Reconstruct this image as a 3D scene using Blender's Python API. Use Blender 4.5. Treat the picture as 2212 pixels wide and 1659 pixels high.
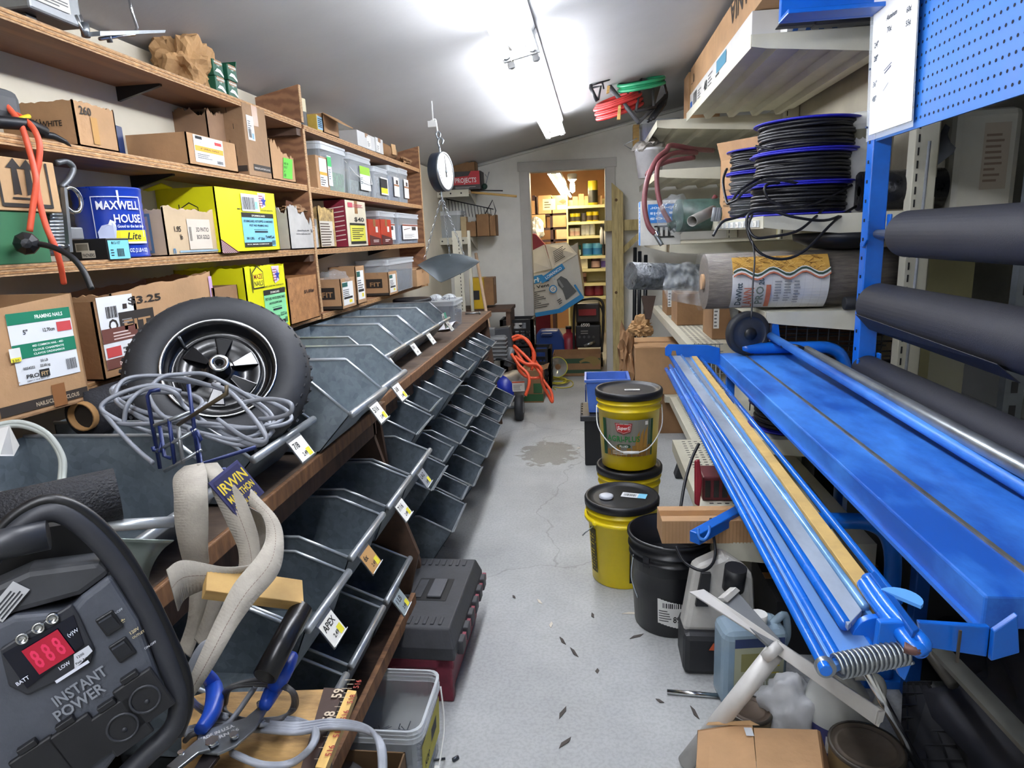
import bpy, math, random
import numpy as np
from mathutils import Vector as V, Matrix
S = bpy.context.scene
for o in list(bpy.data.objects): bpy.data.objects.remove(o)
COL = S.collection
rnd = random.Random(7)
# ---------------------------------------------------------------- camera (solved from the photograph's vanishing points)
IW, IH, FP = 2212, 1659, 1440.0
CX, CY, CH = 1106.0, 829.5, 1.45
_yc = np.array([164.0, -324.5, FP]); _yc /= np.linalg.norm(_yc)
_dn = np.array([277.0, (FP*FP+164*277)/324.5, FP]); _dn /= np.linalg.norm(_dn)
_zc = -_dn; _xc = np.cross(_yc, _zc)
if _xc[0] < 0: _xc = -_xc
R3 = np.stack([_xc, _yc, _zc]); CP = np.array([0, 0, CH])
cam_d = bpy.data.cameras.new('camera'); cam = bpy.data.objects.new('camera', cam_d); COL.objects.link(cam)
cam_d.sensor_fit = 'HORIZONTAL'; cam_d.sensor_width = 36; cam_d.lens = FP/IW*36; cam_d.clip_start = .02; cam_d.clip_end = 60
_r, _u, _b = R3 @ [1, 0, 0], R3 @ [0, -1, 0], R3 @ [0, 0, -1]
cam.matrix_world = Matrix(((_r[0], _u[0], _b[0], 0), (_r[1], _u[1], _b[1], 0), (_r[2], _u[2], _b[2], CH), (0, 0, 0, 1)))
S.camera = cam
S.view_settings.view_transform = 'Standard'; S.view_settings.look = 'None'; S.view_settings.gamma = 1
S.view_settings.use_curve_mapping = False; S.view_settings.exposure = 1.18
w = bpy.data.worlds.new('world'); S.world = w; w.use_nodes = True
w.node_tree.nodes['Background'].inputs[0].default_value = (.75, .8, .9, 1); w.node_tree.nodes['Background'].inputs[1].default_value = .25
TUBE_POWER = 21.0; BACK_POWER = 42.0

def A(u, v, x=None, y=None, z=None):            # pixel -> point on a world plane
    d = R3 @ np.array([u-CX, v-CY, FP])
    t = x/d[0] if x is not None else y/d[1] if y is not None else (z-CH)/d[2]
    return V(CP+t*d)
def P(u, v, d): return V(CP + R3 @ np.array([(u-CX)/FP*d, (v-CY)/FP*d, d]))
def ys(u, x, z):                                # y where the line (x, ., z) crosses pixel column u
    k = R3[:, 0]*FP-R3[:, 2]*(u-CX); return -(k[0]*x+k[2]*(z-CH))/k[1]
def zs(v, x, y):                                # z where the vertical at (x, y) crosses pixel row v
    k = R3[:, 1]*FP-R3[:, 2]*(v-CY); return CH-(k[0]*x+k[1]*y)/k[2]
def xs(u, y, z):
    k = R3[:, 0]*FP-R3[:, 2]*(u-CX); return -(k[1]*y+k[2]*(z-CH))/k[0]

# ---------------------------------------------------------------- materials
def lin(h):
    h = h.lstrip('#'); c = [int(h[i:i+2], 16)/255 for i in (0, 2, 4)]
    return tuple((x/12.92 if x <= .04045 else ((x+.055)/1.055)**2.4) for x in c)+(1,)
MATS = {}
def mat(col, rough=.6, metal=0, var=.12, scale=8, bump=0, bscale=None, stretch=(1, 1, 1), alpha=1, trans=0, emit=0, col2=None, kind=None, coat=0, sheen=0):
    key = (col, rough, metal, var, scale, bump, bscale, stretch, alpha, trans, emit, col2, kind, coat)
    if key in MATS: return MATS[key]
    m = bpy.data.materials.new('m_%d' % len(MATS)); m.use_nodes = True; MATS[key] = m
    nt = m.node_tree; N = nt.nodes; L = nt.links; p = N['Principled BSDF']
    c = lin(col); p.inputs['Base Color'].default_value = c; p.inputs['Roughness'].default_value = rough; p.inputs['Metallic'].default_value = metal
    if alpha < 1: p.inputs['Alpha'].default_value = alpha
    if trans: p.inputs['Transmission Weight'].default_value = trans; p.inputs['IOR'].default_value = 1.2
    if coat: p.inputs['Coat Weight'].default_value = coat; p.inputs['Coat Roughness'].default_value = .15
    if emit: p.inputs['Emission Color'].default_value = c; p.inputs['Emission Strength'].default_value = emit
    if var or bump:
        tc = N.new('ShaderNodeTexCoord'); mp = N.new('ShaderNodeMapping'); L.new(tc.outputs['Object'], mp.inputs[0])
        mp.inputs['Scale'].default_value = stretch
        n = N.new('ShaderNodeTexNoise'); n.inputs['Scale'].default_value = scale; n.inputs['Detail'].default_value = 6; n.inputs['Roughness'].default_value = .62
        L.new(mp.outputs[0], n.inputs['Vector'])
        src = n.outputs['Fac']
        if kind == 'wood':
            wv = N.new('ShaderNodeTexWave'); wv.wave_type = 'RINGS'; wv.inputs['Scale'].default_value = 1.6; wv.inputs['Distortion'].default_value = 9; wv.inputs['Detail'].default_value = 3; wv.inputs['Detail Scale'].default_value = 1.2
            L.new(mp.outputs[0], wv.inputs['Vector'])
            mx = N.new('ShaderNodeMath'); mx.operation = 'ADD'; s2 = N.new('ShaderNodeMath'); s2.operation = 'MULTIPLY'; s2.inputs[1].default_value = .5
            L.new(wv.outputs['Fac'], mx.inputs[0]); L.new(n.outputs['Fac'], mx.inputs[1]); L.new(mx.outputs[0], s2.inputs[0]); src = s2.outputs[0]
        if kind == 'galv':
            vo = N.new('ShaderNodeTexVoronoi'); vo.inputs['Scale'].default_value = scale*9; L.new(mp.outputs[0], vo.inputs['Vector'])
            mx = N.new('ShaderNodeMix'); mx.data_type = 'FLOAT'; mx.inputs[0].default_value = .15
            bw = N.new('ShaderNodeSeparateColor'); L.new(vo.outputs['Color'], bw.inputs[0])
            L.new(n.outputs['Fac'], mx.inputs[2]); L.new(bw.outputs[0], mx.inputs[3]); src = mx.outputs[0]
        if var:
            r = N.new('ShaderNodeValToRGB'); L.new(src, r.inputs[0])
            a = [x*(1-var*1.6) for x in c[:3]]+[1]; b = [min(1, x*(1+var*1.2)) for x in c[:3]]+[1]
            if col2: a = list(lin(col2))
            r.color_ramp.elements[0].position = .3; r.color_ramp.elements[1].position = .7
            r.color_ramp.elements[0].color = a; r.color_ramp.elements[1].color = b
            L.new(r.outputs[0], p.inputs['Base Color'])
            rr = N.new('ShaderNodeMapRange'); rr.inputs[3].default_value = max(.02, rough-.1); rr.inputs[4].default_value = min(1, rough+.1); L.new(src, rr.inputs[0]); L.new(rr.outputs[0], p.inputs['Roughness'])
        if bump:
            n2 = N.new('ShaderNodeTexNoise'); n2.inputs['Scale'].default_value = bscale or scale*3; n2.inputs['Detail'].default_value = 4; L.new(mp.outputs[0], n2.inputs['Vector'])
            bp = N.new('ShaderNodeBump'); bp.inputs['Strength'].default_value = bump; bp.inputs['Distance'].default_value = .01; L.new(n2.outputs['Fac'], bp.inputs['Height']); L.new(bp.outputs[0], p.inputs['Normal'])
    return m
def ink(col): return mat(col, .7, 0, 0)
CARD = mat('#b28c65', .85, 0, .10, 6, .15, 60)
CARDD = mat('#8f6c4a', .88, 0, .12, 6, .15, 60)
CARDL = mat('#bd9a70', .85, 0, .10, 6, .15, 60)
PAPER = mat('#b08a5e', .9, 0, .12, 9, .5, 14)
PLY = mat('#93694a', .65, 0, .12, 3, .06, 30, (5, .45, 5), kind='wood', col2='#80593f')
PLYE = mat('#c2a076', .7, 0, .2, 6, .2, 30, (1, 8, 30), col2='#8a6848')
DWOOD = mat('#5c4536', .65, 0, .2, 4, .1, 20, (2, 9, 2), col2='#38291f')
EDGEW = mat('#86603f', .65, 0, .2, 5, .15, 20, (2, 9, 2), col2='#5c3d28')
PINE = mat('#c9a86a', .7, 0, .18, 5, .1, 20, (1, 1, 8), col2='#a98347')
POSTW = mat('#b9a877', .75, 0, .2, 6, .15, 20, (8, 8, .8), col2='#8d7d4e')
GALV = mat('#98a3a9', .45, .35, .2, 7, .05, 10, kind='galv', col2='#76828a')
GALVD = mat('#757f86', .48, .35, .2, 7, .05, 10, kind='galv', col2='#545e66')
STEEL = mat('#9aa0a4', .35, .85, .15, 10)
CHROME = mat('#d0d2d4', .15, 1, .05, 10)
BLUE = mat('#0d62c6', .32, 0, .13, 5, .03, 12, coat=.25)
BLUEW = mat('#3a7cd0', .42, 0, .1, 5, .05, 14, (1, .4, 1), col2='#1550aa')
CREAM = mat('#c9c6b4', .45, .05, .07, 5)
BLACK = mat('#15161a', .45, 0, .15, 10)
BLACKM = mat('#1c1d22', .7, 0, .25, 14)
RUBBER = mat('#26282c', .62, 0, .18, 9, .12, 40)
WHITE = mat('#d9d9d6', .5, 0, .05, 6)
CLEAR = mat('#dfe6ea', .12, 0, 0, alpha=.32)
CLEARR = mat('#e6ecef', .2, 0, 0, alpha=.55)
FILM = mat('#c4cacd', .1, 0, .1, 6, .6, 12, alpha=.22)
ORANGE = mat('#e0532c', .45, 0, .08, 10)
GREYC = mat('#8d9196', .5, 0, .12, 20)
YEL = mat('#d8b513', .35, 0, .06, 6)
for q_ in (BLUEW,):
    for n_ in q_.node_tree.nodes:
        if n_.type == 'VALTORGB': n_.color_ramp.elements[0].position = .41; n_.color_ramp.elements[1].position = .6
NAIL = mat('#4a4f58', .4, .7, .3, 30)

# ---------------------------------------------------------------- mesh builder
class MB:
    def __init__(s): s.v = []; s.f = []; s.m = []; s.sm = []; s.T = Matrix()
    def add(s, vs, fs, m=0, sm=False):
        n = len(s.v); s.v += [tuple(s.T @ V(p)) for p in vs]
        for q in fs: s.f.append([i+n for i in q]); s.m.append(m); s.sm.append(sm)
        return s
    def box(s, a, b, m=0):
        (x0, y0, z0), (x1, y1, z1) = a, b
        return s.add([(x0, y0, z0), (x1, y0, z0), (x1, y1, z0), (x0, y1, z0), (x0, y0, z1), (x1, y0, z1), (x1, y1, z1), (x0, y1, z1)],
            [(3, 2, 1, 0), (4, 5, 6, 7), (0, 1, 5, 4), (1, 2, 6, 5), (2, 3, 7, 6), (3, 0, 4, 7)], m)
    def slab(s, pts, t, m=0):                    # planar polygon given thickness t along its normal
        pts = [V(p) for p in pts]; n = V((0, 0, 0))
        for i in range(len(pts)): n += pts[i].cross(pts[(i+1) % len(pts)])
        n.normalize(); k = len(pts); q = [p-n*t for p in pts]
        return s.add(pts+q, [tuple(range(k)), tuple(range(2*k-1, k-1, -1))]+[(i, k+i, k+(i+1) % k, (i+1) % k) for i in range(k)], m)
    def lathe(s, prof, n=24, m=0, sm=True, c=(0, 0, 0), a0=0, a1=None):
        vs = []; fs = []; full = a1 is None; a1 = a0+2*math.pi if full else a1; k = len(prof); nn = n if full else n+1
        for i in range(nn):
            a = a0+(a1-a0)*i/n
            for r, z in prof: vs.append((c[0]+r*math.cos(a), c[1]+r*math.sin(a), c[2]+z))
        for i in range(n):
            j = (i+1) % nn
            for q in range(k-1): fs.append((i*k+q, j*k+q, j*k+q+1, i*k+q+1))
        return s.add(vs, fs, m, sm)
    def tube(s, pts, r, n=8, m=0, closed=False, cap=True, sm=True):
        pts = [V(p) for p in pts]; k = len(pts)
        if k < 2: return s
        vs = []; up = None
        for i, p in enumerate(pts):
            t = (pts[(i+1) % k]-pts[i-1]) if closed else (pts[min(i+1, k-1)]-pts[max(i-1, 0)])
            if t.length < 1e-9: t = V((0, 0, 1))
            t.normalize()
            if up is None: up = V((0, 0, 1)) if abs(t.z) < .9 else V((1, 0, 0))
            a = up-t*up.dot(t)
            if a.length < 1e-6: a = t.orthogonal()
            a.normalize(); up = a; b = t.cross(a); rr = r[i] if hasattr(r, '__len__') else r
            for j in range(n):
                g = 2*math.pi*j/n; vs.append(p+a*(rr*math.cos(g))+b*(rr*math.sin(g)))
        fs = []
        for i in range(k if closed else k-1):
            i2 = (i+1) % k
            for j in range(n): fs.append((i*n+j, i*n+(j+1) % n, i2*n+(j+1) % n, i2*n+j))
        if cap and not closed: fs += [tuple(range(n-1, -1, -1)), tuple((k-1)*n+j for j in range(n))]
        return s.add(vs, fs, m, sm)
    def cyl(s, a, b, r, r2=None, n=16, m=0, cap=True, sm=True):
        a, b = V(a), V(b); d = (b-a)
        s.tube([a, b], [r, r if r2 is None else r2], n, m, cap=False, sm=sm)
        if cap:
            N = len(s.v); ring = list(range(N-2*n, N-n)); ring2 = list(range(N-n, N))
            s.f.append(ring[::-1]); s.m.append(m); s.sm.append(False); s.f.append(ring2); s.m.append(m); s.sm.append(False)
        return s
    def grid(s, fn, nu, nv, m=0, sm=True, t=0):
        vs = [fn(i/nu, j/nv) for i in range(nu+1) for j in range(nv+1)]
        fs = [(i*(nv+1)+j, (i+1)*(nv+1)+j, (i+1)*(nv+1)+j+1, i*(nv+1)+j+1) for i in range(nu) for j in range(nv)]
        return s.add(vs, fs, m, sm)
    def ball(s, c, r, n=12, m=0, sc=(1, 1, 1)):
        pr = [(max(1e-4, math.sin(math.pi*i/8)), -math.cos(math.pi*i/8)) for i in range(9)]
        vs = []; fs = []
        for i in range(n):
            a = 2*math.pi*i/n
            for q, z in pr: vs.append((c[0]+r*q*math.cos(a)*sc[0], c[1]+r*q*math.sin(a)*sc[1], c[2]+r*z*sc[2]))
        for i in range(n):
            j = (i+1) % n
            for q in range(8): fs.append((i*9+q, j*9+q, j*9+q+1, i*9+q+1))
        return s.add(vs, fs, m, True)
    def build(s, name, mats, parent=None, bevel=0, solid=0, kind=None, label=None, seg=2):
        me = bpy.data.meshes.new(name); me.from_pydata(s.v, [], s.f)
        for m in (mats if isinstance(mats, (list, tuple)) else [mats]): me.materials.append(m)
        me.polygons.foreach_set('material_index', s.m); me.polygons.foreach_set('use_smooth', s.sm); me.update()
        o = bpy.data.objects.new(name, me); COL.objects.link(o)
        if parent: o.parent = parent
        if solid: md = o.modifiers.new('solid', 'SOLIDIFY'); md.thickness = solid; md.offset = 0
        if bevel: md = o.modifiers.new('bevel', 'BEVEL'); md.width = bevel; md.segments = seg; md.limit_method = 'ANGLE'; md.angle_limit = .6
        if kind: o['kind'] = kind
        if label: o['label'] = label
        return o
def tag(o, label, cat, group=None):
    o['label'] = label; o['category'] = cat
    if group: o['group'] = group
    return o
def thing(name, label, cat, loc=(0, 0, 0), rot=0, group=None):
    o = bpy.data.objects.new(name, None); COL.objects.link(o); o.empty_display_size = .05; o.location = loc
    if isinstance(rot, Matrix): o.rotation_euler = rot.to_euler()
    else: o.rotation_euler = rot if hasattr(rot, '__len__') else (0, 0, rot)
    return tag(o, label, cat, group)
def struct(o): o['kind'] = 'structure'; return o
def frame(xa, ya, za, p=(0, 0, 0)):             # matrix whose columns are the given axes
    m = Matrix.Identity(4)
    for i, c in enumerate((xa, ya, za)):
        for j in range(3): m[j][i] = c[j]
    for j in range(3): m[j][3] = p[j]
    return m
TXT = {}
def text_mesh(st):
    if st in TXT: return TXT[st]
    cu = bpy.data.curves.new('lettering', 'FONT'); cu.body = st; cu.size = 1; cu.resolution_u = 2; cu.offset = .02
    ob = bpy.data.objects.new('lettering_tmp', cu); COL.objects.link(ob)
    me = bpy.data.meshes.new_from_object(ob.evaluated_get(bpy.context.evaluated_depsgraph_get()))
    vs = [tuple(q.co) for q in me.vertices]; fs = [tuple(q.vertices) for q in me.polygons]
    bpy.data.objects.remove(ob); bpy.data.curves.remove(cu); bpy.data.meshes.remove(me)
    xw = max([q[0] for q in vs] or [1]); TXT[st] = (vs, fs, xw); return TXT[st]
def decal(parent, name, o, u, v, items, base=None, w=0, h=0, off=.0012, label=None, bend=None):
    """flat print: items (hex,x,y,w,h) rects, ('P',hex,[(x,y)..]) polygons, (text,x,y,size,hex[,width]) lettering"""
    o, u, v = V(o), V(u).normalized(), V(v).normalized(); n = u.cross(v); mb = MB(); cols = []
    def ci(c):
        if c not in cols: cols.append(c)
        return cols.index(c)
    def pt(x, y, k):
        q = o+u*x+v*y+n*(off+.0005*k)
        return bend(q) if bend else q
    def poly(pts, c, k):
        mb.add([pt(x, y, k) for x, y in pts], [tuple(range(len(pts)))], ci(c))
    def rect(x, y, a, b, c, k):
        if bend:
            nn = max(1, int(a/.015)); 
            for i in range(nn): poly([(x+a*i/nn, y), (x+a*(i+1)/nn, y), (x+a*(i+1)/nn, y+b), (x+a*i/nn, y+b)], c, k)
        else: poly([(x, y), (x+a, y), (x+a, y+b), (x, y+b)], c, k)
    if base: rect(0, 0, w, h, base, 0)
    for i, it in enumerate(items):
        k = 1+i*.12
        if it[0] == 'P': poly(it[2], it[1], k)
        elif it[0].startswith('#'): rect(*it[1:5], it[0], k)
        elif it[0] == 'BAR':
            _, x, y, a, b = it[:5]; q = x; rr = random.Random(int(x*9999))
            while q < x+a:
                d = a*rr.choice([.02, .03, .05]); rect(q, y, d, b, '#1c1c1e', k); q += d+a*rr.choice([.025, .04])
        elif it[0] == 'LINES':
            _, x, y, a, b, nl, c = it[:7]; rr = random.Random(int(y*9999))
            for q in range(nl): rect(x, y+b*q/nl, a*rr.uniform(.6, 1), b/nl*.42, c, k)
        else:
            st, x, y, size, c = it[:5]; vs, fs, xw = text_mesh(st); sx = (it[5]/xw/size) if len(it) > 5 else 1
            sk = it[6] if len(it) > 6 else 0
            mb.add([pt(x+(q[0]*sx+q[1]*sk)*size, y+q[1]*size, k) for q in vs], fs, ci(c))
    return mb.build(name, [ink(c) for c in cols], parent, label=label)
def smooth_path(pts, n=6):                       # Catmull-Rom
    pts = [V(p) for p in pts]; out = []
    for i in range(len(pts)-1):
        a, b, c, d = pts[max(i-1, 0)], pts[i], pts[i+1], pts[min(i+2, len(pts)-1)]
        for k in range(n):
            t = k/n; out.append(.5*((2*b)+(c-a)*t+(2*a-5*b+4*c-d)*t*t+(3*b-a-3*c+d)*t**3))
    return out+[pts[-1]]
def cable(name, pts, r, m, n=8, k=6, parent=None):
    return MB().tube(smooth_path(pts, k), r, n).build(name, m, parent)
def dup(o, loc=None, rot=None, parent=None, label=None, group=None):
    c = o.copy(); COL.objects.link(c)
    if parent: c.parent = parent
    if loc is not None: c.location = loc
    if rot is not None: c.rotation_euler = (0, 0, rot)
    if label: c['label'] = label
    if group: c['group'] = group
    for ch in list(o.children): dup(ch, parent=c)
    return c
# ---------------------------------------------------------------- cartons
class Carton:
    """thing > body, flaps, tape, labels; local frame: centre of base, x = depth (front +x), y = width"""
    def __init__(s, name, label, x0, x1, y0, y1, z0, h, m=CARD, open=False, flaps='', rz=0, group=None, cat='box', rag=0, cut=None, tape=None):
        s.dx, s.dy, s.h = x1-x0, y1-y0, h; s.m = m
        s.o = thing(name, label, cat, ((x0+x1)/2, (y0+y1)/2, z0), rz, group); a, b = s.dx/2, s.dy/2; t = .004
        mb = MB()
        if not open: mb.box((-a, -b, 0), (a, b, h))
        else:
            mb.box((-a, -b, 0), (a, b, t)); r = random.Random(name+label)
            def wall(p, q, nrm, hp, hq):
                k = 26 if rag else 1; wk = 0; p, q, nrm = V(p), V(q), V(nrm)*t; vs = []
                for i in range(k+1):
                    wk = wk*.72+r.uniform(-rag, rag*.75)*.5; e = p.lerp(q, i/k); hh = hp+(hq-hp)*i/k+(wk if rag and 0 < i < k else 0)
                    vs += [e, e+V((0, 0, hh)), e-nrm, e-nrm+V((0, 0, hh))]
                fs = []
                for i in range(k):
                    A_, B_ = i*4, i*4+4
                    fs += [(A_, B_, B_+1, A_+1), (B_+2, A_+2, A_+3, B_+3), (A_+1, B_+1, B_+3, A_+3)]
                fs += [(0, 1, 3, 2), (k*4+1, k*4, k*4+2, k*4+3)]
                mb.add(vs, fs)
            c = cut or {}
            hs = {k: c.get(k, h) for k in ('nf', 'ff', 'fb', 'nb')}   # corner heights: near-front, far-front, far-back, near-back
            wall((a, -b, 0), (a, b, 0), (1, 0, 0), hs['nf'], hs['ff']); wall((-a, b, 0), (-a, -b, 0), (-1, 0, 0), hs['fb'], hs['nb'])
            wall((-a, -b, 0), (a, -b, 0), (0, -1, 0), hs['nb'], hs['nf']); wall((a, b, 0), (-a, b, 0), (0, 1, 0), hs['ff'], hs['fb'])
        mb.build('body', m, s.o, bevel=.002 if not open else 0)
        for fl in flaps.split():
            side, ang, ln = fl.split(':'); ang = math.radians(float(ang)); ln = float(ln); ca, sa = math.cos(ang)*ln, math.sin(ang)*ln
            q = {'f': [(a, -b, h), (a, b, h), (a+ca, b, h+sa), (a+ca, -b, h+sa)], 'b': [(-a, b, h), (-a, -b, h), (-a-ca, -b, h+sa), (-a-ca, b, h+sa)],
                 'n': [(-a, -b, h), (a, -b, h), (a, -b-ca, h+sa), (-a, -b-ca, h+sa)], 'r': [(a, b, h), (-a, b, h), (-a, b+ca, h+sa), (a, b+ca, h+sa)]}[side]
            MB().slab(q, .004).build('flap', m, s.o)
        if not open or tape:
            tm = mat('#94693f', .35, 0, .1, 8); g = MB()
            if tape == 'x' : g.box((a-.0005, -.025, h*.45), (a+.0012, .025, h-.001))
            elif not open: g.box((-a, -.022, h-.0005), (a, .022, h+.001)); g.box((a-.0005, -.022, h*.72), (a+.001, .022, h))
            if g.v: g.build('tape', tm, s.o)
    def dec(s, side, x, y, items, base=None, w=0, h=0, name='label', off=.0014, label=None):
        a, b = s.dx/2, s.dy/2
        o, u = {'f': ((a, -b, 0), (0, 1, 0)), 'n': ((-a, -b, 0), (1, 0, 0)), 'l': ((-a, b, 0), (0, -1, 0)), 't': ((a, -b, s.h), (0, 1, 0))}[side]
        v = (0, 0, 1) if side != 't' else (-1, 0, 0)
        o = V(o)+V(u)*x+V(v)*y
        return decal(s.o, name, o, u, v, items, base, w, h, off, label)
def LB(uL, uR, vT, z, xf):                       # left-hand shelves: front face on plane xf between two pixel columns
    y0, y1 = ys(uL, xf, z), ys(uR, xf, z); return y0, y1, zs(vT, xf, y0)-z
# ---------------------------------------------------------------- room shell
def plane_wall(name, pts, m, t=.06):
    return struct(MB().slab(pts, t).build(name, m))
WALLM = mat('#e6e5dd', .75, 0, .06, 3, .05, 40); LWALLM = mat('#cfc8b4', .8, 0, .06, 3, .05, 40)
CEILM = mat('#b2b2b2', .6, 0, .05, 2, .05, 60)
YB = 6.74
def zc(x): return 2.383+.21*x
fl = MB().box((-1.6, -2.6, -.06), (3.2, YB+6, 0)).build('floor', None); struct(fl)
fm = mat('#a9abaa', .62, 0, .10, 1.6, .06, 70, col2='#949696'); fl.data.materials.clear(); fl.data.materials.append(fm)
def floor_detail(m):
    nt = m.node_tree; N = nt.nodes; L = nt.links; p = N['Principled BSDF']; old = p.inputs['Base Color'].links[0].from_socket
    tc = N.new('ShaderNodeTexCoord')
    n1 = N.new('ShaderNodeTexNoise'); n1.inputs['Scale'].default_value = 90; n1.inputs['Detail'].default_value = 4; L.new(tc.outputs['Object'], n1.inputs['Vector'])
    r1 = N.new('ShaderNodeValToRGB'); r1.color_ramp.elements[0].position = .40; r1.color_ramp.elements[1].position = .56; r1.color_ramp.elements[0].color = (.91, .91, .90, 1); r1.color_ramp.elements[1].color = (1.04, 1.04, 1.04, 1); L.new(n1.outputs['Fac'], r1.inputs[0])
    m1 = N.new('ShaderNodeMix'); m1.data_type = 'RGBA'; m1.blend_type = 'MULTIPLY'; m1.inputs[0].default_value = 1; L.new(old, m1.inputs[6]); L.new(r1.outputs[0], m1.inputs[7])
    wp = N.new('ShaderNodeTexNoise'); wp.inputs['Scale'].default_value = 2; wp.inputs['Detail'].default_value = 5; L.new(tc.outputs['Object'], wp.inputs['Vector'])
    mxv = N.new('ShaderNodeMix'); mxv.data_type = 'RGBA'; mxv.inputs[0].default_value = .35; L.new(tc.outputs['Object'], mxv.inputs[6]); L.new(wp.outputs['Color'], mxv.inputs[7])
    vo = N.new('ShaderNodeTexVoronoi'); vo.feature = 'DISTANCE_TO_EDGE'; vo.inputs['Scale'].default_value = .9; L.new(mxv.outputs[2], vo.inputs['Vector'])
    r2 = N.new('ShaderNodeValToRGB'); r2.color_ramp.elements[0].position = .0; r2.color_ramp.elements[1].position = .0035; r2.color_ramp.elements[0].color = (.62, .61, .58, 1); r2.color_ramp.elements[1].color = (1, 1, 1, 1); L.new(vo.outputs['Distance'], r2.inputs[0])
    m2 = N.new('ShaderNodeMix'); m2.data_type = 'RGBA'; m2.blend_type = 'MULTIPLY'; m2.inputs[0].default_value = .7; L.new(m1.outputs[2], m2.inputs[6]); L.new(r2.outputs[0], m2.inputs[7])
    # worn stain on the concrete
    st = A(1185, 978, z=0); dv = N.new('ShaderNodeVectorMath'); dv.operation = 'SUBTRACT'; dv.inputs[1].default_value = st; L.new(tc.outputs['Object'], dv.inputs[0])
    sv = N.new('ShaderNodeVectorMath'); sv.operation = 'MULTIPLY'; sv.inputs[1].default_value = (1, .75, 1); L.new(dv.outputs[0], sv.inputs[0])
    ln = N.new('ShaderNodeVectorMath'); ln.operation = 'LENGTH'; L.new(sv.outputs[0], ln.inputs[0])
    n3 = N.new('ShaderNodeTexNoise'); n3.inputs['Scale'].default_value = 16; n3.inputs['Detail'].default_value = 6; L.new(tc.outputs['Object'], n3.inputs['Vector'])
    ma = N.new('ShaderNodeMath'); ma.operation = 'MULTIPLY_ADD'; ma.inputs[1].default_value = -.34; L.new(n3.outputs['Fac'], ma.inputs[0]); L.new(ln.outputs['Value'], ma.inputs[2])
    r3 = N.new('ShaderNodeValToRGB'); r3.color_ramp.elements[0].position = .0; r3.color_ramp.elements[1].position = .03; r3.color_ramp.elements[0].color = (.55, .51, .45, 1); r3.color_ramp.elements[1].color = (1, 1, 1, 1); L.new(ma.outputs[0], r3.inputs[0])
    m3 = N.new('ShaderNodeMix'); m3.data_type = 'RGBA'; m3.blend_type = 'MULTIPLY'; m3.inputs[0].default_value = .85; L.new(m2.outputs[2], m3.inputs[6]); L.new(r3.outputs[0], m3.inputs[7])
    L.new(m3.outputs[2], p.inputs['Base Color'])
floor_detail(fm)
DXL, DXR, DZ = -.567, .182, 2.066
plane_wall('wall_left', [(-1.45, -2.6, 0), (-1.45, YB, 0), (-1.45, YB, zc(-1.45)), (-1.45, -2.6, zc(-1.45))][::-1], LWALLM).location = (0, 0, 0)
mb = MB()
mb.slab([(-1.5, YB, 0), (DXL, YB, 0), (DXL, YB, zc(DXL)), (-1.5, YB, zc(-1.5))], .1)
mb.slab([(DXR, YB, 0), (3.2, YB, 0), (3.2, YB, zc(3.2)), (DXR, YB, zc(DXR))], .1)
mb.slab([(DXL, YB, DZ), (DXR, YB, DZ), (DXR, YB, zc(DXR)), (DXL, YB, zc(DXL))], .1)
struct(mb.build('wall_back', WALLM))
plane_wall('wall_right', [(3.2, YB, 0), (3.2, -2.6, 0), (3.2, -2.6, zc(3.2)), (3.2, YB, zc(3.2))][::-1], WALLM)
plane_wall('wall_rear', [(3.2, -2.6, 0), (-1.5, -2.6, 0), (-1.5, -2.6, zc(-1.5)), (3.2, -2.6, zc(3.2))][::-1], WALLM)
plane_wall('ceiling', [(-1.5, -2.6, zc(-1.5)), (-1.5, YB, zc(-1.5)), (3.2, YB, zc(3.2)), (3.2, -2.6, zc(3.2))], CEILM)
# ceiling cove strip along the back wall
struct(MB().tube([(-1.4, YB-.015, zc(-1.4)-.02), (1.2, YB-.015, zc(1.2)-.02)], .014, 6).build('trim_1', WALLM))
dc = MB(); cw = .085; yj = YB-.018
dc.box((DXL-cw, yj, 0), (DXL, YB, DZ)); dc.box((DXR, yj, 0), (DXR+cw, YB, DZ)); dc.box((DXL-cw-.015, yj, DZ), (DXR+cw+.015, YB, DZ+cw))
dc.box((DXL, yj, 0), (DXL+.012, YB+.12, DZ)); dc.box((DXR-.012, yj, 0), (DXR, YB+.12, DZ)); dc.box((DXL, yj, DZ-.012), (DXR, YB+.12, DZ))
struct(dc.build('door_1', mat('#bcbab4', .5, 0, .06, 4), bevel=.002))
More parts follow.
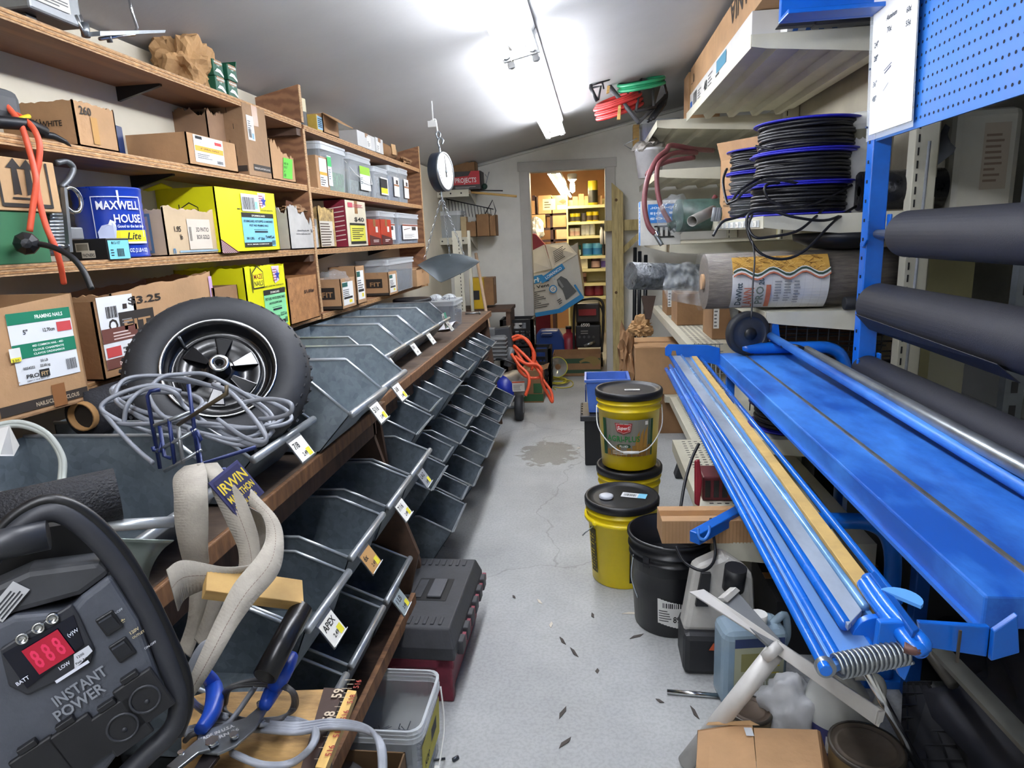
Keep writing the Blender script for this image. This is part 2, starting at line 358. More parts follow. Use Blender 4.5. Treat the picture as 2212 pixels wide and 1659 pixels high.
# ---------------------------------------------------------------- ceiling strip lights
TUBEM = mat('#f4f7ff', .3, 0, 0, emit=TUBE_POWER)
def strip_light(y0, y1, label):
    xm = -.262-.0135*(5.3-(y0+y1)/2); t = thing('strip_light', label, 'ceiling light', (xm, (y0+y1)/2, zc(xm)-.012), (0, -math.atan(.21), -.0135), 'bare tube strip lights on the sloping ceiling'); l = (y1-y0)/2
    ch = MB(); ch.add([(-.085, -l, -.02), (.085, -l, -.02), (.03, -l, -.085), (-.03, -l, -.085), (-.085, l, -.02), (.085, l, -.02), (.03, l, -.085), (-.03, l, -.085)], [(0, 1, 2, 3), (7, 6, 5, 4), (0, 3, 7, 4), (3, 2, 6, 7), (2, 1, 5, 6), (0, 4, 5, 1)]).build('channel', WHITE, t)
    for sx in (-.055, .055):
        MB().cyl((sx, -l+.05, -.112), (sx, l-.05, -.112), .019, n=14).build('fluorescent_tube', TUBEM, t)
        for e in (-1, 1):
            MB().box((sx-.016, e*(l-.05)-.012, -.135), (sx+.016, e*(l-.05)+.012, -.06)).build('lamp_holder', WHITE, t, bevel=.004)
            MB().cyl((sx, e*(l-.07)-.02, -.112), (sx, e*(l-.07)+.02, -.112), .0195, n=12).build('tube_cap', STEEL, t)
    for e in (-1, 1): MB().slab([(-.07, e*l, -.0), (.07, e*l, 0), (.08, e*l, -.12), (-.08, e*l, -.12)], .003).build('end_plate', WHITE, t)
strip_light(3.08, 5.45, 'far bare two-tube strip light on the ceiling nearest the doorway')
strip_light(.66, 3.04, 'near bare two-tube strip light running out of the top of the view')
strip_light(-1.9, .5, 'strip light overhead behind the viewer')
# ================================================================ left wall: plywood shelving
XF, XW = -1.2, -1.45
YD, YE = 2.89, 4.93
SZ = [1.96, 1.705, 1.437, 1.15]
def plyboard(mb, a, b, edge='x'):
    mb.box(a, b, 0); (x0, y0, z0), (x1, y1, z1) = a, b
    if edge == 'x':
        t = (z1-z0)/5
        for i in range(5): mb.box((x1-.0005, y0, z0+t*i), (x1+.0008+.0012*(i % 2), y1, z0+t*(i+1)-.0006), 1+(i % 2))
    else: mb.box((x1-.0005, y0, z0), (x1+.001, y1, z1), 1)
su = thing('plywood_shelving', 'long plywood shelving of four shelves fixed along the left wall', 'shelving', (XF, YD, 0))
PLYL = mat('#b98e5c', .7, 0, .3, 6, .2, 30, (1, 8, 30), col2='#7f5430')
def lp(mb, nm, mats):
    mb.T = Matrix.Translation((-XF, -YD, 0)) @ mb.T
    return mb
def brd(y0, y1, z, nm='shelf_board'):
    m = MB(); m.T = Matrix.Translation((-XF, -YD, 0)); plyboard(m, (XW+.002, y0, z-.024), (XF, y1, z)); m.build(nm, [PLY, PLYE, PLYL], su)
for i, z in enumerate(SZ):
    brd(-.6, YD-.01, z); brd(YD+.012, YE-.01, z-.004)
def panel(y, z0, zt=None):
    m = MB(); m.T = Matrix.Translation((-XF, -YD, 0)); xa = XW+.003
    t = (zc(XF)-.02) if zt is None else zt
    p = [(xa, y, z0), (XF+.004, y, z0), (XF+.004, y, t), (xa, y, zc(xa)-.02 if zt is None else zt)]
    m.slab(p, .02); m.box((XF+.003, y-.0005, z0), (XF+.006, y+.0205, t), 1); m.build('divider_panel', [PLY, PLYE], su)
panel(YD-.01, 1.962); panel(YD-.01, 1.155, 1.936); panel(YE-.012, 1.12)
for y in (1.25, 2.0, 3.3, 4.2):                 # black shelf brackets
    for z in SZ[:2] if y < 2.5 else SZ[2:3]:
        m = MB(); m.T = Matrix.Translation((-XF, -YD, 0))
        m.slab([(XW+.004, y, z-.024), (XF-.05, y, z-.024), (XF-.05, y, z-.03), (XW+.02, y, z-.075), (XW+.004, y, z-.12)], .012); m.build('shelf_bracket', BLACK, su)
MB().box((XW+.002-XF, -2.2, 1.36), (XW+.012-XF, -.01, 1.395)).build('backing_strip', DWOOD, su)
for z in (SZ[0]-.055, SZ[2]-.055):
    MB().box((XW+.01-XF, -.055, z), (-.004, -.012, z+.028)).build('cleat', DWOOD, su)
# ------------------------------------------------ top shelf
z = SZ[0]
t = thing('live_trap', 'grey metal cage trap with a printed plate and wire handle on the top shelf', 'animal trap', (-1.3, 1.62, z))
L_ = lambda u, v, x=-1.22: A(u, v, x=x)-t.location
GM = mat('#8d9092', .4, .6, .12, 10)
y0, y1 = ys(58, -1.22, 2.03), ys(175, -1.22, 2.03)
MB().box((-.12, y0-1.62, .03), (.08, y1-1.62, .14)).build('housing', GM, t, bevel=.006)
decal(t, 'plate', (.082, y0-1.62+.01, .052), (0, 1, 0), (0, 0, 1), [('LINES', .008, .006, .1, .026, 4, '#6a6a68')], '#d8d6cc', y1-y0-.05, .036, .001)
MB().tube([L_(163, 32), L_(183, 80)], .004, 8).tube([L_(172, 32), L_(190, 78)], .004, 8).build('leg', CHROME, t)
MB().tube([L_(278, -12), L_(284, 20), L_(297, 60), L_(290, 74), L_(215, 84)], .0045, 8).build('handle', CHROME, t)
MB().slab([L_(184, 70), L_(330, 67), L_(328, 73), L_(184, 80)], .04).build('trap_door', STEEL, t)
MB().cyl(L_(232, 70), L_(238, 92), .007, n=8).build('bolt', STEEL, t); MB().cyl(L_(182, 50), L_(186, 80), .01, n=8).build('bolt', STEEL, t)
MB().box((-.1, y1-1.62-.04, 0), (-.08, y1-1.62-.02, .04)).build('foot', BLACK, t); MB().box((.03, y0-1.6, 0), (.05, y0-1.57, .04)).build('foot', BLACK, t)
# crumpled bag
def crumple(name, c, r, m, seed, amp=.3, sub=4, flat=.0, sm=False):
    import bmesh
    from mathutils import noise
    bm = bmesh.new(); bmesh.ops.create_icosphere(bm, subdivisions=sub, radius=1); sd = V((seed*3.1, seed*1.7, seed))
    for q in bm.verts:
        d = q.co.normalized(); k = 1+amp*noise.noise(d*1.7+sd)*1.2+amp*.7*abs(noise.noise(d*3.7+sd))-amp*.5*abs(noise.noise(d*6.3+sd))
        q.co = V((d.x*r[0]*k, d.y*r[1]*k, max(-r[2]*(1-flat), d.z*r[2]*k)))
    me = bpy.data.meshes.new(name); bm.to_mesh(me); bm.free(); me.polygons.foreach_set('use_smooth', [sm or m == FILM]*len(me.polygons)); me.materials.append(m)
    o = bpy.data.objects.new(name, me); COL.objects.link(o); o.location = c; return o
yb = ys(420, -1.25, z+.07)
o = crumple('paper_bag', (-1.29, yb, z+.072), (.07, .085, .085), PAPER, 3, .55, 4, .15); tag(o, 'crumpled brown paper bag standing on the top shelf', 'paper bag')
MB().slab([(.05, .02, -.07), (.075, .075, -.07), (.06, .08, -.01), (.045, .03, -.01)], .003).build('bag_fold', PAPER, o)
# green nail boxes
GRN = mat('#14583f', .5, 0, .08, 8)
def green_box(y, zz, lab, open_=False, x=-1.21, w=.062):
    c = Carton('nail_box', lab, x-.1, x, y, y+w, zz, .05, GRN, group='green nail boxes on the top shelf', flaps='r:70:.02' if open_ else '')
    c.dec('f', .0, .0, [('P', '#dfe5df', [(.004, .012), (.02, .024), (.04, .022), (.058, .008), (.058, .002), (.03, .012)]), ('8d GALVANIZED', .004, .04, .007, '#e8efe8', .052), ('2-1/2"', .02, .031, .007, '#e8efe8')], name='print'); return c
g0 = ys(466, -1.21, z+.03)
green_box(g0, z, 'green nail box at the bottom of the stack next to the paper bag')
green_box(g0-.004, z+.051, 'green nail box on top of the stack next to the paper bag')
green_box(g0+.07, z, 'green nail box at the bottom of the stack away from the paper bag', x=-1.205)
green_box(g0+.068, z+.051, 'green nail box with an open flap on top of its stack', True, x=-1.2)
# second bay of the top shelf
z2 = SZ[0]-.004
y0, y1, h = LB(646, 660, 210, z2, -1.24)
t = thing('paint_can', 'small cream and black can beside the tall divider panel', 'can', (-1.3, y0+.05, z2)); MB().lathe([(0, 0), (.05, 0), (.05, h), (.045, h+.002), (.044, h-.004), (0, h-.004)], 20, c=(.03, -.01, 0)).build('body', mat('#d8cfae', .5), t)
MB().lathe([(.0506, .01), (.0506, h*.55)], 20, c=(.03, -.01, 0)).build('label', mat('#2b2b26', .5), t)
y0, y1, h = LB(686, 702, 246, z2, -1.205)
c = Carton('small_box', 'small yellow box with a blue end label on the top shelf', -1.36, -1.205, y0, y1, z2, h, mat('#c9a94c', .6))
c.dec('f', .004, .008, [('LINES', .006, .01, (y1-y0)*.7, h*.6, 5, '#26333d')], '#9cc4dd', (y1-y0)*.86, h*.8)
y0, y1, h = LB(722, 733, 252, z2, -1.2)
c = Carton('carton', 'brown carton with one flap hanging out over the top shelf', -1.4, -1.2, ys(700, -1.2, z2), ys(733, -1.2, z2), z2, h*.95, CARD, open=True, flaps='f:-32:.085')
decal(c.o, 'label', (.105+.02, -.02, h*.95-.008), (0, 1, 0), (.85, 0, -.53), [('LINES', .005, .005, .05, .025, 4, '#444444')], '#e4e2dc', .06, .034, .004)
WB = mat('#c4c4c2', .6, 0, .05)
y0, y1, h = LB(792, 812, 288, z2, -1.195)
c = Carton('white_box', 'larger pale grey box lying flat on the top shelf', -1.43, -1.195, y0-.14, y1, z2, h, WB); c.dec('f', .15, .008, [('LINES', .006, .006, .05, .03, 4, '#555555')], '#e8e8e6', .07, h*.75)
y0, y1, h = LB(812, 829, 292, z2, -1.19)
c = Carton('white_box', 'smaller pale grey box beside the larger one on the top shelf', -1.40, -1.19, y0+.01, y1, z2, h*.92, WB); c.dec('f', .012, .006, [('LINES', .006, .006, .03, .03, 3, '#555555')], '#e8e8e6', .05, h*.6)
y0 = ys(836, -1.22, z2)
t = thing('tube_roll', 'rolled brown cardboard against the shelf end panel', 'cardboard', (-1.3, y0, z2)); MB().cyl((0, 0, .07), (0, .38, .07), .045, n=16).build('roll', CARDD, t); MB().slab([(.05, .24, .05), (.06, .3, .05), (.055, .3, .115), (.045, .24, .115)], .004).build('torn_flap', CARDL, t)
o = crumple('paper_scrap', (-1.235, ys(886, -1.2, z2), z2+.026), (.035, .1, .026), CARDD, 8, .5, 3, .1); tag(o, 'torn brown paper scraps at the end of the top shelf', 'paper')
# ------------------------------------------------ second shelf
z = SZ[1]
t = thing('drill', 'black power tool with a yellow trim on the second shelf', 'power tool', (-1.28, 1.3, z)); Q = lambda u, v, x=-1.2: A(u, v, x=x)-t.location
MB().box((-.1, -.3, .03), (.06, ys(65, -1.22, z)-1.3, .1)).build('body', mat('#4a4c4e', .6, 0, .2, 12), t, bevel=.02)
MB().tube([Q(-30, 262), Q(60, 268), Q(96, 285)], .013, 10).build('nose', BLACK, t); MB().tube([Q(25, 262), Q(63, 251)], .005, 6).build('trim', mat('#d8c021', .5), t)
MB().tube([Q(90, 290), Q(115, 294), Q(140, 306), Q(152, 316)], [.008, .008, .006, .003], 8).build('blade', BLACK, t)
MB().box((.0, -.06, .1), (.05, .0, .15)).build('grip', BLACK, t, bevel=.01)
def lbx(name, lab, uL, uR, vT, z, xf, dep, m=CARD, **k):
    y0, y1, h = LB(uL, uR, vT, z, xf); c = Carton(name, lab, xf-dep, xf, y0, y1, z, h, m, **k); c.w = y1-y0; return c
c = lbx('carton', 'brown carton stamped 260 with a packing-tape patch on the second shelf', 172, 259, 214, z, XF, .21, CARD, open=True, rag=.008)
c.dec('n', .02, 0, [('TRUS', .02, c.h*.55, .018, '#2c241c'), ('19861', .06, c.h*.5, .018, '#2c241c'), ('WHITE', .1, c.h*.45, .018, '#2c241c')], name='print')
c.dec('f', 0, 0, [('260', .016, c.h*.72, .026, '#2a231b', .04), ('#b5884a', .05, .01, .022, c.h*.6)], name='print')
t = thing('blue_tray', 'dark blue metal tray behind the box stamped 260', 'tray', (-1.38, ys(215, -1.38, 1.8), z)); MB().slab([(0, -.06, .0), (0, .1, .0), (0, .1, .115), (0, -.06, .125)], .012).build('tray', mat('#16305e', .4), t, bevel=.003)
c = lbx('carton', 'low brown carton with a yellow-banded label on the second shelf', 410, 516, 284, z, XF+.005, .23, CARD, open=True)
def maze_like(c, x, y, w, h, band, title, big, small):
    c.dec('f', x, y, [('#1c1c1c', w*.06, h*.86, w*.22, h*.11), (big, w*.2, h*.72, h*.07, '#333333'), ('#c4403a', w*.7, h*.76, w*.24, h*.12), (band, .003, h*.42, w-.006, h*.2), (title, w*.2, h*.5, h*.08, '#463c20', w*.62), ('LINES', w*.07, h*.16, w*.5, h*.2, 3, '#777777'), ('BAR', w*.72, h*.05, w*.2, h*.12)], '#e6e6e6', w, h)
maze_like(c, .035, .012, c.w*.58, c.h*.85, '#e0a83c', '6" SPIRAL NAILS', '6"', '')
c = lbx('carton', 'tall brown carton marked $1.99 in black pen on the second shelf', 540, 588, 219, z, XF+.003, .24, mat('#9a7b5c', .85, 0, .1, 6, .15, 60))
c.dec('n', .01, 0, [('$1.99#', .06, c.h*.84, .022, '#241f1a'), ('#3a322b', .0, .014, .226, .02)]+[('#201c18', .19-.02*(k % 2), c.h*(.2+.22*k), .002, .018) for k in range(4)], name='print')
c.dec('f', .02, c.h*.5, [('BAR', .006, .008, .02, .03), ('LINES', .005, .04, .03, .03, 4, '#666666'), ('#7aa6c8', .03, .005, .012, .02)], '#dcdcd8', .05, c.h*.34)
c.dec('f', c.w*.2, .02, [('NAILS/CLAVOS/CLOUS', .004, .006, .009, '#c8c0b4', c.w*.7)], '#332c26', c.w*.78, .022, name='band')
c2 = lbx('carton', 'torn brown carton with a ragged rim between the low box and the $1.99 box', 462, 506, 233, z, XF-.07, .15, mat('#93745a', .85), open=True, rag=.02)
c = lbx('carton', 'torn brown carton with a bright green label against the divider panel', 590, 640, 298, z, XF, .2, CARD, open=True, rag=.03, cut={'ff': .1})
decal(c.o, 'label', (.1, -c.w*.08, .012), (0, 1, 0), (0, .25, 1), [('NO. 50', .006, .055, .012, '#1d4a10'), ('BOLT', .006, .04, .012, '#1d4a10'), ('4"', .006, .022, .012, '#1d4a10'), ('BAR', .006, .006, .018, .012)], '#5fbf3a', c.w*.4, .082, .002)
# second bay
z2 = SZ[1]-.004
c = lbx('carton', 'small brown carton with an orange and white label in the far bay', 688, 714, 334, z2, XF-.005, .1, CARD)
c.dec('f', .03, .012, [('#e0a030', .0, .05, c.w*.6, .014), ('LINES', .006, .006, c.w*.4, .04, 4, '#555555')], '#e8e6e0', c.w*.62, c.h*.86)
def nails(parent, x0, x1, y0, y1, z0, h, n, m=NAIL, ln=.05, r=.0013, seed=1):
    rr = random.Random(seed); mb = MB()
    for _ in range(n):
        c_ = V((rr.uniform(x0, x1), rr.uniform(y0, y1), z0+rr.random()*h)); d = V((rr.uniform(-1, 1), rr.uniform(-1, 1), rr.uniform(-.5, .5))).normalized()*ln/2
        mb.tube([c_-d, c_+d], r, 4, sm=False)
    o = mb.build('loose_nails', m, parent, kind='stuff'); return o
def tub(name, lab, x0, x1, y0, y1, z, h, fillm=None, fillh=.6, labelit=None, bail=False, lid=True, group=None, taper=.93, cat='tub'):
    t = thing(name, lab, cat, ((x0+x1)/2, (y0+y1)/2, z), 0, group); a, b = (x1-x0)/2, (y1-y0)/2; rr = min(a, b)*.28
    def ring(k, zz):
        out = []
        for sx, sy, a0 in ((1, 1, 0), (-1, 1, 90), (-1, -1, 180), (1, -1, 270)):
            for q in range(5):
                g = math.radians(a0+q*22.5); out.append((sx*(a*k-rr)+rr*math.cos(g), sy*(b*k-rr)+rr*math.sin(g), zz))
        return out
    def loft(rings, m, nm, cap0=True, cap1=False):
        mb = MB(); n = 20; vs = sum(rings, []); fs = []
        for i in range(len(rings)-1):
            for j in range(n): fs.append((i*n+j, i*n+(j+1) % n, (i+1)*n+(j+1) % n, (i+1)*n+j))
        if cap0: fs.append(tuple(range(n-1, -1, -1)))
        if cap1: fs.append(tuple(range((len(rings)-1)*n, len(rings)*n)))
        mb.add(vs, fs, 0, False); return mb.build(nm, m, t)
    loft([ring(taper, 0), ring(.985, h*.9)], CLEAR, 'body')
    loft([ring(1.0, h*.84), ring(1.03, h*.84), ring(1.03, h*.9), ring(1.0, h*.9), ring(1.0, h*.95), ring(1.03, h*.95), ring(1.03, h), ring(.98, h)], CLEARR, 'lid' if lid else 'rim', False, lid)
    if fillm: loft([ring(taper*.96, .004), ring((taper+.06*fillh)*.965, h*fillh)], fillm, 'contents', True, True)
    if labelit:
        side, x, y, w_, h_, base, items = labelit
        o_, u_ = {'f': (V((a*taper+.006+(1-taper)*a*.75, -b, 0)), (0, 1, 0)), 'n': (V((-a, -b*taper-.004-(1-taper)*b*.75, 0)), (1, 0, 0)), 'l': (V((-a*taper-.005-(1-taper)*a*.75, b, 0)), (0, -1, 0))}[side]
        decal(t, 'label', o_+V(u_)*x+V((0, 0, y)), u_, (0, 0, 1), items, base, w_, h_, .001)
    if bail:
        MB().tube([(a*.75, -b*1.0, h*.8), (a*1.15, -b*.7, h*.5), (a*1.25, 0, h*.36), (a*1.2, b*.7, h*.32), (a*.8, b, h*.8)], .0022, 6).build('bail', WHITE, t)
    return t
FM = lambda c, v=.5: mat(c, .5, .3, v, 60, .6, 80)
y0, y1, h = LB(722, 757, 308, z2, XF)
tub('clear_pail', 'large clear square pail of green plastic parts in the far bay', XF-.21, XF-.005, ys(700, XF, z2), y1, z2, h*.97, FM('#3f7d4f'), .42, ('f', .07, .02, .05, h*.62, '#e3e6e4', [('#41b866', 0, h*.4, .05, h*.2), ('LINES', .006, .03, .03, .05, 5, '#667'+'788')]))
y0, y1, h = LB(760, 808, 325, z2, XF)
tub('clear_pail', 'clear pail with a bail handle and a lime label in the far bay', XF-.16, XF-.003, y0, y1, z2, h*.97, FM('#6c7a74'), .35, ('f', (y1-y0)*.4, .03, (y1-y0)*.46, h*.58, '#e3e6e4', [('#8fbf2e', 0, h*.38, (y1-y0)*.46, h*.2), ('LINES', .006, .03, .04, .04, 4, '#778888')]), bail=True)
for k, (a_, b_, vt, lab, fc) in enumerate([(812, 843, 358, 'clear tub of screws with a black and yellow label', '#7d8287'), (844, 866, 356, 'clear tub of nails with a tan label beside the yellow-labelled tub', '#4c5c78'), (867, 886, 362, 'clear tub of nails last in the row by the end panel', '#59646f')]):
    y0, y1, h = LB(a_, b_, vt, z2, XF+.002); wv = y1-y0
    it = [('#171717', 0, h*.22, wv*.45, h*.3), ('#e2d520', 0, h*.05, wv*.45, h*.17)] if k == 0 else [('#9a6a44', 0, h*.3, wv*.5, h*.05), ('#3b2f2a', wv*.2, h*.36, wv*.2, h*.12)]
    tub('nail_tub', lab, XF-.15, XF, y0+.004, y1-.004, z2, h, FM(fc), .7, ('f', wv*.36, h*.14, wv*.5, h*.56, '#e6e4e0', it), group='clear hardware tubs on the second shelf')
# ------------------------------------------------ third shelf
z = SZ[2]
y1 = ys(113, -1.2, z); t_h = zs(458, -1.2, y1)-z
c = Carton('green_box', 'plain dark green carton on the third shelf under the arrow box', -1.42, -1.2, y1-.42, y1, z, t_h, mat('#2f6a45', .7, 0, .12, 5))
y2 = ys(130, -1.2, z+t_h)
c = Carton('carton', 'brown carton printed with two up arrows on top of the green carton', -1.41, -1.195, y2-.36, y2, z+t_h, zs(352, -1.2, y2)-z-t_h, CARDL)
H = c.h; W = .36
ar = []
for q in (0, 1):
    x = W-.125+q*.034; ar += [('P', '#27231f', [(x, H*.3), (x+.012, H*.33), (x+.02, H*.3), (x+.018, H*.8), (x+.03, H*.8), (x+.012, H*.99), (x-.01, H*.8), (x+.004, H*.8)])]
c.dec('f', 0, 0, ar+[('#27231f', W-.13, H*.22, .075, .004), ('#27231f', W-.155, H*.07, .13, .008), ('#27231f', W-.16, H*.08, .006, H*.88), ('#27231f', W-.03, H*.08, .006, H*.88)], name='print')
t = thing('wire_straightener', 'grey metal hose reel bracket with a chrome ring beside the coffee can', 'tool', (-1.26, ys(150, -1.2, z), z)); Q = lambda u, v, x=-1.2: A(u, v, x=x)-t.location
MB().tube(smooth_path([Q(122, 352, -1.22), Q(142, 348, -1.22), Q(158, 362, -1.22), Q(150, 385, -1.22), Q(132, 405, -1.22)]), .007, 8).build('curved_guard', mat('#6a6d70', .4, .5), t)
pr = Q(156, 432, -1.2); MB().tube([pr+V((0, .028*math.cos(a), .028*math.sin(a))) for a in [i*math.pi/12 for i in range(24)]], .005, 8, closed=True).build('ring', CHROME, t)
for k in range(12): MB().cyl(Q(103, 465+k*7.5, -1.225), Q(136, 464+k*7.5, -1.225), .006, n=8).build('coil', STEEL, t)
MB().slab([Q(130, 405), Q(136, 405), Q(150, 545), Q(143, 545)], .01).build('upright', STEEL, t)
MB().cyl(Q(112, 533), Q(144, 531), .008, n=10).build('axle', CHROME, t); MB().box((.0, .02, .05), (.03, .1, .08)).build('motor_block', mat('#77797c', .5, .3), t, bevel=.004)
# coffee can
yc = ys(242, -1.29, z+.08); rc = (ys(305, -1.29, z+.08)-ys(172, -1.29, z+.08))*.36
rc = .083; hc = .185
t = thing('coffee_can', 'large blue coffee can with white lettering and a yellow band', 'coffee can', (-1.29, yc, z))
CB = mat('#1b3fae', .3, .1, .05, 6, coat=.3)
pf = [(0, .002), (rc, .002), (rc+.002, .004), (rc, .008)]+[(rc-(.0018 if (k % 2) else 0), .02+k*.01) for k in range(15)]+[(rc, hc-.006), (rc+.002, hc-.003), (rc, hc), (rc-.004, hc-.002), (rc-.004, hc-.01), (0, hc-.01)]
MB().lathe(pf, 40).build('body', CB, t)
def cylbend(r, extra=.0):                        # wraps a flat decal drawn at x=r (u=+y) round a cylinder about z
    def f(q): a = q.y/r; rr = r+(q.x-r); return V((rr*math.cos(a+f.a), rr*math.sin(a+f.a), q.z))
    f.a = 0; return f
cb = cylbend(rc+.002); cb.a = math.radians(-38)
decal(t, 'print', (rc+.002, 0, 0), (0, 1, 0), (0, 0, 1), [('#e4e8f4', -.062, .055, .0022, .105), ('#e4e8f4', .06, .055, .0022, .105), ('#e4e8f4', -.062, .158, .124, .0022), ('MAXWELL', -.052, .127, .03, '#f4f5fa', .107), ('HOUSE', -.016, .093, .03, '#f4f5fa', .072), ('Good to the last drop', -.01, .08, .0105, '#e8ecf8', .075), ('#e8dc1e', -.02, .043, .09, .03), ('Lite', .008, .049, .026, '#1a1a1a', .04, .25), ('#e8e8f0', -.02, .038, .09, .005), ('36 OZ (2 LB 4 OZ)', .0, .016, .014, '#e8ecf8', .066),
   ('P', '#c9d2ee', [(-.055, .05), (-.05, .035), (-.03, .033), (-.018, .045), (-.012, .08), (-.02, .092), (-.045, .086), (-.056, .07)]), ('P', '#f0f3fb', [(-.03, .088), (-.012, .082), (-.014, .095), (-.024, .101)]), ('P', '#e8e8f4', [(.0, hc-.05), (.0035, hc-.05), (.004, hc-.01), (-.001, hc-.01)])], bend=cb)
p1 = V((-1.195, ys(236, -1.195, z), z)); p0 = V((xs(150, p1.y, z), p1.y, z)); p2 = V((-1.195, ys(284, -1.195, z), z))
t = thing('nail_box', 'flat black box of fasteners with a turquoise end label before the coffee can', 'box', p1); hb = .052
u1 = (p1-p0); u2 = (p2-p1); q = [-u1, V((0, 0, 0)), u2, u2-u1]
MB().slab([a+V((0, 0, hb)) for a in q], hb).build('body', BLACK, t, bevel=.002)
decal(t, 'print', -u1, u1, (0, 0, 1), [('#c8c4b4', u1.length*.22, hb*.4, u1.length*.34, hb*.42), ('#c8c4b4', u1.length*.35, hb*.1, u1.length*.34, hb*.35), ("FAS'NERS", u1.length*.37, hb*.16, .011, '#26262a', u1.length*.3), ('#8a8778', u1.length*.25, hb*.46, u1.length*.28, hb*.3)])
decal(t, 'label', u2*.03, u2, (0, 0, 1), [('8d 2-1/2"', .012, hb*.72, .009, '#16303a'), ('BAR', u2.length*.35, .006, u2.length*.3, .02), ('LINES', .006, .008, .016, .02, 3, '#16303a')], '#79c9d3', u2.length*.92, hb*.9)
c = lbx('carton', 'cream food carton marked 1.95 lb with a torn top on the third shelf', 365, 474, 446, z, XF-.002, .17, mat('#bfa887', .8, 0, .1, 5), open=True, rag=.012)
c.dec('n', .03, .01, [('#5f7f96', .0, .0, .1, c.h*.8), ('#b59f98', .008, .008, .084, c.h*.8-.016)], name='print')
c.dec('f', 0, 0, [('1.95', c.w*.14, c.h*.5, .022, '#241f1a'), ('lb', c.w*.24, c.h*.34, .02, '#241f1a'), ('#cfc4b4', c.w*.4, c.h*.12, c.w*.46, c.h*.65), ('BAR', c.w*.42, c.h*.3, .014, c.h*.3), ('3D PATIO', c.w*.56, c.h*.5, .018, '#3a3632', c.w*.26), ('BOX GOLD', c.w*.56, c.h*.34, .018, '#3a3632', c.w*.26), ('n', c.w*.08, c.h*.05, .03, '#3b7ba6'), ('#8da6b4', c.w*.2, c.h*.06, c.w*.78, .006)], name='print')
# yellow nail cartons
YB_ = mat('#dcd900', .55, 0, .05, 4)
MAZE = '#1e1d14'
def house(x, y, s): return [('P', MAZE, [(x, y), (x+s, y), (x+s, y+s*.72), (x+s*.5, y+s), (x, y+s*.72)]), ('P', '#e4df08', [(x+s*.05, y+s*.05), (x+s*.95, y+s*.05), (x+s*.95, y+s*.69), (x+s*.5, y+s*.93), (x+s*.05, y+s*.69)]), (MAZE, x-s*.12, y-s*.15, s*.06, s*1.05), ('MAZE', x+s*.1, y+s*.42, s*.3, '#8c1d18', s*.8), ('NAILS', x+s*.1, y+s*.12, s*.3, MAZE, s*.8)]
def star(cx_, cy_, r, c): return ('P', c, [(cx_+(r if k % 2 == 0 else r*.42)*math.sin(k*math.pi/5), cy_+(r if k % 2 == 0 else r*.42)*math.cos(k*math.pi/5)) for k in range(10)])
def starlabel(c, col, t1, t2, size, code, x0):
    w, h = c.w*.56, c.h*.56
    c.dec('f', x0, c.h*.08, [(MAZE, 0, h*.86, w, h*.14), ('STORMGUARD', w*.3, h*.89, h*.075, '#f0f0e0', w*.42), (t1, w*.04, h*.72, h*.095, '#12242c', w*.92), (t2, w*.2, h*.6, h*.085, '#12242c', w*.6), ('#12242c', w*.32, h*.5, w*.44, h*.012), ('#12242c', w*.34, h*.42, w*.42, h*.05), ('50 LBS.', w*.07, h*.22, h*.1, '#12242c', w*.24), (size, w*.42, h*.2, h*.11, '#12242c', w*.2), (code, w*.66, h*.24, h*.13, '#12242c', w*.3), (MAZE, 0, 0, w*.86, h*.13), ('W.H. MAZE COMPANY', w*.06, h*.06, h*.045, '#f0f0e0', w*.7), ('BAR', w*.86, h*.04, w*.12, h*.14)], col, w, h)
    sx = c.w*.74
    c.dec('f', 0, 0, [('P', '#d8c8d4', [(sx-.03, c.h*.98), (sx+.03, c.h*.98), (sx+.022, c.h*.76), (sx-.012, c.h*.72)])]+[('#9c4a5c', sx-.024, c.h*(.76+.04*k), .03, .0035) for k in range(5)]+[star(sx+.012, c.h*.84, .022, '#2a3f9c'), ('IMPORTANT: LOOK FOR YOUR RIGHTS', c.w*.3, c.h*.68, .007, MAZE, c.w*.62)], name='print')
c = lbx('nail_carton', 'upper bright yellow nail carton with a light blue label on the third shelf', 480, 606, 402, z, XF+.012, .24, YB_, open=True, flaps='b:80:.05')
starlabel(c, '#7fc4dc', 'STORMGUARD, HOT-DIPPED & HARDENED', 'POST AND FRAMING NAILS', '4" 20d', 'TH4492-A', c.w*.36)
c.dec('f', c.w*.38, c.h*.66, [('BAR', .004, .006, c.w*.2, c.h*.2), ('#8fc4dc', c.w*.22, .01, .02, c.h*.12)], '#dfe2e0', c.w*.3, c.h*.28, name='sticker', off=.003)
c.dec('f', 0, 0, [('P', '#5c1d2c', [(0, 0), (c.w*.26, 0), (0, c.h*.22)])]+[('P', '#dcc4c4', [(c.w*.03*k, 0), (c.w*(.03*k+.012), 0), (0, c.h*(.026*k+.010)), (0, c.h*.026*k)]) for k in range(1, 8)], name='print')
c.dec('n', .1, c.h*.5, house(.02, .0, .06), name='print')
MB().slab([(-.12, -c.w/2, c.h-.004), (-.02, -c.w/2, c.h), (-.02, -c.w/2-.055, c.h+.01), (-.12, -c.w/2-.06, c.h-.02)], .003).build('flap', YB_, c.o)
c = lbx('carton', 'grey and white carton with a badly torn top beside the yellow nail carton', 630, 690, 420, z, XF+.004, .2, mat('#b4b2ac', .7), open=True, rag=.05, cut={'ff': .125, 'nf': .165})
c.dec('f', 0, 0, [('Grand Rapids, MI', c.w*.25, c.h*.34, .008, '#333333', c.w*.4), ('www.nailsusa.com', c.w*.2, c.h*.28, .008, '#333333', c.w*.5), ('N', c.w*.72, c.h*.32, .02, '#1c1c1c')], name='print')
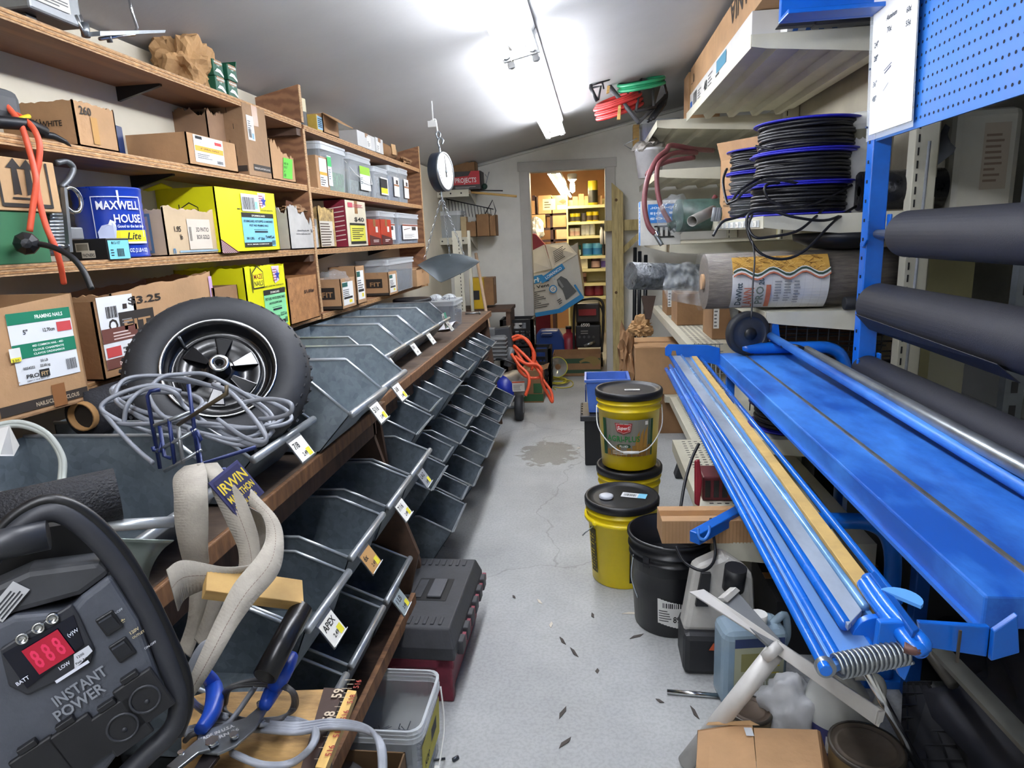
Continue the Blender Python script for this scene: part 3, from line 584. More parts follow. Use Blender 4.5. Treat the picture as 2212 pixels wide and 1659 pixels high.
o = crumple('torn_cardboard', tuple(V((XF-.03, ys(655, XF, z), z+.17))), (.04, .06, .018), CARDD, 12, .8, 3); o.parent = c.o; o.location = V((.06, .0, .165))
MB().slab([(.02, 0, .1), (.02, .07, .1), (.03, .068, .2), (.03, .01, .205)], .004).build('torn_panel', mat('#6b4630', .9), c.o)
c = lbx('paper_sack', 'small torn printed paper sack wedged between cartons on the third shelf', 694, 728, 448, z, XF-.02, .1, mat('#b99c62', .7, 0, .5, 30, col2='#57432c'), open=True, rag=.02, cat='sack'); c.dec('f', .006, .006, [('LINES', .004, .004, c.w*.8, c.h*.6, 9, '#4a3a2c')], '#c9c2b4', c.w*.8, c.h*.64)
c = lbx('carton', 'cream and maroon striped carton marked $40 on the third shelf', 754, 796, 431, z, XF, .19, mat('#d2c9b0', .6, 0, .05, 5))
c.dec('n', .08, 0, [('P', '#8a2238', [(0, 0), (.109, 0), (.109, c.h), (0, c.h)])]+[('P', '#e2cfc4', [(.0, c.h*(.1*k)), (.0, c.h*(.1*k+.02)), (.1, c.h*(.1*k+.07)), (.1, c.h*(.1*k+.05))]) for k in range(1, 9)]+[('75', -.06, c.h*.6, .05, '#8a2238')], name='print')
c.dec('f', 0, 0, [('$40', c.w*.35, c.h*.55, .03, '#1a1614', c.w*.5), ('#c04a5c', c.w*.1, c.h*.85, c.w*.22, c.h*.1), ('LINES', c.w*.35, c.h*.86, c.w*.5, c.h*.08, 3, '#c04a5c'), ('#1a1614', c.w*.12, c.h*.46, c.w*.76, c.h*.05), ('#d8d24a', c.w*.12, c.h*.1, c.w*.76, c.h*.36), ('LINES', c.w*.2, c.h*.16, c.w*.6, c.h*.26, 6, '#1a1614'), ('#1a1614', c.w*.12, c.h*.05, c.w*.76, c.h*.06)], name='print')
ORB = mat('#b8391f', .5, 0, .2, 6)
for a_, b_, lab in ((800, 824, 'orange-red carton nearer the maroon striped one'), (826, 848, 'orange-red carton nearer the clear tubs on the third shelf')):
    c = lbx('nail_box', lab, a_, b_, 473, z, XF+.004, .09, ORB, group='orange-red cartons'); c.dec('f', 0, 0, [('P', '#5a2018', [(0, 0), (c.w, 0), (c.w, c.h*.25), (0, c.h*.4)]), ('#e8d8d0', c.w*.55, c.h*.5, c.w*.2, c.h*.22), ('LINES', c.w*.3, c.h*.12, c.w*.5, c.h*.12, 2, '#e8d8d0')], name='print')
for a_, b_, vt, lab, x_ in ((822, 858, 455, 'clear tub of nails behind the orange-red cartons', XF-.02), (863, 908, 459, 'clear tub of nails with a white picture label at the end of the third shelf', XF)):
    y0, y1, h = LB(a_, b_, vt, z, x_); wv = y1-y0
    tub('nail_tub', lab, x_-.17, x_, y0+.004, y1-.004, z, h, FM('#5d7396' if a_ > 850 else '#6e6a70'), .6, ('f', wv*.14, h*.14, wv*.72, h*.5, '#e8e6e2', [('#8a4a34', 0, h*.44, wv*.72, h*.05), ('#3c3430', wv*.42, h*.3, wv*.2, h*.12), ('P', '#6d5a4a', [(wv*.05, h*.3), (wv*.35, h*.36), (wv*.35, h*.38), (wv*.05, h*.33)]), ('LINES', wv*.06, h*.05, wv*.5, h*.14, 4, '#999999')]), group='clear hardware tubs on the third shelf')
# ------------------------------------------------ bottom shelf
z = SZ[3]
def nailbox(lab, c): pass
PF = CARD
yq = ys(42, -1.07, z)
c = Carton('carton', 'front open brown carton of framing nails with a green and white label', -1.33, -1.07, yq-.02, ys(216, -1.05, z)+.0, z, zs(650, -1.07, yq)-z, CARD, open=True, rz=math.radians(-9), cut={'nf': .205, 'ff': .225, 'nb': .2, 'fb': .225}, tape=None); c.w = c.dy
w, h = c.w*.64, c.h*.60
c.dec('f', c.w*.3, c.h*.28, [('#0f7a5a', 0, h*.84, w, h*.16), ('FRAMING NAILS', w*.42, h*.89, h*.075, '#eef4ee', w*.45), ('5"', w*.2, h*.69, h*.09, '#333333'), ('12.70cm', w*.5, h*.69, h*.07, '#333333', w*.2), ('#c8484a', w*.74, h*.66, w*.24, h*.14), ('#0f7a5a', 0, h*.36, w, h*.2), ('40D COMMON NAIL - 40D', w*.3, h*.5, h*.04, '#eef4ee', w*.5), ('CLOUS CHARPENTE', w*.3, h*.44, h*.04, '#eef4ee', w*.5), ('CLAVOS ORDINARIOS', w*.3, h*.385, h*.04, '#eef4ee', w*.5), ('0054222', w*.1, h*.2, h*.05, '#444444', w*.18), ('50 LB', w*.38, h*.27, h*.05, '#444444'), ('22.68 kg', w*.36, h*.2, h*.05, '#444444', w*.16), ('PRO', w*.12, h*.07, h*.08, '#222222', w*.2), ('#222222', w*.33, h*.05, w*.16, h*.11), ('FIT', w*.35, h*.07, h*.08, '#c9a878', w*.12), ('SIMPLY THE BEST FIT', w*.12, h*.025, h*.025, '#666666', w*.36), ('BAR', w*.78, h*.08, w*.17, h*.16)], '#dfe2e4', w, h)
c.dec('f', c.w*.26, c.h*.48, [('#e2d838', 0, .0, .02, .008), ('2.50', .002, .001, .006, '#333333', .014)], '#e2e2dc', .022, .026, name='price_sticker', off=.004)
c.dec('f', 0, 0, [('#332b24', c.w*.08, c.h*.05, c.w*.9, c.h*.085), ('NAILS/CLAVOS/CLOUS', c.w*.42, c.h*.07, c.h*.05, '#b8a68c', c.w*.46), ('#8a5a30', c.w*.6, c.h*.02, c.w*.14, c.h*.2), ('#c9a477', c.w*.3, c.h*.3, .002, .002)], name='print')
c.dec('n', 0, 0, [('#2a241f', .13, c.h*.42, .085, c.h*.26), ('FIT', .14, c.h*.48, c.h*.16, '#a9835a', .06), ('BEST FIT', .15, c.h*.3, c.h*.08, '#2a241f', .07), ('#332b24', .0, c.h*.05, .25, c.h*.085)], name='print')
MB().slab([(-.13, -c.w/2+.01, c.h-.01), (.0, -c.w/2+.01, c.h-.01), (.0, -c.w/2+.03, c.h*.7), (-.13, -c.w/2+.03, c.h*.7)], .003).build('flap', CARDD, c.o)
c = lbx('carton', 'open brown carton with an upside-down decking nails label', 228, 316, 652, z, -1.17, .2, CARDD, open=True)
w, h = c.w*.84, c.h*.92
c.dec('f', c.w*.08, c.h*.12, [('DECKING NAILS', w*.9, h*.11, -h*.085, '#e8dcd4', -w*.45), ('#6b3d33', 0, 0, w, h*.14), ('DECKING NAILS', w*.35, h*.03, h*.07, '#e8dcd4', w*.55), ('#6b3d33', 0, h*.36, w, h*.2), ('LINES', w*.3, h*.39, w*.6, h*.13, 3, '#d8c4bc'), ('#c24444', w*.05, h*.16, w*.4, h*.14), ('LINES', w*.5, h*.18, w*.4, h*.12, 2, '#666666'), ('BAR', w*.2, h*.7, w*.3, h*.16), ('#332824', w*.68, h*.8, w*.12, h*.07), ('LINES', w*.6, h*.6, w*.3, h*.08, 2, '#888888')], '#dfe1e2', w, h)
c = lbx('carton', 'wide open brown carton marked $3.25 with a ragged rim', 268, 476, 603, z, -1.17, .22, CARD, open=True, rag=.008, cut={'ff': .235, 'nf': .205, 'fb': .22, 'nb': .2})
w, h = c.w, .2
c.dec('f', 0, 0, [('$3.25', w*.12, h*.86, h*.13, '#241d18', w*.3), ('O', -w*.06, h*.56, h*.22, '#2a241f'), ('#2a241f', w*.03, h*.48, w*.3, h*.3), ('FIT', w*.055, h*.54, h*.19, '#a9835a', w*.24), ('BEST FIT', w*.06, h*.33, h*.07, '#2a241f', w*.28), ('#c9cdd0', w*.62, h*.2, w*.33, h*.5), ('#d8d84a', w*.62, h*.6, w*.3, h*.12), ('$3.25', w*.66, h*.5, h*.1, '#1c1c1c', w*.2), ('#e08a3c', w*.86, h*.42, w*.08, h*.1), ('#c8a4c4', w*.955, h*.7, w*.04, h*.4), ('#e0e0e0', w*.95, h*.3, w*.045, h*.4), ('BAR', w*.955, h*.36, w*.03, h*.26)], name='print')
c = lbx('carton', 'small open brown carton with a teal label behind the wheel', 478, 527, 622, z, -1.16, .18, CARDD, open=True)
c.dec('f', c.w*.25, .02, [('#167a74', 0, .075, c.w*.7, .016), ('#222222', c.w*.03, .06, c.w*.3, .02), ('LINES', c.w*.08, .01, c.w*.5, .04, 3, '#777777'), ('#c8484a', c.w*.52, .05, c.w*.14, .014), ('#167a74', 0, 0, c.w*.7, .01)], '#e2e4e4', c.w*.7, .09)
c = lbx('nail_carton', 'lower bright yellow nail carton with a light green label above the bins', 545, 628, 578, z, -1.14, .25, YB_, open=True, rag=.006)
starlabel(c, '#86d79a', 'SPLIT-LESS, WOOD SIDING NAILS', 'ANCHOR-DOWN SHANK', '2-1/2" 8d', 'S227-A', c.w*.38)
c.dec('f', 0, 0, house(c.w*.16, c.h*.68, c.w*.26)+[('5.00#', c.w*.8, c.h*.6, .016, MAZE, c.w*.16)], name='print')
CR = mat('#a8784a', .7, 0, .2, 4, .1, 20, (1, 6, 6), col2='#875a33')
c = lbx('wooden_crate', 'plain wooden box marked $1.00 in pen', 630, 692, 602, z, -1.15, .2, CR, open=True, cat='crate')
c.dec('f', 0, 0, [('$1.00#', c.w*.5, c.h*.62, .018, '#2c1d14', c.w*.35)]+[('#4a3524', c.w*(.08+.84*(k % 2)), c.h*(.12+.38*(k//2)), .004, .004) for k in range(6)], name='print')
def profit(lab, uL, uR, vT, xf, dep, bag=True):
    c = lbx('carton', lab, uL, uR, vT, z-.002, xf, dep, CARD, open=True)
    c.dec('f', c.w*.08, c.h*.12, [('#1d5a52', 0, c.h*.6, c.w*.36, c.h*.14), ('LINES', .005, c.h*.3, c.w*.6, c.h*.25, 4, '#555555'), ('#222222', c.w*.05, c.h*.2, c.w*.6, c.h*.07), ('#e2d23c', c.w*.4, c.h*.06, c.w*.2, c.h*.1)], '#e4e4e0', c.w*.74, c.h*.76)
    c.dec('n', 0, 0, [('#2a241f', dep*.3, c.h*.35, dep*.5, c.h*.38), ('FIT', dep*.4, c.h*.42, c.h*.24, '#a9835a', dep*.34), ('#332b24', 0, c.h*.03, dep, c.h*.1)], name='print')
    if bag:
        o = crumple('plastic_liner', (0, 0, c.h*.95), (dep*.42, c.w*.42, .04), FILM, uL, .5, 3, .3); o.parent = c.o
    return c
profit('open brown carton with a plastic liner first in the far bay of the bottom shelf', 741, 771, 603, -1.15, .16)
profit('taller open brown carton squeezed second in the far bay of the bottom shelf', 774, 793, 576, -1.16, .14, False)
profit('open brown carton with a plastic liner third in the far bay of the bottom shelf', 842, 860, 588, -1.14, .19)
y0, y1, h = LB(868, 898, 558, z, -1.16)
tub('nail_tub', 'clear tub of dark nails at the end of the bottom shelf', -1.36, -1.16, ys(820, -1.16, z)+.2, y1, z, h, FM('#3f4654'), .62, ('f', .1, .02, .06, h*.5, '#d8d8d4', [('LINES', .005, .01, .04, h*.3, 4, '#6b5a4c')]))
c = lbx('carton', 'small brown carton just past the wooden shelf end panel', 902, 928, 582, 1.15, -1.14, .16, CARD, flaps='f:40:.03')
# ================================================================ counter and galvanised hardware bins
ZC = .9
def counter(name, lab, y0, y1, xf, zt, th=.028):
    t = thing(name, lab, 'counter', (xf, (y0+y1)/2, zt-th)); m = (y0+y1)/2; d = xf-XW-.005
    MB().box((-d, y0-m, 0), (0, y1-m, th)).build('top_board', mat('#6b5a4c', .7, 0, .25, 3, .1, 30, (1, 4, 1), col2='#463930'), t)
    MB().box((0, y0-m, -.012), (.012, y1-m, th+.001)).build('front_edge', EDGEW, t, bevel=.003)
    MB().box((-.05, y0-m, -.09), (-.03, y1-m, 0)).build('fascia', DWOOD, t)
    MB().box((-d, y0-m, -zt+th+.02), (-d+.02, y1-m, 0)).build('back_board', mat('#2b221c', .8), t)
    return t
cn = counter('counter', 'near wooden counter carrying the bins and the wheel', .15, 2.23, -.735, ZC)
cf = counter('counter', 'far wooden counter running towards the doorway', 2.24, 5.08, -.76, ZC+.002)
for y in (.5, 2.2): MB().slab([(-.68, y-1.19, -.86), (.1, y-1.19, -.6), (.1, y-1.19, -.575), (-.03, y-1.19, -.1), (-.03, y-1.19, 0), (-.68, y-1.19, 0)], .02).build('side_panel', DWOOD, cn)
for y in (2.3, 5.06): MB().slab([(-.6, y-3.66, -.87), (.06, y-3.66, -.87), (-.02, y-3.66, -.012), (-.6, y-3.66, -.012)], .02).build('side_panel', DWOOD, cf)
p = [A(861, 1096, y=2.0), A(904, 1199, y=2.0)]
MB().slab([V((-1.2, 2.0, .28))-cn.location, V((-.62, 2.0, .28))-cn.location, p[1]-cn.location, p[0]-cn.location, V((-1.2, 2.0, p[0].z))-cn.location], .02).build('rack_divider', DWOOD, cn)
MB().box((-.5, .2-1.19, -.62), (.13, 2.0-1.19, -.6)).build('rack_shelf', DWOOD, cn); MB().box((.12, .2-1.19, -.63), (.135, 2.0-1.19, -.585)).build('rack_edge', EDGEW, cn)
for zz in (-.33, -.54, -.74): MB().box((-.5, -1.38, zz), (-.02, 1.38, zz+.015)).build('bin_shelf', mat('#3a2d24', .8), cf)
LIPM = mat('#b4babe', .35, .6, .15, 10)
def hbin(lab, xl, y0, y1, zl, D=.36, H=.2, hl=.105, bk=.11, fb=.1, tagt=None, tagc='#e6e4dc', m=GALV, group=None, nailn=0, rz=0, tube=True, tagy=.2, yel=True):
    """xl, zl: front lip; profile (x,z) relative to the lip foot"""
    W = y1-y0; t = thing('hardware_bin', lab, 'metal bin', (xl, (y0+y1)/2, zl-hl), rz, group); b = W/2; e = .0012
    prof = [(-D, 0), (-fb, 0), (-.004, hl), (-bk, H), (-D, H)]
    body = MB()
    for s in (-1, 1):
        y = s*(b-.003); q = [(x, y, z) for x, z in prof]; body.slab(q if s < 0 else q[::-1], .0022 if s < 0 else .0022)
    body.box((-D, -b+.003, 0), (-fb, b-.003, .0025)); body.box((-D, -b+.003, 0), (-D+.0025, b-.003, H))
    body.slab([(-fb, -b+.003, 0), (-fb, b-.003, 0), (-.004, b-.003, hl), (-.004, -b+.003, hl)], .0025)
    body.build('body', m, t)
    for s in (-1, 1):
        y = s*(b-.004); MB().tube([(-D, y, H), (-bk, y, H), (-.008, y, hl+.002)], .0042, 6).build('rim', LIPM, t)
    if tube: MB().tube([(0, -b, hl), (0, b, hl)], .0095, 10).build('lip', LIPM, t)
    else: MB().slab([(-.006, -b, hl), (.004, -b, hl+.004), (.004, b, hl+.004), (-.006, b, hl)], .003).build('lip', LIPM, t)
    if tagt:
        up = V((-.55, 0, .84)).normalized(); nrm = V((.84, 0, .55)).normalized(); tw = min(.075, W*.4)
        o_ = V((.012, -b+W*tagy, hl-.006))-up*.062
        h_ = MB(); h_.slab([o_, o_+V((0, tw, 0)), o_+V((0, tw, 0))+up*.066, o_+up*.066], .002); h_.slab([o_+nrm*.001, o_+V((0, tw, 0))+nrm*.001, o_+V((0, tw, 0))+nrm*.006+up*.004, o_+nrm*.006+up*.004], .0015); hp = h_.build('tag_holder', STEEL, t)
        decal(hp, 'tag', o_+V((0, .002, 0))+up*.003, (0, 1, 0), up, [(tagt, tw*.1, .034, .022, '#23211f'), ('#'[:0]+'2.49', tw*.3, .01, .014, '#23211f')]+([('#e4d93a', tw*.62, .004, tw*.26, .02)] if yel else []), tagc, tw-.004, .056, .001)
    if nailn: nails(t, -D*.8, -fb*.8, -b*.8, b*.8, .01, .05, nailn, seed=nailn)
    return t
G1 = 'galvanised bins on the counter'
# near end of the counter
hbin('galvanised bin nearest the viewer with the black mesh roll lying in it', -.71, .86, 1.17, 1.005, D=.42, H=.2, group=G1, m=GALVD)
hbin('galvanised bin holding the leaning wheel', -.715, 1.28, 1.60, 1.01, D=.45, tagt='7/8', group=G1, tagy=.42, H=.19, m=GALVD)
hbin('galvanised bin just past the wheel', -.625, 1.635, 1.93, 1.012, D=.5, tagt='5/16', group=G1, tagy=.34)
hbin('galvanised bin second past the wheel', -.635, 1.935, 2.2, 1.012, D=.5, tagt='3/8', group=G1, tagy=.2)
ybs = [2.42, 2.80, 3.1, 3.46, 3.76]
for k, (a_, b_) in enumerate(zip(ybs[:-1], ybs[1:])):
    hbin('galvanised bin on the far counter, %s of four counted towards the doorway' % ['first', 'second', 'third', 'fourth'][k], -.80, a_+.004, b_-.004, 1.01, D=.42, tagt=['1/4', '5/8', '1/2', '3/4'][k], group=G1, tagy=.1 if k < 3 else .45, yel=False, nailn=60 if k == 0 else 0)
G2 = 'bins in the rack under the near counter'
for k, (a_, b_, tg, tc_) in enumerate([(2.06, 2.33, 'LAG', '#8f9296'), (1.79, 2.04, '7/16', '#e6e4dc'), (1.47, 1.74, '6x', '#b98e58'), (1.2, 1.45, 'APEX', '#e6e4dc'), (.93, 1.17, '97 Lb', '#e6e4dc')]):
    hbin('bin in the upper row of the near rack, %s of five from the far end' % ['first', 'second', 'third', 'fourth', 'fifth'][k], -.60, a_, b_, .685 if k != 3 else .66, D=.42, H=.165, hl=.11, bk=.13, fb=.05, tagt=tg, tagc=tc_, m=GALVD, group=G2, tagy=.08)
for k, (a_, b_) in enumerate([(1.7, 1.97), (1.4, 1.67), (1.1, 1.37)]):
    hbin('bin in the lower row of the near rack, %s of three from the far end' % ['first', 'second', 'third'][k], -.60, a_, b_, .43, D=.4, H=.17, hl=.12, bk=.12, fb=.05, tagt='1 LB' if k == 0 else None, tagc='#8f9a9c', m=GALVD, group=G2, tagy=.06)
G3 = 'tilted bins in three rows under the far counter'
R1 = [(2.33, 2.60, 0), (2.62, 2.86, .03), (2.98, 3.27, 0), (3.285, 3.48, .03), (3.5, 3.76, .02), (3.92, 4.17, 0), (4.19, 4.31, .03), (4.33, 4.55, .0)]
R2 = [(2.3, 2.58, 0), (2.59, 2.8, .03), (2.87, 3.1, 0), (3.12, 3.32, .03), (3.34, 3.6, 0), (3.8, 4.1, 0), (4.12, 4.3, .03), (4.33, 4.6, 0)]
R3_ = [(2.38, 2.67, 0), (2.68, 2.85, .03), (2.87, 3.14, 0), (3.28, 3.57, 0), (3.63, 3.9, 0), (3.92, 4.08, .03), (4.1, 4.3, .03), (4.34, 4.65, 0)]
od = ['first', 'second', 'third', 'fourth', 'fifth', 'sixth', 'seventh', 'last']
for rn, row, x_, z_ in (('top', R1, -.645, .745), ('middle', R2, -.595, .535), ('bottom', R3_, -.545, .33)):
    for k, (a_, b_, s_) in enumerate(row):
        hbin('bin under the far counter, %s in the %s row counted towards the doorway' % (od[k], rn), x_-s_*.6, a_, b_-.004, z_+s_*.4, D=.36, H=.19, hl=.125, bk=.13, fb=.09, m=GALVD, group=G3, tube=False, nailn=70 if (rn == 'bottom' and k == 0) else 0)
# small goods on the far counter
y0, y1 = ys(860, -.98, ZC), ys(925, -.95, ZC)
pc = A(890, 662, z=ZC)
t = thing('plastic_jar', 'round red plastic tub with a black lid standing behind the bins', 'tub', (-1.12, ys(891, -1.12, 1.06), ZC))
MB().lathe([(0, 0), (.105, 0), (.115, .13), (.12, .13), (.12, .16), (.11, .165)], 28).build('body', mat('#9c1c2c', .35), t); MB().lathe([(.124, .15), (.124, .19), (.118, .195), (.1, .19), (0, .188)], 28).build('lid', BLACK, t)
xf = -.83; y0, y1 = ys(930, xf, ZC), ys(1003, xf, ZC)
tt = tub('nail_tub', 'clear tub half full of dark nails standing on the far counter', xf-.22, xf, y1-.30, y1, ZC+.002, zs(642, xf, y1)-ZC, FM('#4a4f62'), .55)
nails(tt, -.08, .08, -.11, .11, .1, .08, 160, mat('#3d4254', .4, .5), .06, .0014, 5)
MB().box((-.02, -.04, .11), (.02, .02, .115)).build('lid_latch', CLEARR, tt)
t = thing('label_card', 'green and white product card leaning against the nail tub', 'card', A(966, 700, x=-.8)); decal(t, 'card', (0, -.06, -.02), (0, 1, 0), (-.2, 0, 1), [('#57b08f', .055, 0, .05, .085), ('BAR', .01, .03, .035, .04), ('LINES', .01, .006, .04, .02, 3, '#667766')], '#e2e6e2', .105, .085)
t = thing('paper_receipt', 'curled white paper slip on the far counter', 'paper', A(960, 712, z=ZC+.004)); MB().grid(lambda a, b: (-.05+.1*b+.03*a, -.09+.2*a, .004+.03*math.sin(a*2.6)**2+.012*b), 8, 4).build('sheet', mat('#d8d8dc', .8), t, solid=.0008)
t = thing('pencil', 'loose bolt lying on the counter end', 'bolt', V((-.86, 4.85, ZC+.012))); MB().tube([(-.05, 0, 0), (.05, .02, 0)], .006, 8).build('shank', STEEL, t); MB().cyl((.05, .02, 0), (.06, .022, 0), .011, n=6).build('head', STEEL, t); t.name = 'loose_bolt'
# ================================================================ things piled on the near end of the counter
# rolled landscape fabric under the wheel
pr = A(186, 897, z=1.12); t = thing('fabric_roll', 'black fabric roll on a cardboard tube lying behind the wheel', 'roll', (pr.x, pr.y, 1.02))
a, b = V((0, 0, .1)), V((.02, .72, .1))
MB().tube([a, b], .05, 28).build('fabric', mat('#24252b', .8, 0, .2, 40, .3, 120), t)
mb = MB(); mb.tube([a-V((.0, .015, 0)), a+V((0, .1, 0))], .029, 20, cap=False); mb.build('cardboard_core', mat('#a57c4c', .8), t, solid=.004)
MB().cyl(a-V((0, .001, 0)), a+V((0, .004, 0)), .026, n=20).build('core_hollow', mat('#20180f', .9), t)
# wheel
def wheel_thing():
    n = V((.43, -.70, .57)).normalized(); c = P(476, 808, 1.56); xx = V((1, .62, 0)); xx = (xx-n*xx.dot(n)).normalized(); yy = n.cross(xx)
    t = thing('wheelbarrow_wheel', 'black rubber wheelbarrow wheel with a black steel rim leaning in a bin', 'wheel', c, frame(xx, yy, n)); R = .203
    prof = []
    for k in range(17):
        g = -math.radians(140)+math.radians(280)*k/16; prof.append((R-.048+.048*math.cos(g), .045*math.sin(g)))
    MB().lathe(prof, 64).build('tyre', RUBBER, t)
    tr = MB()
    for k in range(44):
        g = 2*math.pi*k/44; d = V((math.cos(g), math.sin(g), 0)); q = V((-math.sin(g), math.cos(g), 0))
        for s in (-1, 1): tr.slab([d*(R+.0004)+q*.004*s+V((0, 0, .002*s)), d*(R+.0004)+q*(.012)*s+V((0, 0, .002*s)), d*(R-.012)+q*(.016)*s+V((0, 0, .032*s)), d*(R-.012)+q*(.008)*s+V((0, 0, .032*s))], .006 if s > 0 else -.006)
    tr.build('tread_lugs', RUBBER, t, kind='stuff')
    rimm = mat('#101114', .22, .2, .1, 8, coat=.5)
    MB().lathe([(.126, .036), (.124, .041), (.118, .04), (.112, .03), (.108, .012), (.098, .006), (.09, .012), (.086, .014), (.07, .006), (.05, .004), (.035, .012), (.026, .018), (0, .018)], 48).build('rim', rimm, t)
    MB().lathe([(.1245, .0415), (.1225, .0425), (.1205, .0415)], 48).build('rim_line', CHROME, t)
    for k in range(6):
        g = 2*math.pi*k/6+.3; d = V((math.cos(g), math.sin(g), 0)); q = V((-math.sin(g), math.cos(g), 0))
        MB().slab([d*.03+q*.006+V((0, 0, .022)), d*.03-q*.006+V((0, 0, .022)), d*.084-q*.02+V((0, 0, .013)), d*.084+q*.02+V((0, 0, .013))][::-1], .004).build('spoke', rimm, t, bevel=.002)
    MB().lathe([(.03, .0), (.024, .016), (.022, .058), (.021, .06)], 28).build('hub', rimm, t)
    MB().lathe([(.0215, .0605), (.02, .0625), (.013, .0625), (.0125, .06)], 28).build('bearing', CHROME, t); MB().lathe([(.0125, .0615), (.011, .062), (.0085, .062), (.008, .045), (0, .045)], 24).build('axle_bore', mat('#2a2a2c', .4, .6), t)
    g = 2.3; MB().cyl((.1*math.cos(g), .1*math.sin(g), .01), (.112*math.cos(g), .112*math.sin(g), .045), .003, n=8).build('valve', STEEL, t)
wheel_thing()
# grey wire coil over the wheel (a tangled hank)
def coilpts(c, rx, ry, tilt, seed, turns, dd, base):
    rr = random.Random(seed); out = []
    for k in range(int(turns*14)):
        a = 2*math.pi*k/14; w = 1+rr.uniform(-.06, .06)
        ex = c[0]+rx*w*math.cos(a)*math.cos(tilt)-ry*w*math.sin(a)*math.sin(tilt)+rr.uniform(-4, 4); ey = c[1]+rx*w*math.cos(a)*math.sin(tilt)+ry*w*math.sin(a)*math.cos(tilt)+rr.uniform(-3, 3)
        out.append(P(ex, ey, base+dd*math.sin(a)+.01*rr.random()))
    return out
GW = mat('#868a92', .45, .1, .1, 30)
t = thing('wire_hank', 'hank of grey cable draped over the wheel and the bin', 'cable', P(420, 890, 1.27)); off = Matrix.Translation(-t.location)
for i, (c_, rx, ry, tl, tu) in enumerate([((430, 872), 190, 42, .16, 1.6), ((420, 880), 170, 58, .22, 1.5), ((455, 880), 140, 62, .35, 1.4), ((330, 880), 110, 34, -.08, 1.3)]):
    mb = MB(); mb.T = off; mb.tube(smooth_path(coilpts(c_, rx, ry, tl, i+3, tu, -.06, 1.27-.01*i), 4), .0042, 7).build('cable_loop', GW, t)
for pts in ([(330, 935, 1.22), (260, 910, 1.2), (218, 880, 1.2), (260, 850, 1.22), (330, 832, 1.25), (390, 845, 1.25)], [(268, 915, 1.2), (275, 875, 1.2), (305, 845, 1.22), (345, 838, 1.22), (380, 850, 1.22), (400, 880, 1.24), (470, 930, 1.22), (540, 960, 1.2), (575, 952, 1.2), (560, 910, 1.22)],
            [(520, 870, 1.22), (580, 862, 1.2), (625, 870, 1.18), (628, 890, 1.18), (600, 902, 1.2), (560, 905, 1.22)], [(330, 1000, 1.15), (300, 975, 1.17), (265, 940, 1.18), (222, 890, 1.2)], [(460, 830, 1.25), (500, 850, 1.22), (545, 900, 1.2), (575, 945, 1.18), (560, 955, 1.18), (520, 940, 1.2), (470, 905, 1.22)]):
    mb = MB(); mb.T = off; mb.tube(smooth_path([P(*q) for q in pts]), .0042, 7).build('cable_loop', GW, t)
# blue wire display rack with the sign
NAVY = mat('#1b2a5e', .4, .2, .12, 20)
t = thing('wire_display_rack', 'dark blue wire hook rack with a cardboard saw-blade sign', 'display rack', P(440, 1010, 1.12)); off = Matrix.Translation(-t.location)
def rw(pts, m=NAVY, r=.0035):
    mb = MB(); mb.T = off; mb.tube([P(*q) for q in pts], r, 7).build('wire', m, t)
D1 = 1.12
rw([(346, 1012, 1.14), (318, 855, D1), (325, 845, D1), (345, 842, D1)]); rw([(430, 1000, 1.12), (407, 830, D1)]); rw([(333, 920, D1), (412, 890, D1)], STEEL); rw([(338, 975, D1), (425, 928, D1)], STEEL); rw([(355, 1018, D1), (435, 972, D1)], STEEL)
rw([(365, 905, D1), (378, 1003, D1)]); rw([(384, 918, D1), (396, 1002, D1)], GM); rw([(345, 920, D1), (355, 985, D1), (370, 990, D1)]); rw([(384, 918, D1), (490, 850, 1.06), (489, 832, 1.06)], mat('#5c5240', .5, .4)); rw([(330, 965, D1), (332, 972, D1), (345, 975, D1), (350, 955, D1)])
rw([(425, 930, D1), (436, 1002, D1), (552, 966, 1.1)]); rw([(425, 1025, 1.08), (486, 1013, 1.08), (490, 1050, 1.08)]); rw([(414, 925, D1), (428, 960, D1), (434, 950, D1), (424, 930, D1)])
BL_, BR_, TL_, TR_ = [P(*q)-t.location for q in ((513, 1116, .985), (570, 1066, 1.03), (494, 1022, 1.0), (560, 966, 1.045))]
u_ = (BR_-BL_+TR_-TL_).normalized(); v_ = (TL_-BL_+TR_-BR_); v_ = (v_-u_*v_.dot(u_)).normalized(); o_ = BL_; w_, h_ = (BR_-BL_).length, (TL_-BL_).length*.97
sg = MB().slab([o_, o_+u_*w_, o_+u_*w_+v_*h_, o_+v_*h_], .004).build('sign', mat('#3b3c66', .6, 0, .2, 14), t)
decal(sg, 'lettering', o_, u_, v_, [('#2c2c50', .004, .004, w_-.008, h_-.008), ('IRWIN', w_*.06, h_*.56, h_*.36, '#d8bf3a', w_*.88), ('MARATHON', w_*.08, h_*.3, h_*.24, '#d8bf3a', w_*.84), ('SAW BLADES', w_*.1, h_*.1, h_*.13, '#d8bf3a', w_*.7)], off=.0012)
# pale grey cable with tag
t = thing('grey_cord', 'pale grey cord with a paper tag bending over the nearest bin', 'cord', P(60, 920, .98)); off = Matrix.Translation(-t.location)
for k in (0, 1):
    mb = MB(); mb.T = off; mb.tube(smooth_path([P(-30, 925+4*k, .95), P(40, 912+7*k, .97), P(100, 935+6*k, .98), P(135-5*k, 985, .98), P(137-6*k, 1030, .97), P(130-6*k, 1060, .95)]), .004, 8).build('cord', mat('#9ea39c', .5), t)
mb = MB(); mb.T = off; mb.slab([P(-5, 925, .94), P(20, 918, .94), P(42, 962, .95), P(30, 985, .95), P(0, 985, .93)], .001).build('paper_tag', WHITE, t); 
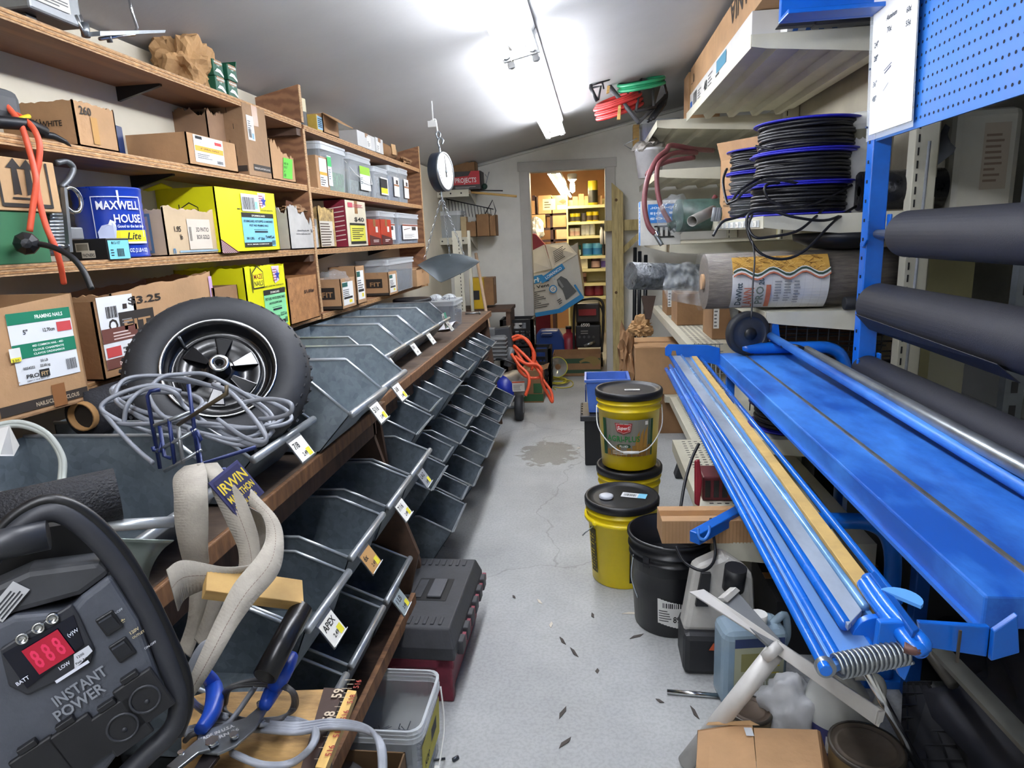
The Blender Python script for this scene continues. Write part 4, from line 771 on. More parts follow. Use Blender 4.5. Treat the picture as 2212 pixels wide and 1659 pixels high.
# black mesh roll
t = thing('mesh_roll', 'roll of black woven mesh lying across the nearest bin', 'roll', P(120, 1100, .92)); off = Matrix.Translation(-t.location)
mb = MB(); mb.T = off; mb.tube([P(-90, 1145, .85), P(255, 1066, .95)], .037, 28); mb.build('mesh', mat('#202126', .65, 0, .35, 160, .6, 300), t); mb = MB(); mb.T = off; mb.tube([P(-88, 1150, .85), P(256, 1065, .9505)], .022, 20).build('core', BLACK, t)
# galvanised scoop sheet
t = thing('metal_scoop', 'curved galvanised sheet scoop between the strap and the power pack', 'scoop', P(300, 1240, .86)); off = Matrix.Translation(-t.location)
def scoop(a, b):
    ang = -1.2+2.2*a; u_ = 250+150*b; top = P(u_+0, 1250, .86); ax = (P(400, 1245, .9)-P(250, 1235, .8)).normalized()
    c_ = P(250, 1250, .83).lerp(P(392, 1250, .88), b); up = (V((0, 0, 1))-ax*ax.z).normalized(); sd = ax.cross(up)
    return c_+up*(.055*math.sin(ang))-sd*(.055*math.cos(ang))
mb = MB(); mb.T = off; mb.grid(scoop, 16, 4); mb.build('sheet', mat('#8c9690', .3, .7, .2, 6), t, solid=.0015)
mb = MB(); mb.T = off; mb.tube([P(216, 1137, .93), P(375, 1127, .98)], .0085, 12).build('rolled_edge', LIPM, t)
# webbing strap
STRAP = mat('#a39d92', .85, 0, .10, 30, .15, 260)
t = thing('webbing_strap', 'off-white webbing strap looped over the bins', 'strap', P(470, 1150, .95)); off = Matrix.Translation(-t.location)
def ribbon(rows, st=True):
    L_ = smooth_path([P(a, b, d) for a, b, c, e, d in rows], 18); R_ = smooth_path([P(c, e, d) for a, b, c, e, d in rows], 18); mb = MB(); mb.T = off
    vs = []; fs = []
    for i, (a, b) in enumerate(zip(L_, R_)): k = (V((0, 0, CH))-a).normalized()*(.0011 if i % 2 else 0); vs += [a+k, a.lerp(b, .5)+k, b+k]
    for i in range(len(L_)-1): fs += [(i*3, i*3+1, i*3+4, i*3+3), (i*3+1, i*3+2, i*3+5, i*3+4)]
    mb.add(vs, fs, 0, True); o = mb.build('webbing', STRAP, t, solid=.0022)
    if st:
        mb = MB(); mb.T = off
        mb.tube([a.lerp(b, .55)+(V((0, 0, CH))-a).normalized()*.0018 for a, b in zip(L_[::4], R_[::4])], .0004, 4, sm=False).build('stitching', mat('#7d6a62', .8), t)
ribbon([(398, 1008, 440, 1000, 1.06), (375, 1032, 447, 1022, 1.0), (376, 1075, 449, 1068, .965), (378, 1130, 450, 1125, .96), (388, 1185, 449, 1180, .97), (402, 1235, 452, 1215, .99)], False)
ribbon([(425, 1004, 470, 1000, 1.05), (448, 1030, 500, 1040, 1.0), (462, 1070, 530, 1080, .99), (490, 1130, 555, 1145, .985), (515, 1190, 562, 1190, .98), (510, 1240, 560, 1215, .97), (470, 1262, 490, 1225, .95), (405, 1290, 398, 1210, .92), (385, 1320, 360, 1230, .9)])
ribbon([(470, 1030, 492, 1022, 1.06), (488, 1062, 520, 1035, 1.03), (540, 1092, 560, 1075, 1.0), (568, 1118, 600, 1120, .97), (574, 1160, 613, 1168, .94), (556, 1200, 603, 1235, .9), (505, 1262, 552, 1298, .86), (470, 1330, 513, 1352, .83), (440, 1395, 478, 1412, .80), (420, 1440, 448, 1462, .78), (395, 1500, 414, 1512, .77), (385, 1540, 402, 1550, .76)])
ribbon([(410, 1275, 452, 1262, 1.0), (405, 1340, 440, 1340, 1.0), (385, 1400, 412, 1420, .98)], False); ribbon([(455, 1240, 500, 1240, 1.02), (445, 1310, 470, 1330, 1.0), (420, 1380, 440, 1400, .98)], False); ribbon([(520, 1085, 565, 1110, 1.04), (530, 1130, 575, 1150, 1.05), (520, 1180, 560, 1200, 1.04)], False)
# lath
def oriented(a, b, w, h, up=(0, 0, 1)):
    a, b = V(a), V(b); x = (b-a); l = x.length; x.normalize(); z_ = V(up)-x*x.dot(V(up)); z_.normalize(); return frame(x, z_.cross(x), z_, a), l
a, b = P(442, 1258, .93), P(650, 1286, 1.0); M, l = oriented(a, b, 0, 0, (.2, -.3, .9))
t = thing('wood_lath', 'short unpainted wood lath resting across the lower bins', 'wood', a, M.to_3x3().to_4x4()); MB().box((0, -.022, -.009), (l, .022, .009)).build('stick', PINE, t, bevel=.001)
a, b = P(652, 1312, .99), P(572, 1462, .9); M, l = oriented(a, b, 0, 0)
t = thing('black_pipe', 'short black plastic pipe leaning in a lower bin', 'pipe', a, M.to_3x3().to_4x4()); MB().tube([(0, 0, 0), (l, 0, 0)], .0155, 20, cap=False).build('pipe', mat('#141519', .3), t, solid=.002)
# ------------------------------------------------ board stack with rulers
zb = .78
t = thing('ruler_board_stack', 'worn wooden boards and printed yardsticks stacked at the counter end', 'boards', A(560, 1600, z=zb)); lo = lambda u, v, dz=0: A(u, v, z=zb)-t.location+V((0, 0, dz))
BW = mat('#b08d58', .7, 0, .35, 3.5, .15, 20, (2, 7, 2), col2='#5a3f22')
MB().slab([lo(392, 1700), lo(392, 1512), lo(440, 1497), lo(708, 1489), lo(640, 1700)][::-1], .03).build('board', BW, t)
rb = MB().slab([lo(640, 1700, .003), lo(700, 1489, .003), lo(745, 1491, .003), lo(664, 1700, .003)][::-1], .02).build('dark_ruler', mat('#3d2a22', .5, 0, .2, 8), t)
ys_ = MB().slab([lo(682, 1665, .006), lo(752, 1497, .006), lo(771, 1500, .006), lo(704, 1668, .006)][::-1], .012).build('yardstick', mat('#c9a35a', .5, 0, .2, 6, .1, 20, (6, 1, 1)), t)
e0, e1 = lo(690, 1660, .0062), lo(757, 1500, .0062); uu = (e1-e0); ll = uu.length; vv = V((0, 0, 1)).cross(uu).normalized()
decal(ys_, 'lettering', e0-vv*.016, uu, vv, sum([[('518' if k % 2 else '516', .012+k*.034, .004, .012, '#8a2c1c', .02)] for k in range(5)], []))
e0, e1 = lo(655, 1660, .0035), lo(722, 1495, .0035); uu = (e1-e0)
decal(rb, 'lettering', e0-vv*.028, uu, vv, [('58', .08, .012, .022, '#b8a890'), ('59', .13, .012, .022, '#b8a890')]+[('#a89880', .01+.01*k, .0, .0012, .01 if k % 2 else .016) for k in range(17)])
MB().slab([lo(392, 1700, -.03), lo(392, 1512, -.03), lo(700, 1495, -.03), lo(640, 1700, -.03)][::-1], zb-.06).build('support_crate', DWOOD, t)
# pliers
t = thing('fencing_pliers', 'blue-handled steel crimping pliers lying on the boards', 'pliers', P(480, 1560, .9)); off = Matrix.Translation(-t.location)
def pl(nm, pts, r, m, sq=None):
    mb = MB(); mb.T = off; mb.tube(smooth_path([A(q[0], q[1], z=zb+.05+(.03 if q[1] < 1470 else 0)) for q in pts], 5), r, 12); return mb.build(nm, m, t)
def plt(nm, px, d, th, m, dz=None):
    mb = MB(); mb.T = off; q = [A(u, v, z=zb+.045-(d-.893)*.6) for i, (u, v) in enumerate(px)]; mb.slab(q[::-1], th); return mb.build(nm, m, t, bevel=.0012)
BH = mat('#1f4fc0', .35, 0, .1, 10)
nI = lambda rs, k: [rs[min(len(rs)-1, int(i*len(rs)/k))] for i in range(k)]
k1 = [(441, 1452, .89), (460, 1478, .885), (464, 1510, .88), (455, 1545, .885), (432, 1578, .89)]
pl('handle_grip', k1, [.0085+.004*math.sin(math.pi*min(1, i/20)) for i in range(21)], BH)
k2 = [(632, 1418, .93), (612, 1455, .92), (590, 1490, .91), (572, 1525, .9)]
pl('handle_grip', k2, [.0085+.004*math.sin(math.pi*min(1, i/15)) for i in range(16)], BH)
PS = mat('#8f959b', .35, .8, .2, 12)
plt('jaw_plate', [(565, 1520), (578, 1530), (550, 1575), (510, 1610), (470, 1628), (440, 1625), (425, 1600), (430, 1578), (470, 1568), (530, 1550)], .895, .004, PS)
plt('jaw_plate', [(440, 1600), (425, 1605), (360, 1662), (380, 1672), (430, 1632), (455, 1625)], .893, .005, PS); plt('cutter_jaw', [(440, 1625), (475, 1630), (440, 1675), (410, 1675), (430, 1640)], .905, .006, mat('#3a3436', .5, .5, .3, 12)); plt('spring_arm', [(425, 1575), (450, 1570), (465, 1580), (440, 1600), (425, 1600)], .902, .005, mat('#3a3c40', .5, .5))
for (u, v, r_) in ((459, 1607, .009), (506, 1593, .0055), (563, 1525, .005), (392, 1632, .004)):
    mb = MB(); mb.T = off; c_ = A(u, v, z=zb+.046); n_ = V((0, 0, 1)); mb.cyl(c_, c_+n_*.006, r_, n=6 if r_ > .008 else 14); mb.build('pivot_bolt', CHROME, t)
MB
o_ = A(430, 1618, z=zb+.047)-t.location; e_ = A(495, 1590, z=zb+.047)-t.location-o_; vv = V((0, 0, 1)).cross(e_).normalized()
decal(t, 'stamp', o_, e_, vv, [('MADE IN U.S.A.', .002, .012, .009, '#d8dadc', .045), ('AUBURN 26', .0, .001, .009, '#d8dadc', .05)], off=.001)
# grey lead wires on the boards
t = thing('lead_wires', 'bundle of grey lead wires curling over the boards', 'wire', P(560, 1580, .93)); off = Matrix.Translation(-t.location)
def lw(pts, r=.0035, m=GW):
    zz = [zb+.012+.012*((i*7+len(pts)) % 3) for i in range(len(pts))]; mb = MB(); mb.T = off; mb.tube(smooth_path([A(q[0], q[1], z=zz[i]) if q[1] > 1500 else P(*q) for i, q in enumerate(pts)]), r, 7).build('wire', m, t)
DW = mat('#4c4c4e', .5, 0, .1, 20)
for k in range(4): lw([(400, 1575+4*k, .9), (470, 1560+5*k, .92), (560, 1560+6*k, .94), (640, 1565+6*k, .95), (720, 1557+5*k, .95), (790, 1570+3*k, .93), (818+3*k, 1610, .92), (822+3*k, 1690, .9)])
for k in range(3): lw([(560, 1556+5*k, .94), (630, 1552+5*k, .93), (675+3*k, 1570+2*k, .92), (672+3*k, 1610, .91), (630, 1645+3*k, .9), (570, 1650+3*k, .89), (510, 1628+3*k, .88), (500, 1620+3*k, .88)])
for k in range(3): lw([(478+5*k, 1520, .93), (490+4*k, 1488, .94), (540, 1470+5*k, .95), (590, 1470+6*k, .95), (635-3*k, 1495, .94), (638-4*k, 1530, .93), (600, 1552+3*k, .92), (540, 1556+2*k, .92), (490, 1540, .92), (478+4*k, 1510, .93)], .003, DW)
for k in range(3): lw([(470, 1372+3*k, .84), (440-3*k, 1395, .83), (414-4*k, 1450, .82), (410-3*k, 1500, .83), (440, 1530+5*k, .86), (490, 1545+4*k, .9)], .003)
lw([(445, 1575, .9), (490, 1565, .92), (540, 1500, .95), (552, 1482, .95)], .004); lw([(400, 1600, .88), (420, 1585, .89), (470, 1580, .9), (530, 1570, .92)], .004, DW)
# ------------------------------------------------ jump starter
k_ = .64/1440
uc = np.array([125*k_, -79*k_, .03]); vc = np.array([-120*k_, -254*k_, -.031])
JU = V(R3 @ uc).normalized(); JV = V(R3 @ vc); JV = (JV-JU*JV.dot(JU)).normalized(); JN = JU.cross(JV)
JO = P(170, 1500, .64)
def jf(u, v):                                   # pixel -> (s, t) on the front face
    d = V(R3 @ np.array([u-CX, v-CY, FP])); C_ = V(CP); tt_ = (JO-C_).dot(JN)/d.dot(JN); q = C_+d*tt_-JO; return q.dot(JU), q.dot(JV)
t = thing('jump_starter', 'dark grey portable jump-starter power pack with a red digital display', 'power pack', JO, frame(JU, JV, JN))
JG = mat('#4b4f58', .5, 0, .08, 30, .08, 200); JK = mat('#1b1c20', .45, 0, .12, 20); JD = mat('#2c2e34', .5, 0, .1, 20)
out = [jf(*q) for q in [(238, 1242), (300, 1340), (352, 1482), (330, 1560), (250, 1640), (160, 1760), (-60, 1830), (-120, 1400), (30, 1330), (150, 1320), (175, 1290)]]
mb = MB(); mb.slab([(a, b, .0) for a, b in out[::-1]], .11).build('housing', JG, t, bevel=.006, seg=3)
top = [jf(*q) for q in [(-60, 1290), (60, 1235), (215, 1215), (240, 1242), (175, 1290), (30, 1330), (-120, 1400)]]
MB().slab([(a, b, -.004) for a, b in top[::-1]], .1).build('top_housing', mat('#3a3c40', .55, 0, .3, 8), t, bevel=.006)
disp = [jf(*q) for q in [(0, 1400), (155, 1302), (170, 1325), (205, 1400), (195, 1435), (60, 1500), (20, 1480)]]
MB().slab([(a, b, .004) for a, b in disp[::-1]], .006).build('display_bezel', JD, t, bevel=.002)
d2 = [jf(*q) for q in [(8, 1408), (160, 1325), (182, 1388), (60, 1482)]]
dm = MB().slab([(a, b, .0055) for a, b in d2[::-1]], .003).build('display', mat('#0c1020', .15), t)
s0, t0 = jf(60, 1415); s1, t1 = jf(142, 1375)
dw = s1-s0
seg = []
decal(t, 'screen_print', (s0, t0-.018, .006), (1, 0, 0), (0, 1, 0), [('P', '#b01030', [(0, -.002), (dw, -.002), (dw, .026), (0, .026)])]+sum([[('8', dw*(.08+.3*i), .003, .026, '#e0305c', dw*.2)] for i in range(3)], [])+[('BATT', -.018, .0, .005, '#d8dce8', .011), ('(v)W', dw+.003, .014, .005, '#c8ccd8', .01), ('LOW', dw*.45, -.009, .005, '#d8dce8', .01), ('#d8dce8', dw*.2, -.018, .03, .003), ('P', '#c8ccd4', [(dw*.75, -.016), (dw+.012, -.010), (dw+.012, -.003), (dw*.95, -.003)]), ('1200', dw*.95, -.0085, .0035, '#26282c'), ('Peak Amps', dw*.85, -.013, .003, '#26282c', .013)], off=.001)
for u, v in ((50, 1375), (85, 1352), (115, 1332)):
    a, b = jf(u, v); MB().lathe([(.0052, .003), (.0052, .0075), (.004, .008), (.0035, .005), (0, .005)], 18, c=(a, b, 0)).build('indicator', CHROME, t)
for u, v in ((237, 1345), (265, 1402)):
    a, b = jf(u, v); MB().box((a-.0085, b-.0105, 0), (a+.0085, b+.0105, .003)).build('switch_frame', JK, t, bevel=.0015); MB().slab([(a-.006, b-.007, .003), (a+.006, b-.007, .003), (a+.006, b+.007, .009), (a-.006, b+.007, .009)], .003).build('rocker', JD, t)
a, b = jf(255, 1330); decal(t, 'switch_print', (a-.001, b-.026, 0), (1, 0, 0), (0, 1, 0), [('ON-OFF', -.004, .029, .0032, '#b8bcc4'), ('*', .0, .014, .010, '#d8c890'), ('120V', .0, .003, .0045, '#c8b890'), ('OUTLET', .0, -.002, .0032, '#c8b890'), ('ON-OFF', .003, -.018, .0032, '#b8bcc4')], off=.001)
a, b = jf(104, 1548); decal(t, 'lettering', (a, b, 0), (1, 0, 0), (0, 1, 0), [('INSTANT', .01, .004, .015, '#82878f', .048), ('POWER', .004, -.009, .015, '#82878f', .045)], off=.0025)
for u, v in ((310, 1500), (262, 1560), (175, 1600), (95, 1650)):
    a, b = jf(u, v); MB().box((a-.019, b-.026, 0), (a+.019, b+.022, .006)).build('outlet_cover', JK, t, bevel=.002); MB().box((a-.008, b+.022, 0), (a+.008, b+.028, .008)).build('latch', JK, t, bevel=.001)
    if u > 200: MB().lathe([(.012, .0065), (.0125, .0075), (.014, .0075), (.0145, .0065)], 20, c=(a, b-.003, 0)).build('outlet_ring', JD, t); MB().lathe([(.0025, .0065), (.0025, .007), (0, .007)], 8, c=(a, b-.006, 0)).build('outlet_slot', JD, t)
# carry frame and cable round the housing
fr = [jf(*q) for q in [(-60, 1255), (0, 1180), (70, 1122), (130, 1112), (200, 1160), (262, 1235), (325, 1345), (376, 1470), (388, 1530), (375, 1585), (320, 1640), (270, 1690)]]
MB().tube(smooth_path([(a, b, -.012) for a, b in fr], 5), .0105, 10).build('carry_frame', JD, t)
cb_ = [jf(*q) for q in [(-40, 1200), (20, 1125), (100, 1085), (180, 1112), (255, 1185), (318, 1285), (368, 1385), (402, 1470), (406, 1540), (385, 1600)]]
MB().tube(smooth_path([(a, b, -.012) for a, b in cb_], 5), .006, 10).build('jumper_cable', mat('#0f1013', .4), t)
a0, b0 = jf(-90, 1195); a1, b1 = jf(105, 1155); MB().cyl((a0, b0, .0), (a1, b1, .0), .014, n=18).build('handle_bar', mat('#2a2c31', .4), t)
tp = [jf(*q) for q in [(-60, 1230), (60, 1165), (150, 1150), (215, 1215), (60, 1240), (-60, 1290)]]; MB().slab([(a, b, -.045) for a, b in tp[::-1]], .05).build('recess', mat('#121316', .6), t)
a, b = jf(5, 1345); decal(t, 'warning_label', (a, b, -.003), (.8, .35, 0), (-.35, .8, 0), [('LINES', .002, .002, .03, .012, 4, '#33353a')], '#b4b6b8', .034, .016, .002)
# ================================================================ far end of the aisle
def BR(u0, v0, u1, v1, Y):                      # pixel rectangle on the plane y=Y -> x0,x1,z0,z1
    a, b = A(u0, v1, y=Y), A(u1, v0, y=Y); return a.x, b.x, a.z, b.z
# hanging scale
SD = 3.7
sc = thing('hanging_scale', 'round-dial spring scale hanging from the ceiling on a hook', 'scale', P(953, 372, SD)); off = Matrix.Translation(-sc.location)
n = V((.95, -.22, .05)).normalized(); xx = V((0, 0, 1)); xx = (xx-n*xx.dot(n)).normalized(); yy = n.cross(xx); F_ = frame(xx, yy, n)
mb = MB(); mb.T = F_; mb.lathe([(0, -.04), (.09, -.04), (.105, -.03), (.105, .022), (.1, .03), (.096, .03)], 40).build('casing', mat('#2a3240', .4, .3), sc)
mb = MB(); mb.T = F_; mb.lathe([(.105, .02), (.107, .026), (.104, .032), (.096, .031)], 40).build('bezel', STEEL, sc)
mb = MB(); mb.T = F_; mb.lathe([(.096, .0285), (0, .0285)], 40).build('dial', mat('#dcdcd4', .4), sc)
ticks = MB(); ticks.T = F_
for k in range(30):
    g = 2*math.pi*k/30; d = V((math.cos(g), math.sin(g), 0)); q = V((-math.sin(g), math.cos(g), 0)); r0 = .074 if k % 5 else .066
    ticks.add([d*r0-q*.0015+V((0, 0, .0292)), d*.088-q*.0015+V((0, 0, .0292)), d*.088+q*.0015+V((0, 0, .0292)), d*r0+q*.0015+V((0, 0, .0292))], [(0, 1, 2, 3)])
ticks.build('dial_marks', ink('#222222'), sc, kind='stuff')
mb = MB(); mb.T = F_; mb.slab([(-.03, -.005, .031), (-.03, .005, .031), (.085, .001, .031), (.085, -.001, .031)], .001).build('needle', ink('#1c1c1c'), sc); mb = MB(); mb.T = F_; mb.cyl((0, 0, .03), (0, 0, .036), .008, n=12).build('needle_hub', STEEL, sc)
def sp(nm, pts, r, m, n=7, sm=True):
    mb = MB(); mb.T = off; mb.tube(smooth_path([P(*q) for q in pts], 4) if sm else [P(*q) for q in pts], r, n).build(nm, m, sc)
sp('top_stem', [(951, 336, SD), (949, 318, SD)], .006, STEEL); sp('hook', [(949, 318, SD), (946, 308, SD), (950, 298, SD), (957, 303, SD), (955, 312, SD)], .006, STEEL); sp('snap_link', [(946, 300, SD), (942, 290, SD), (946, 284, SD), (951, 290, SD), (949, 300, SD)], .005, STEEL); sp('ceiling_hook', [(945, 286, SD), (943, 272, SD), (940, 258, SD), (930, 262, SD)], .005, WHITE)
mb = MB(); mb.T = off; q = P(933, 268, SD); mb.box(q-V((.022, .008, .016)), q+V((.022, .008, .016))); mb.box(q-V((-.004, .003, 0)), V((q.x+.01, q.y+.003, zc(q.x)-.005))).build('ceiling_bracket', WHITE, sc)
def chain(a, b):
    a, b = P(*a), P(*b); nl = int((b-a).length/.022); mb = MB(); mb.T = off; d = (b-a).normalized(); s1 = d.orthogonal().normalized(); s2 = d.cross(s1)
    for k in range(nl):
        c = a.lerp(b, (k+.5)/nl); s = s1 if k % 2 else s2; mb.tube([c+d*.0125*math.cos(g)+s*.006*math.sin(g) for g in [i*math.pi/4 for i in range(8)]], .0016, 4, closed=True, sm=False)
    mb.build('chain', STEEL, sc, kind='stuff')
sp('bottom_stem', [(953, 412, SD), (954, 428, SD)], .005, STEEL)
chain((954, 425, SD), (917, 560, 3.72)); chain((954, 425, SD), (972, 552, 3.8)); chain((954, 425, SD), (1003, 552, 3.76))
def pan(a, b):
    u_ = 902+a*134; ar = 4*a*(1-a); up = P(u_, 573-8*a-21*ar, 3.82); dn = P(u_+(36*(1-a)*a*1.6-0*ar), 573-8*a+(42 if a < .28 else 42)*(a/.28 if a < .28 else (1-a)/.72)*.95, 3.58); q = up.lerp(dn, b); q.z -= .035*4*b*(1-b)*ar; return q
mb = MB(); mb.T = off; mb.grid(pan, 24, 8); mb.build('pan', mat('#434b4f', .5, .4, .2, 8), sc, solid=.002)
# cream metal shelves on the back wall
def wall_shelf(lab, uR, vR, uL, vL, hy):
    yl = 6.34; r = A(uR, vR, y=yl); l_ = A(uL, vL, y=yl); t = thing('metal_shelf', lab, 'shelf', (r.x, yl, r.z), 0, 'cream metal shelves on the back wall'); w = r.x+1.44
    MB().box((-w, 0, -.02), (0, .39, 0)).build('deck', CREAM, t); MB().box((-w, -.004, -.062), (0, .0, .002)).build('front_lip', CREAM, t)
    for s in (-.001, -w+.02): MB().slab([(s, 0, -.02), (s, .39, -.02), (s, .39, -.13), (s, .05, -.035)], .004).build('end_bracket', CREAM, t)
    for k in range(4): MB().cyl((-.07-k*.1, -.006, -.03), (-.07-k*.1, -.002, -.03), .008, n=10).build('hole_plug', BLACK, t)
    return r
rA = wall_shelf('upper cream metal shelf on the back wall holding the red project box', 1012, 409, 915, 418, 0)
rB = wall_shelf('lower cream metal shelf on the back wall holding the cartons', 1016, 512, 915, 522, 0)
x0, x1, z0, z1 = BR(962, 366, 1037, 410, 6.4)
c = Carton('project_box', 'black and red display box lettered PROJECTS on the upper metal shelf', x0-.1, x1, 6.4, 6.62, rA.z+.001, z1-z0, mat('#4c4a4a', .6), open=True)
w = c.dx; c.dec('n', w*.38, 0, [('P', '#c9454c', [(0, .045), (w*.6, .045), (w*.6, c.h), (w*.42, c.h), (w*.36, c.h*.75), (0, c.h*.7)]), ('PROJECTS', .03, .065, .06, '#f0e8e8', w*.46), ('LINES', .03, .014, w*.5, .02, 2, '#b8b4b0')], name='print'); c.dec('n', w*.1, .06, [('DIY', .03, .03, .04, '#c8c4c0')], name='print')
x0, x1, z0, z1 = BR(970, 350, 1028, 380, 6.5)
Carton('carton', 'open brown carton inside the red project box', x0, x1, 6.44, 6.6, rA.z+.08, z1-rA.z-.08, CARDD, open=True, rag=.01)
for k, (u0, v0, u1, v1, lab) in enumerate([(1030, 414, 1116, 424, 'wooden stake sticking out past the upper metal shelf'), (1035, 408, 1086, 412, 'dark metal rod lying across the upper metal shelf end')]):
    a, b = A(u0-60, v0-2, y=6.5), A(u1, v1, y=6.42); a.z = rA.z+.012; t = thing('stake', lab, 'stick', a); MB().tube([(0, 0, 0), b-a], .011 if k == 0 else .006, 8).build('shaft', PINE if k == 0 else BLACK, t)
t = thing('garden_tool', 'small green sprinkler head and wire on the upper metal shelf', 'sprinkler', A(1047, 410, y=6.45)); MB().ball((0, 0, .03), .028).build('head', mat('#1d3a2e', .5), t); MB().tube([(0, 0, 0), (.03, 0, .1), (.05, 0, .16)], .004, 6).build('wire', STEEL, t); MB().tube([(.03, 0, .11), (.01, 0, .14)], .003, 6).build('prong', STEEL, t)
x0, x1, z0, z1 = BR(928, 455, 994, 512, 6.42)
tub('clear_tub', 'large clear tub of zinc fittings on the lower metal shelf', x0, x1, 6.42, 6.68, rB.z+.001, z1-rB.z, FM('#8f9698'), .35)
for k, (u0, v0, u1, dpt, lab, m_) in enumerate([(996, 468, 1006, .1, 'cream paper bag beside the clear tub of fittings', mat('#c0ab84', .8)), (1008, 478, 1028, .12, 'small brown carton in the middle of the lower metal shelf', CARDD), (1030, 462, 1056, .2, 'taller brown carton on the lower metal shelf', CARDD), (1058, 464, 1070, .16, 'slim brown carton overhanging the end of the lower metal shelf', CARDD)]):
    x0, x1, z0, z1 = BR(u0, v0, u1, 512, 6.42); c = Carton('carton', lab, x0, x1, 6.43, 6.43+dpt, rB.z+.001, z1-rB.z, m_, open=k > 0, rag=.01 if k > 0 else 0)
t = thing('wire_rack', 'bent black wire rack hung under the upper metal shelf', 'rack', A(1000, 440, y=6.5))
for k in range(14): MB().tube([A(968+7*k, 432+1.5*k, y=6.62)-t.location, A(972+7*k, 462+1.0*k, y=6.55)-t.location], .003, 5, sm=False).build('wire', BLACK, t)
MB().tube([A(u, v, y=6.5)-t.location for u, v in ((1048, 462), (1064, 432), (1071, 455), (1066, 475), (1058, 466))], .005, 6).build('wire_loop', BLACK, t); MB().tube([A(964, 430, y=6.62)-t.location, A(1066, 452, y=6.62)-t.location], .005, 6).build('wire_rail', BLACK, t)
# things standing in the corner below
def stick(name, lab, cat, a, b, r, m, n=10):
    a, b = V(a), V(b); t = thing(name, lab, cat, a if a.z < b.z else b); o = t.location; MB().tube([a-o, b-o], r, n).build('shaft', m, t); return t
stick('broom_handle', 'wooden broom handle leaning past the counter end', 'broom handle', A(1062, 740, y=5.35), A(1028, 548, y=5.9), .014, mat('#b79b80', .6, 0, .15, 8))
xa = A(1006, 665, y=5.6).x
for k in (0, 1):
    t = thing('slotted_upright', 'cream slotted shelf upright leaning in the corner, %s one' % ('nearer the nail tub' if k == 0 else 'nearer the broom handle'), 'shelf upright', (xa-.06+.085*k, 5.7+.1*k, 0)); w_ = .04 if k == 0 else .012
    MB().box((-w_, -.012, 0), (w_, .012, 1.52)).build('post', CREAM, t)
    if k == 0:
        for j in range(26): MB().box((.012, -.0135, .7+.03*j), (.018, -.0118, .715+.03*j)).build('slot', BLACK, t)
x0, x1, z0, z1 = BR(1017, 600, 1050, 668, 6.1)
c = Carton('power_tool_case', 'yellow and black tool case in an open carton by the corner', x0, x1-.03, 6.1, 6.3, z0, z1-z0, mat('#c8a41c', .5), cat='tool case'); c.dec('n', .0, .0, [('#26262a', .01, (z1-z0)*.3, (x1-x0)*.5, (z1-z0)*.3)], name='print')
t = thing('side_table', 'low dark stand in the corner under the tool case', 'stand', ((x0+x1)/2, 6.25, 0)); MB().box((-.3, -.2, z0-.03), (.3, .2, z0)).build('top', DWOOD, t)
for sx in (-.27, .27): MB().box((sx-.02, -.18, 0), (sx+.02, .18, z0-.03)).build('side', DWOOD, t)
x0, x1, z0, z1 = BR(1040, 600, 1064, 660, 6.14); Carton('carton', 'brown carton end beside the yellow tool case', x0, x1, 6.16, 6.36, z0+.0, z1-z0, CARDD)
t = thing('clear_reel', 'clear plastic tape reels stacked behind the red tub', 'reel', (A(955, 612, y=4.4).x, 4.4, ZC+.003))
for k in range(2): MB().lathe([(.014, -.03), (.018, -.03), (.055, -.028), (.055, .028), (.018, .03), (.014, .03)], 24, c=(0, 0, 0)).build('reel', CLEARR, t).matrix_basis = Matrix.Translation((-.05+.09*k, 0, .14)) @ Matrix.Rotation(math.pi/2, 4, 'X')
MB().box((-.12, -.05, 0), (.1, .05, .084)).build('reel_box', CLEARR, t)
# air compressor
t = thing('air_compressor', 'small blue air compressor with a finned grey pump and black wheels', 'air compressor', A(1110, 905, z=0)); o = t.location
def cl(u, v, y): return A(u, v, y=y)-o
ty = 5.35; c0 = cl(1095, 838, ty)
tk = MB(); tk.T = Matrix.Translation(c0) @ Matrix.Rotation(math.radians(62), 4, 'Z') @ Matrix.Rotation(math.pi/2, 4, 'Y'); tk.lathe([(0, -.16), (.07, -.15), (.11, -.12), (.125, -.08)], 28); tk.build('tank_end', mat('#1c2f9a', .35), t)
tk = MB(); tk.T = Matrix.Translation(c0) @ Matrix.Rotation(math.radians(62), 4, 'Z') @ Matrix.Rotation(math.pi/2, 4, 'Y'); tk.lathe([(.126, -.08), (.127, .14), (.11, .19), (0, .22)], 28); tk.build('tank', mat('#8f8c88', .45, .2, .15, 8), t)
pm = cl(1070, 750, ty); MB().box(pm-V((.1, .09, .1)), pm+V((.1, .09, .1))).build('pump_block', mat('#77797a', .5, .3), t, bevel=.02)
for k in range(6): MB().box(pm+V((-.115, -.1, -.09+.032*k)), pm+V((.105, .1, -.078+.032*k))).build('cooling_fin', mat('#8a8c8c', .45, .4), t, bevel=.003)
MB().slab([cl(1058, 712, ty), cl(1100, 706, ty), cl(1108, 760, ty), cl(1090, 770, ty)][::-1], .12).build('shroud', mat('#3a3c40', .6), t, bevel=.01); MB().box(cl(1040, 735, ty)-V((.03, .05, 0)), cl(1064, 708, ty)+V((.02, .05, 0))).build('motor_cover', mat('#6a6c6e', .5), t, bevel=.01); MB().cyl(cl(1096, 790, ty-.05), cl(1106, 752, ty-.05), .03, n=16).build('air_filter', mat('#6f7173', .5, .3), t)
